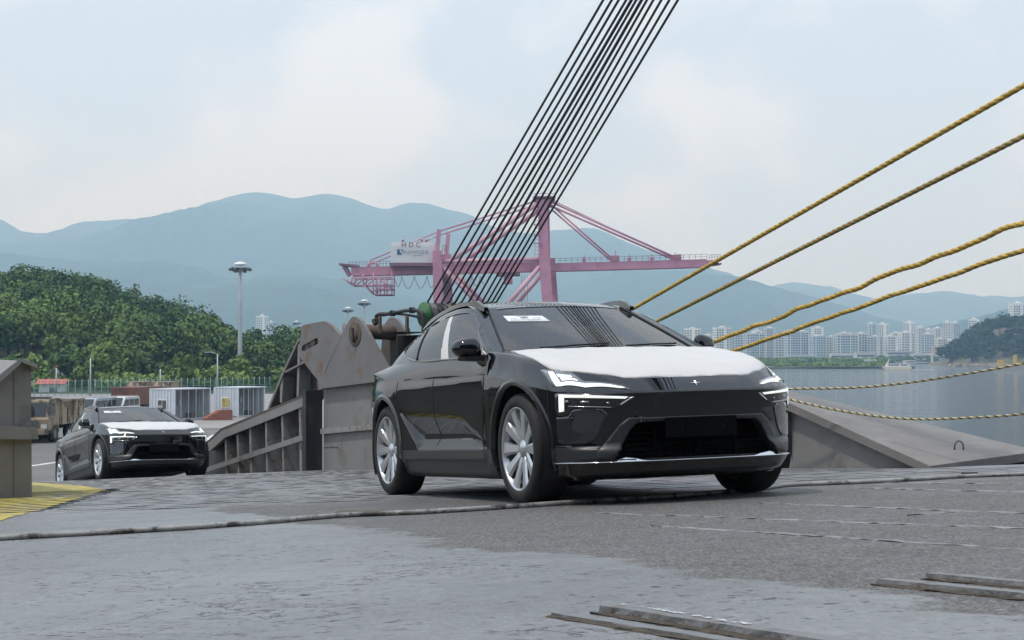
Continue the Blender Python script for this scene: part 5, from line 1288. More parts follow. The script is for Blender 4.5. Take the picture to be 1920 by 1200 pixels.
    patch([(.0, .2805), (.0, .287), (.36, .289), (.385, .2905), (.549, .310), (.625, .290), (.70, .2885), (1.10, .286), (1.10, .280), (.6, .2805)], on_wrap(.012, -.02), 0, 'bumper_chrome', M_CHROME, grid=.012)
    mb = MB(); mb.box((.715, 0, .42), (.01, 1.26, .3)); mb.build('grille_back', M_GRILLE, root)
    for k in range(6):
        zq = .325 + k * .035; hw = .565 - max(0, (zq - .31)) * .55
        mb = MB(); mb.box((.770, 0, zq), (.03, 2 * hw, .010)); mb.build('grille_slat', M_GRILLE, root)
    for yy in (-.30, 0.0, .30):
        mb = MB(); mb.box((.790, yy, .40), (.018, .02, .2)); mb.build('grille_bar', M_GRILLE, root)
    mb = MB(); mb.box((.885, 0, .494), (.02, .53, .135)); pl = mb.build('plate_holder', M_GRILLE, root, bevel=.004)
    for yy in (-.155, .155):
        mb = MB(); mb.box((.8955, yy, .494), (.004, .016, .05)); mb.build('plate_slot', M_GLOSSBLK, pl)
    # badge: thin four-point star on the nose
    mb = MB(); zb = .785; bx_ = float(np.interp(zb, capz(np.linspace(.72, .87, 60), np.zeros(60))[::-1], np.linspace(.72, .87, 60)[::-1])) + .004
    up = Vector((-.72, 0, .69)); c0 = Vector((bx_, 0, zb)); ri = Vector((0, 1, 0)); nn = Vector((.69, 0, .72))
    for a_, b_, la, lb in ((ri, up, .040, .010), (up, ri, .026, .012)):
        for s1 in (1, -1):
            mb.add([c0, c0 + a_ * s1 * .006 + b_ * .0045 + nn * .003, c0 + a_ * s1 * la * 1.0 + nn * .001, c0 + a_ * s1 * .006 - b_ * .0045 + nn * .003], [(0, 1, 2), (0, 2, 3)])
    mb.build('badge', M_CHROME, root)
    # tow eye
    mb = MB(); c0 = Vector((.885, -.445, .553))
    mb.tube([c0 + Vector((.01 * math.sin(t), .018 * math.cos(t), .014 * math.sin(t))) for t in np.linspace(0, 2 * math.pi, 14)], .006, 6)
    mb.cyl(c0 + Vector((-.08, .02, 0)), c0 + Vector((0, .02, 0)), .01); mb.build('tow_eye', M_RIMD, root)
    # sensors
    for yy in (.83, -.83):
        q = S(s_y(.83), .575, .004); mb = MB(); mb.lathe([(.0, .004), (.010, .004), (.012, 0)], (q[0], math.copysign(q[1], yy), q[2]), (.75, math.copysign(.65, yy), 0), 14); mb.build('parking_sensor', M_DARK, root)
    # white protective film over the hood
    hl = [(.768, 0), (.760, .185), (.745, .40), (.723, .475), (.632, .616), (.560, .69), (.498, .746), (.42, .795), (.333, .826), (.22, .838), (.02, .846), (-.2, .836), (-.44, .812), (-.42, .66), (-.36, .38), (-.315, 0)]
    full = hl + [(x_, -y_) for x_, y_ in hl[::-1] if y_ > 0]
    rg = np.random.default_rng(3)
    ph = rg.uniform(0, 6.28, 8)
    def film(a, b, k):
        z_ = capz(a, b) + .004
        if not k: return np.stack([a, b, z_ - .0055], -1)
        wv = .0016 * np.sin(a * 31 + b * 9 + ph[0]) + .0014 * np.sin(a * 17 - b * 23 + ph[1]) + .0012 * np.sin(b * 41 + ph[2]) + .002 * np.exp(-((np.abs(b) - .80) / .05) ** 2) * np.sin(a * 60)
        return np.stack([a, b, z_ + wv + .002], -1)
    patch(full, film, 0, 'hood_cover', M_FILM, both=False, grid=.022, label='white protective film over the hood')
    # tail light strip
    patch([(s_x(-3.5), .955), (s_x(-3.5), .985), (S_END - .02, .985), (S_END - .02, .955)], on_wrap(.006, -.02), 0, 'tail_light', M_RED)
    # arch trims, wells
    for cx_ in (0, -3.0):
        for sgn in (1, -1):
            t = np.linspace(math.radians(-18), math.radians(198), 60)
            V_ = []
            for tt in t:
                for r_, of in ((.438, -.03), (.440, .009), (.468, .012), (.486, .002)):
                    xx, zq = cx_ + r_ * math.cos(tt), .385 + r_ * math.sin(tt); zq = max(zq, .20)
                    q = S(s_x(xx) if xx < .30 else s_y(float(np.interp(-xx, -_OUT[:_if + 30, 0], _OUT[:_if + 30, 1]))), zq, of)
                    V_.append((xx, q[1] * sgn, zq))
            np_mesh('arch_trim', V_, grid_faces(60, 4) if sgn == 1 else grid_faces(60, 4)[:, ::-1], M_ARCH, None, True, root)
            mb = MB(); t = np.linspace(math.radians(-28), math.radians(208), 40)
            vs = []
            for tt in t:
                for yy in (.955, .60): vs.append((cx_ + .452 * math.cos(tt), yy * sgn, .385 + .452 * math.sin(tt)))
            mb.add(vs, [(2 * i, 2 * i + 1, 2 * i + 3, 2 * i + 2) for i in range(39)], True)
            mb.prism([(cx_ + .47 * math.cos(tt), .385 + .47 * math.sin(tt)) for tt in t], (0, .60 * sgn, 0), (1, 0, 0), (0, 0, 1), (0, -.02 * sgn, 0))
            mb.build('wheel_well', M_DARK, root)
    mb = MB(); mb.prism([(.72, .19), (.60, .175), (.50, .36), (-.48, .36), (-.52, .175), (-2.5, .175), (-2.55, .36), (-3.46, .36), (-3.5, .22), (-3.75, .30), (-3.75, .40), (.72, .40)], (0, -.60, 0), (1, 0, 0), (0, 0, 1), (0, 1.2, 0))
    mb.box((-1.5, 0, .23), (1.95, 1.72, .1)); mb.build('underbody', M_DARK, root)
    # panel gaps
    def gap(pts, sgn):
        mb = MB()
        for (a, b), (c, d_) in zip(pts[:-1], pts[1:]):
            p0, p1 = S(a, b, .0012), S(c, d_, .0012)
            mb.bar((p0[0], p0[1] * sgn, p0[2]), (p1[0], p1[1] * sgn, p1[2]), .003, .008, up=(0, 0, 1) if abs(p1[2] - p0[2]) < .005 else (1, 0, 0))
        mb.build('panel_gap', M_DARK, root)
    for sgn in (1, -1):
        gap([(s_x(-1.735), z_) for z_ in np.linspace(.42, .935, 30)], sgn)
        gap([(s_x(-.57 - .06 * sstep(.8, .45, z_)), z_) for z_ in np.linspace(.42, .91, 30)], sgn)
        gap([(s_x(-2.62 + .13 * sstep(.75, .45, z_) * 0), z_) for z_ in np.linspace(.72, .955, 14)], sgn)
        gap([(s_x(.45), z_) for z_ in np.linspace(.53, .80, 14)], sgn)
    # -------- wheels
    def wheel(cx_, sgn, steer=0):
        w_ = thing('wheel_', '', ''); COL.objects.unlink(w_); w_.name = 'wheel'
        for k_ in ('label', 'category'):
            if k_ in w_: del w_[k_]
        COL.objects.link(w_); w_.parent = root; w_.location = (cx_, .838 * sgn, .385); w_.rotation_euler = (0, 0, (0 if sgn == 1 else math.pi) + steer)
        return w_
    tm = MB()
    prof = [(.285, -.115), (.292, -.128), (.315, -.134), (.345, -.132), (.372, -.118), (.3815, -.10), (.3845, -.06), (.385, 0), (.3845, .06), (.3815, .10), (.372, .118), (.345, .132), (.315, .134), (.292, .128), (.285, .115)]
    tm.lathe(prof, (0, 0, 0), (0, 1, 0), 72); tyre = None
    rim = MB(); rim.cur = 0
    rim.lathe([(.286, .116), (.292, .122), (.288, .127), (.279, .122), (.274, .10), (.268, .085)], (0, 0, 0), (0, 1, 0), 72)
    rim.lathe([(.268, .085), (.262, .06), (.258, -.10), (.285, -.115)], (0, 0, 0), (0, 1, 0), 72)
    dsk = MB(); dsk.lathe([(.0, .030), (.10, .03), (.26, .03), (.262, .02)], (0, 0, 0), (0, 1, 0), 48)  # near-black backing disc that paints the shade between the blades
    spk = []
    for k in range(10):
        a0 = 2 * math.pi * k / 10
        sp = MB()
        def pt(r_, t_, y_): return (r_ * math.cos(a0 + t_), y_, r_ * math.sin(a0 + t_))
        # broad flat blade widening to the lip
        rows = [(.045, .40, .080), (.09, .36, .090), (.13, .26, .097), (.21, .195, .109), (.278, .205, .117)]
        vs = []
        for r_, hw, y_ in rows: vs += [pt(r_, -hw, y_ - .012), pt(r_, -hw * .55, y_), pt(r_, hw * .8, y_ - .003), pt(r_, hw, y_ - .03)]
        sp.add(vs, [(4 * i + j, 4 * i + j + 1, 4 * i + j + 5, 4 * i + j + 4) for i in range(4) for j in range(3)])
        spk.append(sp)
    hub = MB(); hub.lathe([(.0, .10), (.03, .10), (.036, .095), (.06, .085), (.066, .06)], (0, 0, 0), (0, 1, 0), 32)
    W0 = None
    for cx_ in (0, -3.0):
        for sgn in (1, -1):
            wl = wheel(cx_, sgn)
            if W0 is None:
                a = tm.build('tyre', M_RUB, wl); b = rim.build('rim', M_RIM, wl); c = dsk.build('rim_shade_disc', M_GRILLE, wl); d = hub.build('hub_cap', M_RIM, wl)
                ss = [q.build('spoke', M_RIM, b) for q in spk]
                bm_ = MB(); bm_.tube([(0, -.12, 0), (0, -.75, 0)], .05, 10); bm_.build('axle', M_DARK, wl)
                W0 = wl
            else:
                for ch in list(W0.children):
                    cc = ch.copy(); link(cc, wl)
                    for g in list(ch.children): link(g.copy(), cc)
    # -------- mirrors
    for sgn in (1, -1):
        V_ = []; nu, nv_ = 20, 14
        for i in range(nu):
            u_ = 2 * math.pi * i / nu
            for j in range(nv_):
                v_ = math.pi * j / (nv_ - 1)
                sx_ = lambda q, p: math.copysign(abs(q) ** p, q)
                a_ = sx_(math.sin(v_), .8) * sx_(math.cos(u_), .8); b_ = sx_(math.cos(v_), .7); c_ = sx_(math.sin(v_), .8) * sx_(math.sin(u_), .75)
                yy = 1.0 + b_ * .095; hz = .076 - .018 * (yy - 1.0) / .095
                V_.append((-.855 + a_ * (.085 if a_ > 0 else .05) - (yy - 1.0) * .35, yy * sgn, 1.135 + c_ * hz + (yy - 1.0) * .05))
        i, j = np.meshgrid(np.arange(nu), np.arange(nv_ - 1), indexing='ij'); a_ = (i * nv_ + j).ravel(); b_ = (((i + 1) % nu) * nv_ + j).ravel()
        Fm = np.stack([a_, b_, b_ + 1, a_ + 1], 1)
        mo = np_mesh('side_mirror', V_, Fm if sgn == -1 else Fm[:, ::-1], M_PAINT, None, True, root)
        mb = MB(); mb.add([(-.60, .925 * sgn, 1.02), (-.78, .93 * sgn, 1.025), (-.89, 1.05 * sgn, 1.045), (-.74, 1.05 * sgn, 1.045), (-.60, .925 * sgn, 1.062), (-.78, .93 * sgn, 1.065), (-.89, 1.05 * sgn, 1.07), (-.74, 1.05 * sgn, 1.07)],
                          [(0, 1, 2, 3), (4, 7, 6, 5), (0, 4, 5, 1), (1, 5, 6, 2), (2, 6, 7, 3), (3, 7, 4, 0)]); mb.build('mirror_arm', M_GLOSSBLK, mo)
    # -------- greenhouse patches by ray onto the glass surface
    bv = BVHTree.FromPolygons([tuple(q) for q in Vg], [tuple(q) for q in Fg])
    def on_side(o1, o0):
        def f(a, b, k):
            o_ = []
            for x_, z_ in zip(a, b):
                h = bv.ray_cast(Vector((x_, 3, z_)), Vector((0, -1, 0))); y_ = h[0].y if h[0] else .9
                o_.append((x_, y_ + (o1 if k else o0), z_))
            return np.array(o_)
        return f
    patch([(-.625, 1.075), (-.73, 1.078), (-.79, 1.142), (-.74, 1.125)], on_side(.004, -.002), 0, 'sail_film', M_FILM, label='white film triangle at the front corner of the side window')
    patch([(-.60, 1.066), (-.95, 1.222), (-.99, 1.225), (-.80, 1.138), (-.735, 1.072)], on_side(.0025, -.004), 0, 'mirror_sail', M_GLOSSBLK)
    # window surround
    for sgn in (1, -1):
        mb = MB(); pts = on_side(.003, 0)(DLO_D[:, 0], DLO_D[:, 1], 1); pts[:, 1] *= sgn
        mb.tube(list(map(tuple, pts)) + [tuple(pts[0])], .0075, 6, cap=False); mb.build('window_trim', M_GLOSSBLK, root)
        mb = MB(); lb = [(bl(z_, -2.26, -2.5), z_) for z_ in np.linspace(1.115, 1.415, 8)]; pts = on_side(.003, 0)(np.array(lb)[:, 0], np.array(lb)[:, 1], 1); pts[:, 1] *= sgn
        mb.tube(list(map(tuple, pts)), .008, 6); mb.build('window_divider', M_GLOSSBLK, root)
    def on_ws(o1, o0):
        def f(a, b, k):
            o_ = []
            for y_, z_ in zip(a, b):
                h = bv.ray_cast(Vector((1, abs(y_), z_)), Vector((-1, 0, 0)))
                p_ = h[0] if h[0] else Vector((-1.2, abs(y_), z_)); n_ = Vector((.40, 0, .92)); q = p_ + n_ * (o1 if k else o0); o_.append((q.x, y_, q.z))
            return np.array(o_)
        return f
    st = patch([(-.545, 1.348), (-.24, 1.338), (-.252, 1.392), (-.535, 1.402)], on_ws(.004, .002), 0, 'paper_label', M_PAPER, both=False, grid=.03, parent=ws, label='white paper sheet with printed lines on the windshield')[0]
    tb = MB()
    for (y0_, y1_, z0_, h_) in ((-.45, -.36, 1.3895, .003), (-.415, -.385, 1.381, .003), (-.435, -.375, 1.371, .009), (-.51, -.465, 1.369, .0025), (-.34, -.275, 1.372, .0025), (-.44, -.29, 1.3595, .002), (-.40, -.31, 1.352, .002), (-.52, -.45, 1.356, .002)):
        p4 = on_ws(.0052, .002)(np.array([y0_, y1_, y1_, y0_]), np.array([z0_, z0_, z0_ + h_, z0_ + h_]), 1)
        tb.add(p4, [(0, 1, 2, 3)])
    tb.build('printed_lines', M_INK, st)
    # black band along the top and base of the windshield
    patch([(0, 1.480), (0, 1.497), (.26, 1.494), (.45, 1.485), (.53, 1.474), (.52, 1.462), (.44, 1.470), (.25, 1.477)], on_ws(.002, -.001), 0, 'windshield_band', M_GLOSSBLK)
    for sgn in (1, -1):       # rubber strip between windshield and pillar
        mb = MB(); kk = int(3.02 * GN_); mb.tube([(GH[kk, j, 0] + .002, GH[kk, j, 1] * sgn, GH[kk, j, 2] + .003) for j in range(0, NV)], .009, 6); mb.build('windshield_trim', M_DARK, root)
    # wipers
    mb = MB()
    for y0_, y1_ in ((.10, .62), (-.55, -.02)):
        p2 = on_ws(.012, 0)(np.array([y0_, (y0_ + y1_) / 2, y1_]), np.array([1.100, 1.112, 1.122]), 1); mb.tube(list(map(tuple, p2)), .007, 6)
    mb.build('wiper', M_DARK, root)
    # -------- roof rails
    for sgn in (1, -1):
        pts = [(-1.30, .605, 1.470), (-1.40, .608, 1.500), (-1.50, .613, 1.527), (-1.60, .618, 1.540), (-1.75, .622, 1.545), (-1.99, .624, 1.537), (-2.18, .622, 1.520), (-2.375, .618, 1.500), (-2.6, .61, 1.465), (-2.80, .60, 1.424)]
        pts = [(a_ - .05, b_ + .026, c_ - .004) for a_, b_, c_ in pts]; C = catmull(pts, 8); V_ = []
        for i, q in enumerate(C):
            f_ = i / (len(C) - 1); hh = .017 * min(1, (1 - f_) * 8 + .25) + .013 * max(0, 1 - abs(f_ - .16) / .16) ** 1.2; ww = .022
            for dy, dz in ((-ww, -hh), (ww, -hh), (ww * .8, hh), (-ww * .5, hh)): V_.append((q[0], (q[1] + dy) * sgn, q[2] + dz))
        n_ = len(C); Fm = [(4 * i + j, 4 * i + (j + 1) % 4, 4 * i + 4 + (j + 1) % 4, 4 * i + 4 + j) for i in range(n_ - 1) for j in range(4)]
        mb = MB(); mb.add(V_, Fm); mb.add(V_[:4], [(0, 1, 2, 3)]); mb.add(V_[-4:], [(0, 1, 2, 3)])
        mb.build('roof_rail', M_GLOSSBLK, root)
    # -------- cabin
    mb = MB(); mb.prism([(-.50, .60), (-.50, 1.03), (-.62, 1.075), (-.98, 1.03), (-1.05, .95), (-1.05, .60)], (0, -.80, 0), (1, 0, 0), (0, 0, 1), (0, 1.6, 0)); mb.build('dashboard', M_SEAT, root)
    mb = MB(); mb.box((-1.9, 0, .42), (3.0, 1.6, .06)); mb.box((-3.25, 0, .85), (.5, 1.4, .5)); mb.build('cabin_floor', M_DARK, root)
    for yy in (.40, -.40, .0):
        rear_ = yy == 0.0
        hw = .68 if rear_ else .26; bx0 = -2.55 if rear_ else -1.55
        mb = MB()
        mb.prism([(bx0 + .45, .62), (bx0 + .47, .72), (bx0 - .05, .70), (bx0 - .10, .60)], (0, yy - hw, 0), (1, 0, 0), (0, 0, 1), (0, 2 * hw, 0))
        mb.prism([(bx0 - .02, .66), (bx0 - .17, 1.17), (bx0 - .28, 1.18), (bx0 - .18, .62)], (0, yy - hw * .92, 0), (1, 0, 0), (0, 0, 1), (0, 2 * hw * .92, 0))
        for hy in ((-.38, .38) if rear_ else (0,)): mb.box((bx0 - .26, yy + hy, 1.27), (.09, .25, .16), Matrix.Rotation(-.2, 3, 'Y'))
        mb.build('seat', M_SEAT, root, bevel=.03)
    mb = MB(); c0 = Vector((-1.13, .40, 1.0)); ax = Vector((-.9, 0, .42)).normalized(); e1 = Vector((0, 1, 0)); e2 = ax.cross(e1)
    mb.tube([c0 + (e1 * math.cos(t) + e2 * math.sin(t) * .9) * .18 for t in np.linspace(0, 2 * math.pi, 28)], .014, 6); mb.bar(c0 - e1 * .17, c0 + e1 * .17, .05, .02); mb.cyl(c0, c0 - ax * .25, .03)
    mb.build('steering_wheel', M_DARK, root)
    mb = MB(); mb.box((-1.36, 0, 1.42), (.03, .20, .05)); mb.build('rear_view_mirror', M_DARK, root)
    return root

def car_matrix(org, yaw, pitch, roll):
    c, s = math.cos(yaw), math.sin(yaw)
    fw = Vector((s * math.cos(pitch), -c * math.cos(pitch), math.sin(pitch))); lf = Vector((c, s, 0)); up = fw.cross(lf)
    l2 = lf * math.cos(roll) + up * math.sin(roll); u2 = fw.cross(l2)
    R = Matrix((fw, l2, u2)).transposed()
    return Matrix.Translation(Vector(org) + Vector((0, 0, EYE))) @ R.to_4x4()
CAR_O = (.9441, 11.4134, -1.0077)
car1 = make_car('car', 'black car in the foreground with white film over its hood', 'black cars driving up the ramp')
car1.matrix_world = car_matrix(CAR_O, math.radians(21.93), math.radians(3.30), math.radians(1.04))
# second car further down the ramp
car2 = copy_tree(car1)
car2['label'] = 'black car in the background climbing the ramp behind the first one'
def sit_on_deck(x, y, yaw):
    c, s = math.cos(yaw), math.sin(yaw); fw, lf = Vector((s, -c)), Vector((c, s))
    P = [Vector((x, y)) + fw * a + lf * b for a, b in ((0, .85), (0, -.85), (-3, .85), (-3, -.85))]
    Z = [deck_z(q.x, q.y) for q in P]; pitch = math.atan(((Z[0] + Z[1]) - (Z[2] + Z[3])) / 2 / 3.0); roll = math.atan(((Z[0] + Z[2]) - (Z[1] + Z[3])) / 2 / 1.7)
    return car_matrix((x, y, (Z[0] + Z[1]) / 2 - EYE), yaw, pitch, roll)
car2.matrix_world = sit_on_deck(-6.585, 29.27, math.radians(28.5))
# ================================================================== container crane
M_CR = mat('crane_pink', (.50, .235, .32), rough=.55, noise=.12, nscale=.25, dirt=(.34, .15, .20), dscale=.4, dlo=.52, dhi=.72)
M_CRL = mat('crane_pipe_pink', (.62, .36, .43), rough=.5, noise=.1, nscale=.3)
M_CRD = mat('crane_dark', (.20, .10, .135), rough=.6)
M_HOUSE = mat('crane_house_white', (.74, .745, .75), rough=.6, noise=.05, nscale=.3)
CD = 390.0; MPP = CD / FPX
crane = thing('gantry_crane', 'pink container gantry crane with white machinery house on the quay', 'crane', (0, CD, 0))
def cp(px, py, dy=0.0):                       # crane local point of a pixel in its main plane, moved back by dy
    return Vector(((px - 960) * MPP, dy, EYE + (HOR - py) * MPP))
def cbar(a, b_, w_, h_, name, m_=M_CR, dy=0.0, dy2=None, par=crane):
    q = MB(); q.bar(cp(*a, dy), cp(*b_, dy if dy2 is None else dy2), w_, h_); return q.build(name, m_, par)
def cpipe(a, b_, r_, name, m_=M_CRL, dy=0.0, dy2=None, par=crane):
    q = MB(); q.tube([cp(*a, dy), cp(*b_, dy if dy2 is None else dy2)], r_, 10); return q.build(name, m_, par)
BK = 14.0
for dy in (5.0, 9.0):
    cbar((655, 507), (1010, 498.5), 1.3, 2.15, 'main_girder', M_CR, dy)
    bm_ = cbar((1032, 499), (1330, 491), 1.2, 1.95, 'boom', M_CR, dy)
    cbar((1330, 491), (1352, 489), 1.0, 1.3, 'boom_tip', M_CR, dy)
cbar((640, 497), (650, 514), 3.4, 1.0, 'girder_end', M_CR, 7.0); cbar((632, 493), (668, 497), 6, .5, 'end_platform', M_CRD, 7.0)
for dy, o_ in ((0, 0), (BK, 13)):
    cbar((823 + o_, 430), (820 + o_, 470), 1.0, 1.0, 'leg_top', M_CR, dy); lg = cbar((820 + o_, 470), (824 + o_ * 1.25, 712), 1.9, 2.3, 'leg', M_CR, dy)
    cbar((1018 + o_ * .4, 372), (1020 + o_ * .4, 485), 1.7, 2.2, 'mast', M_CR, dy * .6 + 2)
    cbar((1020 + o_, 478), (1038 + o_, 712), 2.0, 2.6, 'leg', M_CR, dy)
    cpipe((826 + o_, 490), (1012 + o_, 486), .55, 'portal_tie', M_CRL, dy)
    cpipe((828 + o_, 498), (905 + o_, 578), .6, 'brace', M_CRL, dy); cpipe((1012 + o_, 500), (935 + o_, 590), .6, 'brace', M_CRL, dy)
    cpipe((1008 + o_, 380), (846 + o_, 488), .62, 'back_brace', M_CRL, 2 + dy * .6, dy)
    cbar((826 + o_, 600), (1030 + o_, 600), 1.2, 1.6, 'sill_beam', M_CR, dy)
for o_ in (0, 5):
    cpipe((1004, 373 + o_), (822, 430 + o_), .20, 'back_stay', M_CR, 5 + o_ * .8); cpipe((818, 432 + o_), (690, 486 + o_), .17, 'back_stay', M_CR, 5 + o_ * .8)
    cpipe((1034, 374 + o_), (1270, 480 + o_ * .4), .27, 'fore_stay', M_CR, 5 + o_ * .8); cpipe((1036, 381 + o_), (1152, 484 + o_ * .4), .22, 'inner_stay', M_CR, 5 + o_ * .8)
    cpipe((690, 488), (684, 500), .3, 'stay_post', M_CRL, 5 + o_ * .8); cpipe((698, 486), (706, 500), .3, 'stay_post', M_CRL, 5 + o_ * .8)
cpipe((1030, 366), (1262, 477), .10, 'hoist_cable', M_CRD, 7); 
# apex head with platforms
cbar((1000, 368), (1042, 368), 11, .35, 'apex_platform', M_CRD, 6); cbar((1006, 377), (1036, 377), 9, 1.3, 'apex_beam', M_CR, 6)
for x, y0 in ((1004, 358), (1012, 362), (1018, 354), (1026, 360), (1033, 359), (1039, 362)): cbar((x, y0), (x, 369), .16, .16, 'apex_post', M_CR, 3 + (x % 7))
cbar((1000, 361), (1040, 361), .12, .12, 'apex_rail', M_CR, 2); cbar((1000, 361), (1040, 361), .12, .12, 'apex_rail', M_CR, 10)
for x, w_ in ((1010, 2.2), (1024, 2.6)):
    q = MB(); q.cyl(cp(x, 372, 3), cp(x, 372, 9), .8, n=14); q.build('apex_sheave', M_CRD, crane)
# ladder tower left of the mast
for k in range(16): cbar((1003, 392 + k * 7), (1011, 392 + k * 7), .10, .10, 'ladder_rung', M_CR, 1)
cbar((1003, 388), (1003, 500), .12, .12, 'ladder_rail', M_CR, 1); cbar((1010, 388), (1010, 500), .12, .12, 'ladder_rail', M_CR, 1)
for y in (400, 420, 440, 455): cbar((1001, y), (1014, y), 1.6, .15, 'ladder_landing', M_CR, 1.4)
# walkway rails on girder and boom
def rail_run(a, b_, n, dy, h=1.1):
    for k in range(n + 1):
        f = k / n; x = a[0] + (b_[0] - a[0]) * f; y = a[1] + (b_[1] - a[1]) * f; cbar((x, y), (x, y - h / MPP), .10, .10, 'rail_post', M_CRD, dy)
    cbar((a[0], a[1] - h / MPP), (b_[0], b_[1] - h / MPP), .09, .09, 'hand_rail', M_CRD, dy); cbar((a[0], a[1] - h * .5 / MPP), (b_[0], b_[1] - h * .5 / MPP), .07, .07, 'hand_rail', M_CRD, dy)
rail_run((1040, 491), (1330, 483), 26, 4.2); rail_run((652, 498), (728, 496), 12, 4.2); rail_run((850, 494), (1000, 491), 14, 4.2); rail_run((1335, 484), (1356, 483), 4, 5)
for x, h in ((1098, 15), (1158, 22), (1184, 13), (1227, 12), (1272, 14), (1280, 12)):
    y = 491 - (x - 1040) * .0276; q = MB(); q.bar(cp(x, y, 7), cp(x, y - h * .55, 7), .7, .9); q.bar(cp(x, y - h * .5, 7), cp(x, y - h, 7), .22, .22); q.build('boom_post', M_CR, crane)
cbar((1148, 482), (1164, 481.5), 4.5, 1.4, 'stay_bracket', M_CR, 7); cbar((1262, 480), (1282, 479), 4.5, 1.2, 'stay_bracket', M_CR, 7)
cbar((1335, 495), (1358, 492), 5, .4, 'tip_platform', M_CRD, 7)
# machinery house with corrugated wall, lettering and roof gear
hx0, hx1, hy0, hy1 = 732, 815, 453, 492
hs_ = MB(); A0, A1 = cp(hx0, hy1, 1.0), cp(hx1, hy0, 12.0); hs_.bbox(A0, A1); house = hs_.build('machinery_house', M_HOUSE, crane)
q = MB(); n_ = 42
for k in range(n_): x = A0.x + (A1.x - A0.x) * (k + .5) / n_; q.bbox((x - .06, .93, A0.z + .05), (x + .06, .99, cp(0, 459).z))
tag(q.build('wall_ribs', M_HOUSE, house), kind='stuff')
q = MB(); q.bbox((A0.x - .25, .6, A0.z - .8), (A1.x + .25, 12.4, A0.z - .02)); q.build('house_base', M_CRD, crane)
for px in (738, 752, 766, 780, 794, 808): cbar((px, 452), (px, 446), .09, .09, 'roof_rail_post', M_HOUSE, 1.2)
cbar((733, 446.5), (815, 446.5), .09, .09, 'roof_rail', M_HOUSE, 1.2)
for px in (753, 789, 798): cbar((px, 453), (px, 447), .5, .6, 'roof_vent', M_CRD, 4)
def text_on(body, px, py, size, m_, par, y, name):
    cu = bpy.data.curves.new(name, 'FONT'); cu.body = body; cu.size = size; cu.align_x = 'CENTER'; cu.extrude = .015
    o = bpy.data.objects.new(name, cu); COL.objects.link(o)
    dg = bpy.context.evaluated_depsgraph_get(); me = bpy.data.meshes.new_from_object(o.evaluated_get(dg)); bpy.data.objects.remove(o, do_unlink=True); me.materials.clear(); me.materials.append(m_)
    ob = bpy.data.objects.new(name, me); link(ob, par); q = cp(px, py); ob.location = (q.x, y, q.z); ob.rotation_euler = (math.pi / 2, 0, 0); return ob
M_NAVY = mat('sign_navy', (.05, .10, .22), rough=.5); M_SBLU = mat('sign_blue', (.10, .28, .50), rough=.5); M_MAR = mat('sign_maroon', (.20, .09, .11), rough=.5); M_SGR = mat('sign_grey', (.25, .28, .33), rough=.5)
text_on('H D C', 770, 462.5, 1.75, M_MAR, house, .90, 'lettering'); text_on('마산아이포트', 779, 475.5, 1.15, M_SGR, house, .90, 'lettering')
text_on('MASAN I-PORT', 782, 479.5, .38, M_SGR, house, .90, 'lettering')
q = MB(); o0 = cp(744, 477); q.prism([(0, 0), (1.15, .0), (1.15, .25), (.75, .55), (.55, 1.35), (0, 1.35)], (o0.x, .90, o0.z), (1, 0, 0), (0, 0, 1), (0, -.02, 0)); q.build('logo', M_NAVY, house)
q = MB(); q.prism([(.72, 1.35), (1.45, 1.35), (1.45, .9), (1.25, .25), (1.2, .8), (1.0, 1.1)], (o0.x, .90, o0.z), (1, 0, 0), (0, 0, 1), (0, -.02, 0)); q.build('logo', M_SBLU, house)
# lattice platform below the rear end
def lat(a, b_, r_=.16, dy=3.0): cpipe(a, b_, r_, 'lattice_bar', M_CR, dy)
for dy in (3.0, 11.0):
    for a, b_ in (((657, 514), (657, 533)), ((657, 533), (733, 533)), ((679, 512), (679, 533)), ((698, 510), (698, 551)), ((706, 520), (706, 551)), ((733, 508), (733, 551)), ((698, 551), (733, 551)), ((679, 533), (698, 551)), ((657, 520), (733, 519)), ((706, 541), (733, 541)), ((640, 520), (657, 533)), ((706, 520), (733, 541)), ((657, 533), (679, 515)), ((679, 533), (698, 516)), ((719, 519), (719, 551)), ((698, 545), (719, 533))): lat(a, b_, .15, dy)
for x in (657, 679, 698, 733): cpipe((x, 533), (x, 533), .1, 'lattice_bar', M_CR, 3.0, 11.0)
cbar((700, 551), (733, 551), 8, .2, 'lattice_floor', M_CRD, 7)
# festoon cable loops
for x0, x1, dp in [(737, 751, 20), (751, 775, 24), (775, 799, 23), (799, 815, 22), (838, 853, 20), (853, 868, 18), (868, 884, 20), (884, 900, 18), (900, 916, 16)]:
    q = MB(); q.tube([cp(x0 + (x1 - x0) * f, 516 + dp * 4 * f * (1 - f), 4.0) for f in np.linspace(0, 1, 11)], .07, 5); q.build('festoon_cable', M_CRD, crane)
# trolley with cab
cbar((930, 512), (975, 511), 7, .8, 'trolley', M_CRD, 7); q = MB(); q.bbox(cp(944, 530, 4), cp(961, 514, 9)); q.build('operator_cab', M_CR, crane)
for x in (978, 983, 989): cpipe((x, 512), (x + 1, 640), .05, 'hoist_rope', M_CRD, 7)
cbar((827, 478), (838, 478), 1, .3, 'leg_landing', M_CR, -1.5); rail_run((830, 476), (838, 476), 2, -2, 2.0)
cbar((826, 520), (838, 545), 2.0, 2.4, 'leg_inner', M_CRD, 8)

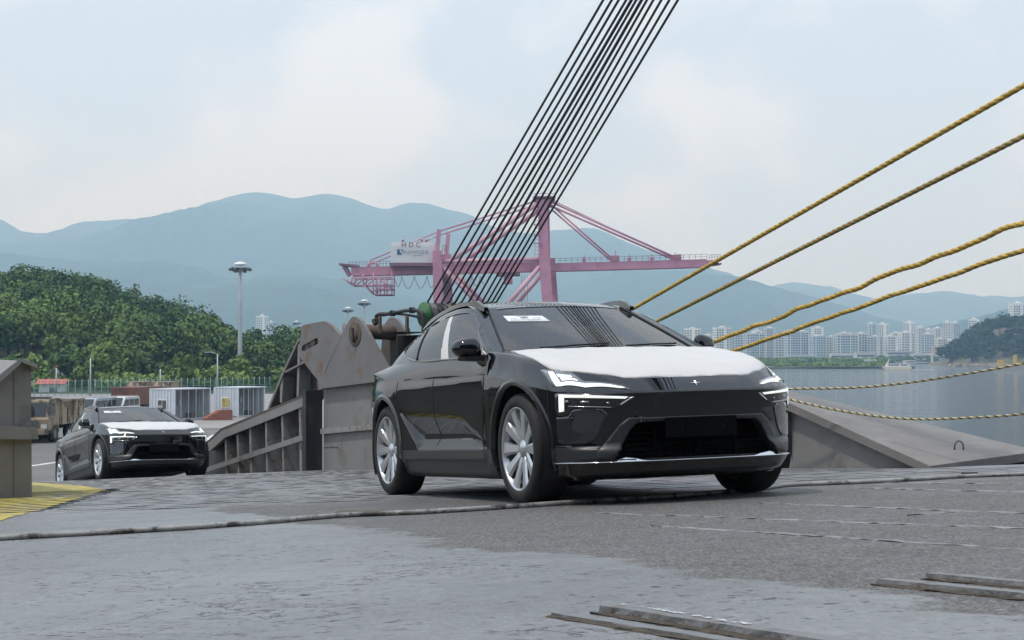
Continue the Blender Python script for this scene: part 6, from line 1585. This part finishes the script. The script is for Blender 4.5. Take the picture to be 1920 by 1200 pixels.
# ================================================================== lamp masts and poles
M_GALV = mat('galvanised', (.42, .44, .46), rough=.45, metal=.4, noise=.12, nscale=1.0)
M_LAMPH = mat('lamp_heads', (.10, .10, .115), rough=.5)
def mast(px, D, ytop, label):
    X = (px - 960) / FPX * D; H = EYE + (HOR - ytop) / FPX * D
    t = thing('lamp_mast', label, 'lamp mast', (X, D, 0), None, 'high lamp masts on the quay')
    q = MB(); q.tube([(0, 0, 0), (0, 0, H * .33), (0, 0, H * .66), (0, 0, H * .95)], [.44, .36, .29, .22], 14); q.build('pole', M_GALV, t)
    q = MB(); q.lathe([(.0, H), (.8, H * .99), (1.0, H * .978), (1.02, H * .972), (.3, H * .967)], (0, 0, 0), (0, 0, 1), 20); q.build('top_dome', mat('mast_white', (.72, .73, .73), rough=.5), t)
    q = MB(); q.lathe([(1.2, H * .945), (1.28, H * .945), (1.28, H * .95), (1.2, H * .95)], (0, 0, 0), (0, 0, 1), 24, closed=True); q.build('lamp_ring', M_LAMPH, t)
    for k in range(10):
        a = 2 * math.pi * k / 10; q = MB(); q.bar((0, 0, H * .95), (1.2 * math.cos(a), 1.2 * math.sin(a), H * .947), .08, .08)
        q.box((1.5 * math.cos(a), 1.5 * math.sin(a), H * .94), (.6, .42, .36), Euler((0, .5, a)).to_matrix()); q.build('floodlight', M_LAMPH, t)
    for k in range(5):
        a = 2 * math.pi * (k + .4) / 5; q = MB(); q.box((.8 * math.cos(a), .8 * math.sin(a), H * .93), (.4, .35, .7)); q.build('control_gear', M_LAMPH, t)
mast(450, 250, 490, 'tall grey lamp mast with ring of floodlights in front of the hill'); mast(683, 430, 561, 'distant lamp mast right above the hinge housing'); mast(652, 490, 575, 'distant lamp mast left of the hinge housing'); mast(556, 680, 601, 'smallest far lamp mast between the towers and the girder')
def pole(px, D, ytop, label, arm=0):
    X = (px - 960) / FPX * D; H = EYE + (HOR - ytop) / FPX * D; q = MB(); q.tube([(0, 0, 0), (0, 0, H)], [.13, .08], 8)
    if arm: q.tube([(0, 0, H), (arm * .5, 0, H + .25), (arm, 0, H + .3)], .05, 6); q.box((arm * 1.1, 0, H + .28), (.6, .25, .12))
    o = q.build('street_pole', M_GALV); o.location = (X, D, 0); tag(o, label, 'pole', 'thin poles along the fence')
pole(170, 215, 671, 'thin pale pole in front of the hill at the left, above the trucks'); pole(301, 225, 692, 'short thin pole behind the rusty dump body'); pole(408, 222, 664, 'thin pole between the two containers', -1.3); pole(106, 228, 690, 'thin pole beside the red roofed shed')

# ================================================================== fence along the quay
M_FEN = mat('fence_green', (.12, .30, .20), rough=.6); M_FENP = mat('fence_post', (.34, .42, .37), rough=.6)
def fence_material():
    m, N, L = base_mat('fence_mesh'); o = N('ShaderNodeOutputMaterial'); d = N('ShaderNodeBsdfDiffuse'); d.inputs[0].default_value = (.16, .36, .26, 1); t = N('ShaderNodeBsdfTransparent'); mx = N('ShaderNodeMixShader')
    tc = N('ShaderNodeTexCoord'); w1_ = N('ShaderNodeTexWave'); w1_.inputs['Scale'].default_value = 3.0; L(tc.outputs['Object'], w1_.inputs[0]); mr_ = N('ShaderNodeMapRange'); mr_.inputs['From Min'].default_value = .2; mr_.inputs['From Max'].default_value = .8; mr_.inputs['To Min'].default_value = .10; mr_.inputs['To Max'].default_value = .26
    L(w1_.outputs['Fac'], mr_.inputs['Value']); L(mr_.outputs[0], mx.inputs[0]); L(t.outputs[0], mx.inputs[1]); L(d.outputs[0], mx.inputs[2]); L(mx.outputs[0], o.inputs[0]); return m
M_FMESH = fence_material()
fen = thing('fence', 'green wire fence with pale posts at the foot of the hill', 'fence', (0, 0, 0))
F0, F1 = on_z(-60, 747), on_z(600, 731)
nf = 58
for k in range(nf + 1):
    q_ = F0 + (F1 - F0) * (k / nf); q = MB(); q.cyl((q_.x, q_.y, 0), (q_.x, q_.y, 2.2), .045, n=6); q.build('fence_post', M_FENP, fen)
for k in range(nf):
    a_, b_ = F0 + (F1 - F0) * (k / nf), F0 + (F1 - F0) * ((k + 1) / nf); q = MB(); q.add([(a_.x, a_.y, .05), (b_.x, b_.y, .05), (b_.x, b_.y, 2.0), (a_.x, a_.y, 2.0)], [(0, 1, 2, 3)]); q.build('fence_panel', M_FMESH, fen)
for z_ in (.1, 1.05, 2.02):
    q = MB(); q.bar((F0.x, F0.y, z_), (F1.x, F1.y, z_), .03, .03); q.build('fence_rail', M_FENP, fen)

# ================================================================== sheds
def shed(px0, px1, D, ye, ytop, label, name, ww=3.0):
    X0, X1 = (px0 - 960) / FPX * D, (px1 - 960) / FPX * D; ze = EYE + (HOR - ye) / FPX * D; zt = EYE + (HOR - ytop) / FPX * D; z0 = float(max(hill_z((X0 + X1) / 2, D), 0)) - .3
    t = thing(name, label, 'shed', ((X0 + X1) / 2, D, z0), .08, None); w_ = (X1 - X0) / 2
    q = MB(); q.bbox((-w_ * .8, 0, 0), (w_ * .8, ww, ze - z0)); q.build('wall', mat('shed_white', (.62, .63, .62), rough=.8), t)
    q = MB(); q.prism([(-.5, ze - z0), (ww / 2, zt - z0), (ww + .5, ze - z0), (ww / 2, zt - z0 - .12)], (-w_, 0, 0), (0, 1, 0), (0, 0, 1), (2 * w_, 0, 0)); q.build('roof', mat('shed_red', (.45, .10, .085), rough=.7, noise=.15, nscale=.8), t)
    q = MB(); q.bbox((-w_ * .1, -.05, .3), (w_ * .35, .03, ze - z0 - .5)); q.build('window', M_BG, t)
shed(68, 124, 236, 720, 711, 'small shed with a long red roof behind the fence', 'red_roof_shed'); shed(105, 120, 262, 687, 683, 'tiny white hut with red roof among the trees of the hill', 'hill_hut')

# ================================================================== open containers
M_CONT = [mat('container_white', (.60, .64, .68), rough=.5, noise=.08, nscale=.8, dirt=(.30, .22, .16), dscale=1.2, dlo=.62, dhi=.75), mat('container_inside', (.44, .46, .47), rough=.7, noise=.12, nscale=.7)]
def corr(a, b_, z0, z1, depth, n, name, m_, par, th=.03):
    """corrugated sheet between plan points a and b, ribs of the given depth"""
    a, b_ = Vector(a), Vector(b_); d = (b_ - a); nn = Vector((-d.y, d.x)).normalized(); pts = []
    for k in range(n):
        for f, o_ in ((0, 0), (.28, 0), (.42, 1), (.72, 1), (.86, 0)): pts.append(a + d * ((k + f) / n) + nn * depth * o_)
    pts.append(b_); q = MB(); vs = []
    for p_ in pts: vs += [(p_.x, p_.y, z0), (p_.x, p_.y, z1)]
    q.add(vs, [(2 * i, 2 * i + 2, 2 * i + 3, 2 * i + 1) for i in range(len(pts) - 1)]); return q.build(name, m_, par)
def container(px, py, D, rot, Ls, label, style):
    P0 = on_z(px, py); X, Y = P0.x, P0.y
    t = thing('open_container', label, 'container', (X, Y, 0), rot, 'open site containers on the quay'); W_, H_ = 2.44, 2.6
    # local frame: corner post at origin, end wall along -x, open side along +y
    corr((-W_, 0), (0, 0), .12, H_ - .08, -.09, 8, 'end_wall', M_CONT[0], t); corr((-W_, 0), (-W_, Ls), .12, H_ - .08, .04, 18, 'back_wall', M_CONT[1], t); corr((-W_, Ls), (0, Ls), .12, H_ - .08, .04, 8, 'end_wall', M_CONT[1], t)
    for x_, y_ in ((0, 0), (-W_, 0), (0, Ls), (-W_, Ls)): q = MB(); q.box((x_, y_, H_ / 2), (.12, .12, H_)); q.build('corner_post', M_CONT[0], t)
    q = MB(); q.bbox((-W_ - .04, -.06, H_ - .06), (.22 if style else .08, Ls + .06, H_ + .03)); q.build('roof', M_CONT[0], t); q = MB(); q.bbox((-W_ + .05, .05, .02), (-.02, Ls - .05, .14)); q.build('floor', M_CONT[1], t)
    fr = thing('window_', '', ''); bpy.data.objects.remove(fr)
    q = MB(); q.bbox((-1.65, -.12, .85), (-.70, -.06, 1.75)); wf_ = q.build('window_frame', mat('frame_white', (.75, .75, .74), rough=.5), t)
    for k in range(2): q = MB(); q.bbox((-1.58 + k * .44, -.14, .93), (-1.20 + k * .44, -.115, 1.67)); q.build('pane', mat('cont_pane', (.10, .11, .10), rough=.2) if not style else mat('hazard_print', (.42, .34, .10), rough=.5, noise=.9, nscale=6), wf_)
    for k, y_ in enumerate(np.linspace(.9, Ls - .9, 4)): q = MB(); q.box((-.03, y_, H_ / 2), (.06, .06, H_ - .1)); q.build('door_post', M_CONT[1], t)
    for k in range(3): q = MB(); q.box((-W_ + .16, 1.0 + 1.4 * k, 1.4), (.05, .35, .5)); q.build('wall_notice', mat('notice_white', (.7, .7, .68), rough=.6), t)
    q = MB(); q.box((-.4, Ls * .55, .35), (.6, .5, .45)); q.build('crate', M_RUST, t)
    return t
RC = math.radians(-25)
container(327, 789, 0, RC, 4.9, 'pale corrugated container with open side, left of the pair', 0); container(446, 783, 0, RC, 4.0, 'pale open container with hazard notice, right of the pair', 1)
# red brick-coloured ballast block
q_ = on_z(418, 788); t = thing('ballast_block', 'red slatted ballast block between the two containers', 'ballast block', (q_.x, q_.y, 0), .35); M_BAL = mat('ballast_red', (.26, .095, .065), rough=.75, noise=.25, nscale=2)
q = MB(); q.prism([(0, 0), (2.3, 0), (2.3, .85), (1.35, .85), (0, .12)], (-1.5, 0, 0), (1, 0, 0), (0, 0, 1), (0, 1.4, 0)); q.build('block', M_BAL, t)
for k in range(8):
    f = (k + .5) / 8; q = MB(); q.box((-1.5 + 1.35 * f, .7, .14 + .73 * f), (.08, 1.42, .05), Matrix.Rotation(-.5, 3, 'Y')); q.build('slat', mat('ballast_slat', (.46, .20, .13), rough=.75, noise=.2, nscale=3), t)

# ================================================================== vehicles on the quay
def vwheel(par, x, y, r_, w_=.3):
    q = MB(); q.lathe([(r_ * .55, -w_ / 2), (r_ * .9, -w_ / 2), (r_, -w_ * .35), (r_, w_ * .35), (r_ * .9, w_ / 2), (r_ * .55, w_ / 2)], (x, y, r_), (0, 1, 0), 22); tw_ = q.build('wheel', M_RUB, par)
    q = MB(); q.lathe([(0, .04 + w_ / 2 - .08), (r_ * .25, w_ / 2 - .02), (r_ * .5, w_ / 2 - .07), (r_ * .56, w_ / 2 - .01)], (x, y, r_), (0, 1 if y > 0 else -1, 0), 16); q.build('rim', mat('truck_rim', (.16, .14, .11), rough=.6), tw_)
M_CAMO = mat('camo_paint', (.30, .235, .165), rough=.75, noise=.1, nscale=1, dirt=(.085, .08, .05), dscale=.75, dlo=.50, dhi=.53)
M_CAMO2 = mat('camo_tan', (.36, .29, .21), rough=.75, dirt=(.15, .10, .07), dscale=.6, dlo=.5, dhi=.54)
M_TGL = mat('truck_glass', (.02, .025, .028), rough=.08, coat=.5)
def army_truck(px, py, yaw, label):
    P0 = on_z(px, py); t = thing('army_truck', label, 'truck', (P0.x, P0.y, 0), yaw, 'camouflage dump trucks on the quay')
    # x forward, origin under the cab front axle
    q = MB(); q.prism([(1.25, .75), (1.30, 1.45), (1.18, 1.55), (1.02, 2.55), (.9, 2.70), (-.75, 2.72), (-.80, .75)], (0, -1.2, 0), (1, 0, 0), (0, 0, 1), (0, 2.4, 0)); cab = q.build('cab', M_CAMO, t, bevel=.05)
    q = MB(); q.add([(1.175, -1.02, 1.64), (1.175, 1.02, 1.64), (1.05, 1.02, 2.46), (1.05, -1.02, 2.46)], [(0, 1, 2, 3)]); o = q.build('windshield', M_TGL, t); o.location = (.02, 0, 0)
    for s_ in (-1, 1):
        q = MB(); q.add([(.92, s_ * 1.207, 1.70), (.80, s_ * 1.207, 2.42), (.0, s_ * 1.207, 2.42), (.0, s_ * 1.207, 1.62)], [(0, 1, 2, 3)]); q.build('side_window', M_TGL, t)
        q = MB(); q.box((1.30, s_ * .95, 1.02), (.06, .36, .26)); q.build('headlight', mat('truck_lamp', (.55, .55, .5), rough=.2), t)
        q = MB(); q.tube([(1.15, s_ * 1.25, 2.3), (1.3, s_ * 1.45, 2.25), (1.3, s_ * 1.47, 1.85)], .02, 6); q.box((1.3, s_ * 1.47, 1.98), (.05, .18, .42)); q.build('mirror', M_LAMPH, t)
        q = MB(); q.prism([(-.72, .62), (-.5, 1.18), (.5, 1.18), (.78, .62), (.62, .62), (.42, 1.08), (-.42, 1.08), (-.58, .62)], (0, s_ * 1.25, 0), (1, 0, 0), (0, 0, 1), (0, -s_ * .3, 0)); q.build('mudguard', M_CAMO, t)
    q = MB(); q.bbox((1.2, -1.22, .52), (1.42, 1.22, .86)); q.build('bumper', M_CAMO, t, bevel=.03); q = MB(); q.bbox((1.29, -.62, 1.05), (1.34, .62, 1.38)); q.build('grille', M_LAMPH, t)
    q = MB(); q.bbox((.3, -1.1, 2.72), (.9, 1.1, 2.82)); q.build('roof_rack', M_LAMPH, t)
    q = MB(); q.bbox((-5.6, -.45, .72), (.9, .45, .98)); q.build('chassis', M_LAMPH, t)
    q = MB(); q.prism([(-1.0, 1.05), (-1.0, 2.62), (-.85, 2.68), (-5.4, 2.50), (-5.75, 1.05)], (0, -1.24, 0), (1, 0, 0), (0, 0, 1), (0, 2.48, 0)); bed = q.build('dump_bed', M_CAMO2, t)
    for s_ in (-1, 1):
        for x_ in (-1.1, -2.2, -3.3, -4.4, -5.4): q = MB(); q.box((x_, s_ * 1.27, 1.78), (.12, .06, 1.4)); q.build('bed_rib', M_CAMO, bed)
        q = MB(); q.box((-3.2, s_ * 1.28, 2.52), (4.6, .08, .14)); q.build('bed_rail', M_CAMO, bed)
        vwheel(t, 0, s_ * 1.05, .58, .38); vwheel(t, -3.3, s_ * 1.0, .58, .5); vwheel(t, -4.6, s_ * 1.0, .58, .5)
    return t
def fwd_yaw(fx, fy): return math.atan2(fy, fx)
army_truck(67, 829, fwd_yaw(-.05, -1.0), 'camouflaged army dump truck left of the second car'); army_truck(-12, 833, fwd_yaw(-.05, -1.0), 'camouflaged army truck mostly hidden behind the grey bulwark block')
for k, (px, py, lab) in enumerate(((248, 774, 'rusty brown dump truck body behind the left container'),)):
    P0 = on_z(px + 12, 778); t = thing('dump_truck', lab, 'truck', (P0.x, P0.y, 0), fwd_yaw(.2, .98)); M_RB = mat('rust_bed', (.19, .095, .072), rough=.8, noise=.2, nscale=1.5, dirt=(.13, .07, .05), dscale=1.2)
    q = MB(); q.prism([(-1.15, 1.0), (1.15, 1.0), (1.3, 2.55), (-1.3, 2.55)], (-3.0, 0, 0), (0, 1, 0), (0, 0, 1), (5.5, 0, 0)); bd = q.build('dump_bed', M_RB, t)
    for z_ in (1.35, 1.8, 2.25, 2.5): q = MB(); q.box((-3.04, 0, z_), (.08, 2.3 + (z_ - 1) * .2, .10)); q.build('tailgate_rib', M_RB, bd)
    q = MB(); q.bbox((-3, -.45, .6), (4.2, .45, .95)); q.build('chassis', M_LAMPH, t); q = MB(); q.bbox((2.7, -1.2, .7), (4.4, 1.2, 2.5)); q.build('cab', M_RB, t, bevel=.1)
    for s_ in (-1, 1):
        for x_ in (-2.3, -1.0, 3.4): vwheel(t, x_, s_ * 1.0, .52, .4)
for k, (px, py) in enumerate(((290, 740), (336, 739))):     # two far camouflaged loads beyond the containers
    P0 = on_z(px, 741); t = thing('army_trailer', ['camouflaged army vehicle roof above the left container', 'second camouflaged army vehicle above the left container'][k], 'truck', (P0.x, P0.y - 8, 0), 1.2, 'army vehicles beyond the containers'); t.scale = (.7, .8, .66)
    q = MB(); q.prism([(-3, .9), (3, .9), (3, 2.4), (2.4, 3.1), (-2.6, 3.0), (-3, 2.2)], (0, -1.2, 0), (1, 0, 0), (0, 0, 1), (0, 2.4, 0)); q.build('body', M_CAMO, t, bevel=.1)
    q = MB(); q.bbox((-2.9, -.5, .5), (2.9, .5, .92)); q.build('chassis', M_LAMPH, t)
    for s_ in (-1, 1):
        for x_ in (-2, 2): vwheel(t, x_, s_ * 1.0, .5)
def van(px, py, mcol, label, yaw):
    P0 = on_z(px, py); t = thing('van', label, 'van', (P0.x, P0.y, 0), yaw, 'vans parked on the quay')
    prof = [(2.35, .45), (2.45, .75), (2.35, 1.02), (1.75, 1.18), (1.05, 1.86), (.7, 1.96), (-2.2, 1.95), (-2.4, 1.75), (-2.45, .45)]
    q = MB(); q.prism(prof, (0, -.9, 0), (1, 0, 0), (0, 0, 1), (0, 1.8, 0)); q.build('body', mcol, t, bevel=.06)
    q = MB(); q.add([(1.73, -.78, 1.23), (1.73, .78, 1.23), (1.10, .72, 1.84), (1.10, -.72, 1.84)], [(0, 1, 2, 3)]); o = q.build('windshield', M_TGL, t); o.location = (.03, 0, .02)
    for s_ in (-1, 1):
        for x0, x1 in ((.2, 1.05), (-.9, .1), (-2.1, -1.0)): q = MB(); q.add([(x0, s_ * .905, 1.2), (x1 + (.28 if x1 > 1 else 0), s_ * .905, 1.2), (x1, s_ * .905, 1.72), (x0, s_ * .905, 1.72)], [(0, 1, 2, 3)]); q.build('side_window', M_TGL, t)
        q = MB(); q.box((2.36, s_ * .68, .86), (.14, .34, .18)); q.build('headlight', mat('van_lamp', (.7, .7, .7), rough=.15), t); q = MB(); q.box((1.35, s_ * 1.02, 1.25), (.10, .2, .16)); q.build('mirror', M_LAMPH, t)
        vwheel(t, 1.55, s_ * .80, .33, .2); vwheel(t, -1.55, s_ * .80, .33, .2)
    q = MB(); q.bbox((2.40, -.85, .38), (2.52, .85, .62)); q.build('bumper', M_LAMPH, t, bevel=.03); q = MB(); q.box((2.44, 0, .82), (.04, .9, .16)); q.build('grille', M_LAMPH, t)
vy = fwd_yaw(-.12, -.99)
van(170, 791, mat('van_silver', (.30, .33, .36), rough=.3, coat=.5), 'silver van, leftmost of the three behind the army truck', vy); van(197, 788, mat('van_blue_grey', (.25, .29, .33), rough=.3, coat=.5), 'blue-grey van, middle of the three parked vans', vy); van(224, 787, mat('van_white', (.55, .56, .57), rough=.3, coat=.5), 'white van, rightmost of the three beside the rusty dump truck', vy)

# ================================================================== ferry and pier
BDp = 925.0; X0 = (1652 - 960) / FPX * BDp; t = thing('ferry', 'small white ferry with a tall bow mast crossing the bay', 'boat', (X0, BDp, SEA)); M_FW = mat('ferry_white', (.74, .74, .72), rough=.5)
s_ = BDp / FPX
hl_ = [(0, 10.5 * s_), (3 * s_, 3 * s_), (6 * s_, -.5), (46 * s_, -.5), (50 * s_, 5 * s_), (46 * s_, 5.5 * s_), (8 * s_, 6.2 * s_)]
hl_ = [(0, 2.2), (1.0, .9), (1.8, -.4), (16.2, -.4), (17.4, 1.5), (16.4, 1.75), (3.0, 1.9)]
q = MB(); q.prism(hl_, (0, -2.2, 0), (1, 0, 0), (0, 0, 1), (0, 4.4, 0)); q.build('hull', mat('ferry_cream', (.66, .60, .48), rough=.5), t, bevel=.08)
q = MB(); q.prism([(2.6, 1.9), (3.4, 3.5), (15.4, 3.5), (16.4, 1.75)], (0, -1.9, 0), (1, 0, 0), (0, 0, 1), (0, 3.8, 0)); q.build('cabin', M_FW, t); q = MB(); q.bbox((3.0, -2.1, 3.51), (16.6, 2.1, 3.72)); q.build('cabin_roof', M_FW, t)
for k in range(9):
    if k == 5: continue
    q = MB(); q.bbox((4.1 + k * 1.2, -1.97, 2.3), (4.9 + k * 1.2, -1.88, 3.1)); q.build('window', M_BG, t)
q = MB(); q.tube([(3.6, 0, 3.6), (4.4, 0, 5.5), (4.7, 0, 6.6)], [.35, .25, .08], 8); q.tube([(2.6, 0, 3.6), (4.0, 0, 5.0)], .12, 6); q.build('mast', M_FW, t)
q = MB(); q.bbox((14.2, -1.4, 3.75), (16.2, 1.4, 4.6)); q.build('stern_house', mat('ferry_grey', (.35, .30, .30), rough=.6), t); q = MB(); q.tube([(15.4, 0, 4.5), (15.4, 0, 5.6)], .06, 6); q.build('flag_pole', M_FW, t)
q = MB()
rg = random.Random(9)
for k in range(60): x_ = 17.5 + rg.random() ** 1.3 * 14; q.box((X0 + x_, BDp + rg.uniform(-1.5, 1.5), SEA + .05), (rg.uniform(.5, 1.6), rg.uniform(.4, 1.0), .14))
tag(q.build('wake', mat('foam', (.75, .78, .78), rough=.8)), 'white wake foam trailing behind the ferry', 'wake', None, 'stuff')
PD = 880.0; q0 = at(1872, 690, PD); t = thing('yellow_dolphin', 'yellow mooring dolphin with posts at the right edge of the bay', 'dolphin', (q0.x, PD, SEA)); M_DY = mat('dolphin_yellow', (.55, .38, .05), rough=.6, noise=.1, nscale=1)
q = MB(); q.bbox((-1.2, -2, 0), (18, 3, 2.8)); q.build('base', mat('pier_concrete', (.33, .31, .28), rough=.9), t)
for x_, h_, w_ in ((1, 5.7, 2.8), (9.2, 8.7, 1.5), (15.5, 5.2, 1.4)): q = MB(); q.bbox((x_ - w_ / 2, -1, 2.81), (x_ + w_ / 2, .6, h_)); q.build('post', M_DY, t)
for z_ in (6.4, 7.6): q = MB(); q.tube([(1, -.4, z_ - 1.2), (5, -.4, z_ - 1.2), (9.2, -.4, z_), (12, -.4, z_ - 1.2), (15.5, -.4, z_ - 1.6)], .05, 5); q.build('guard_chain', M_DY, t)
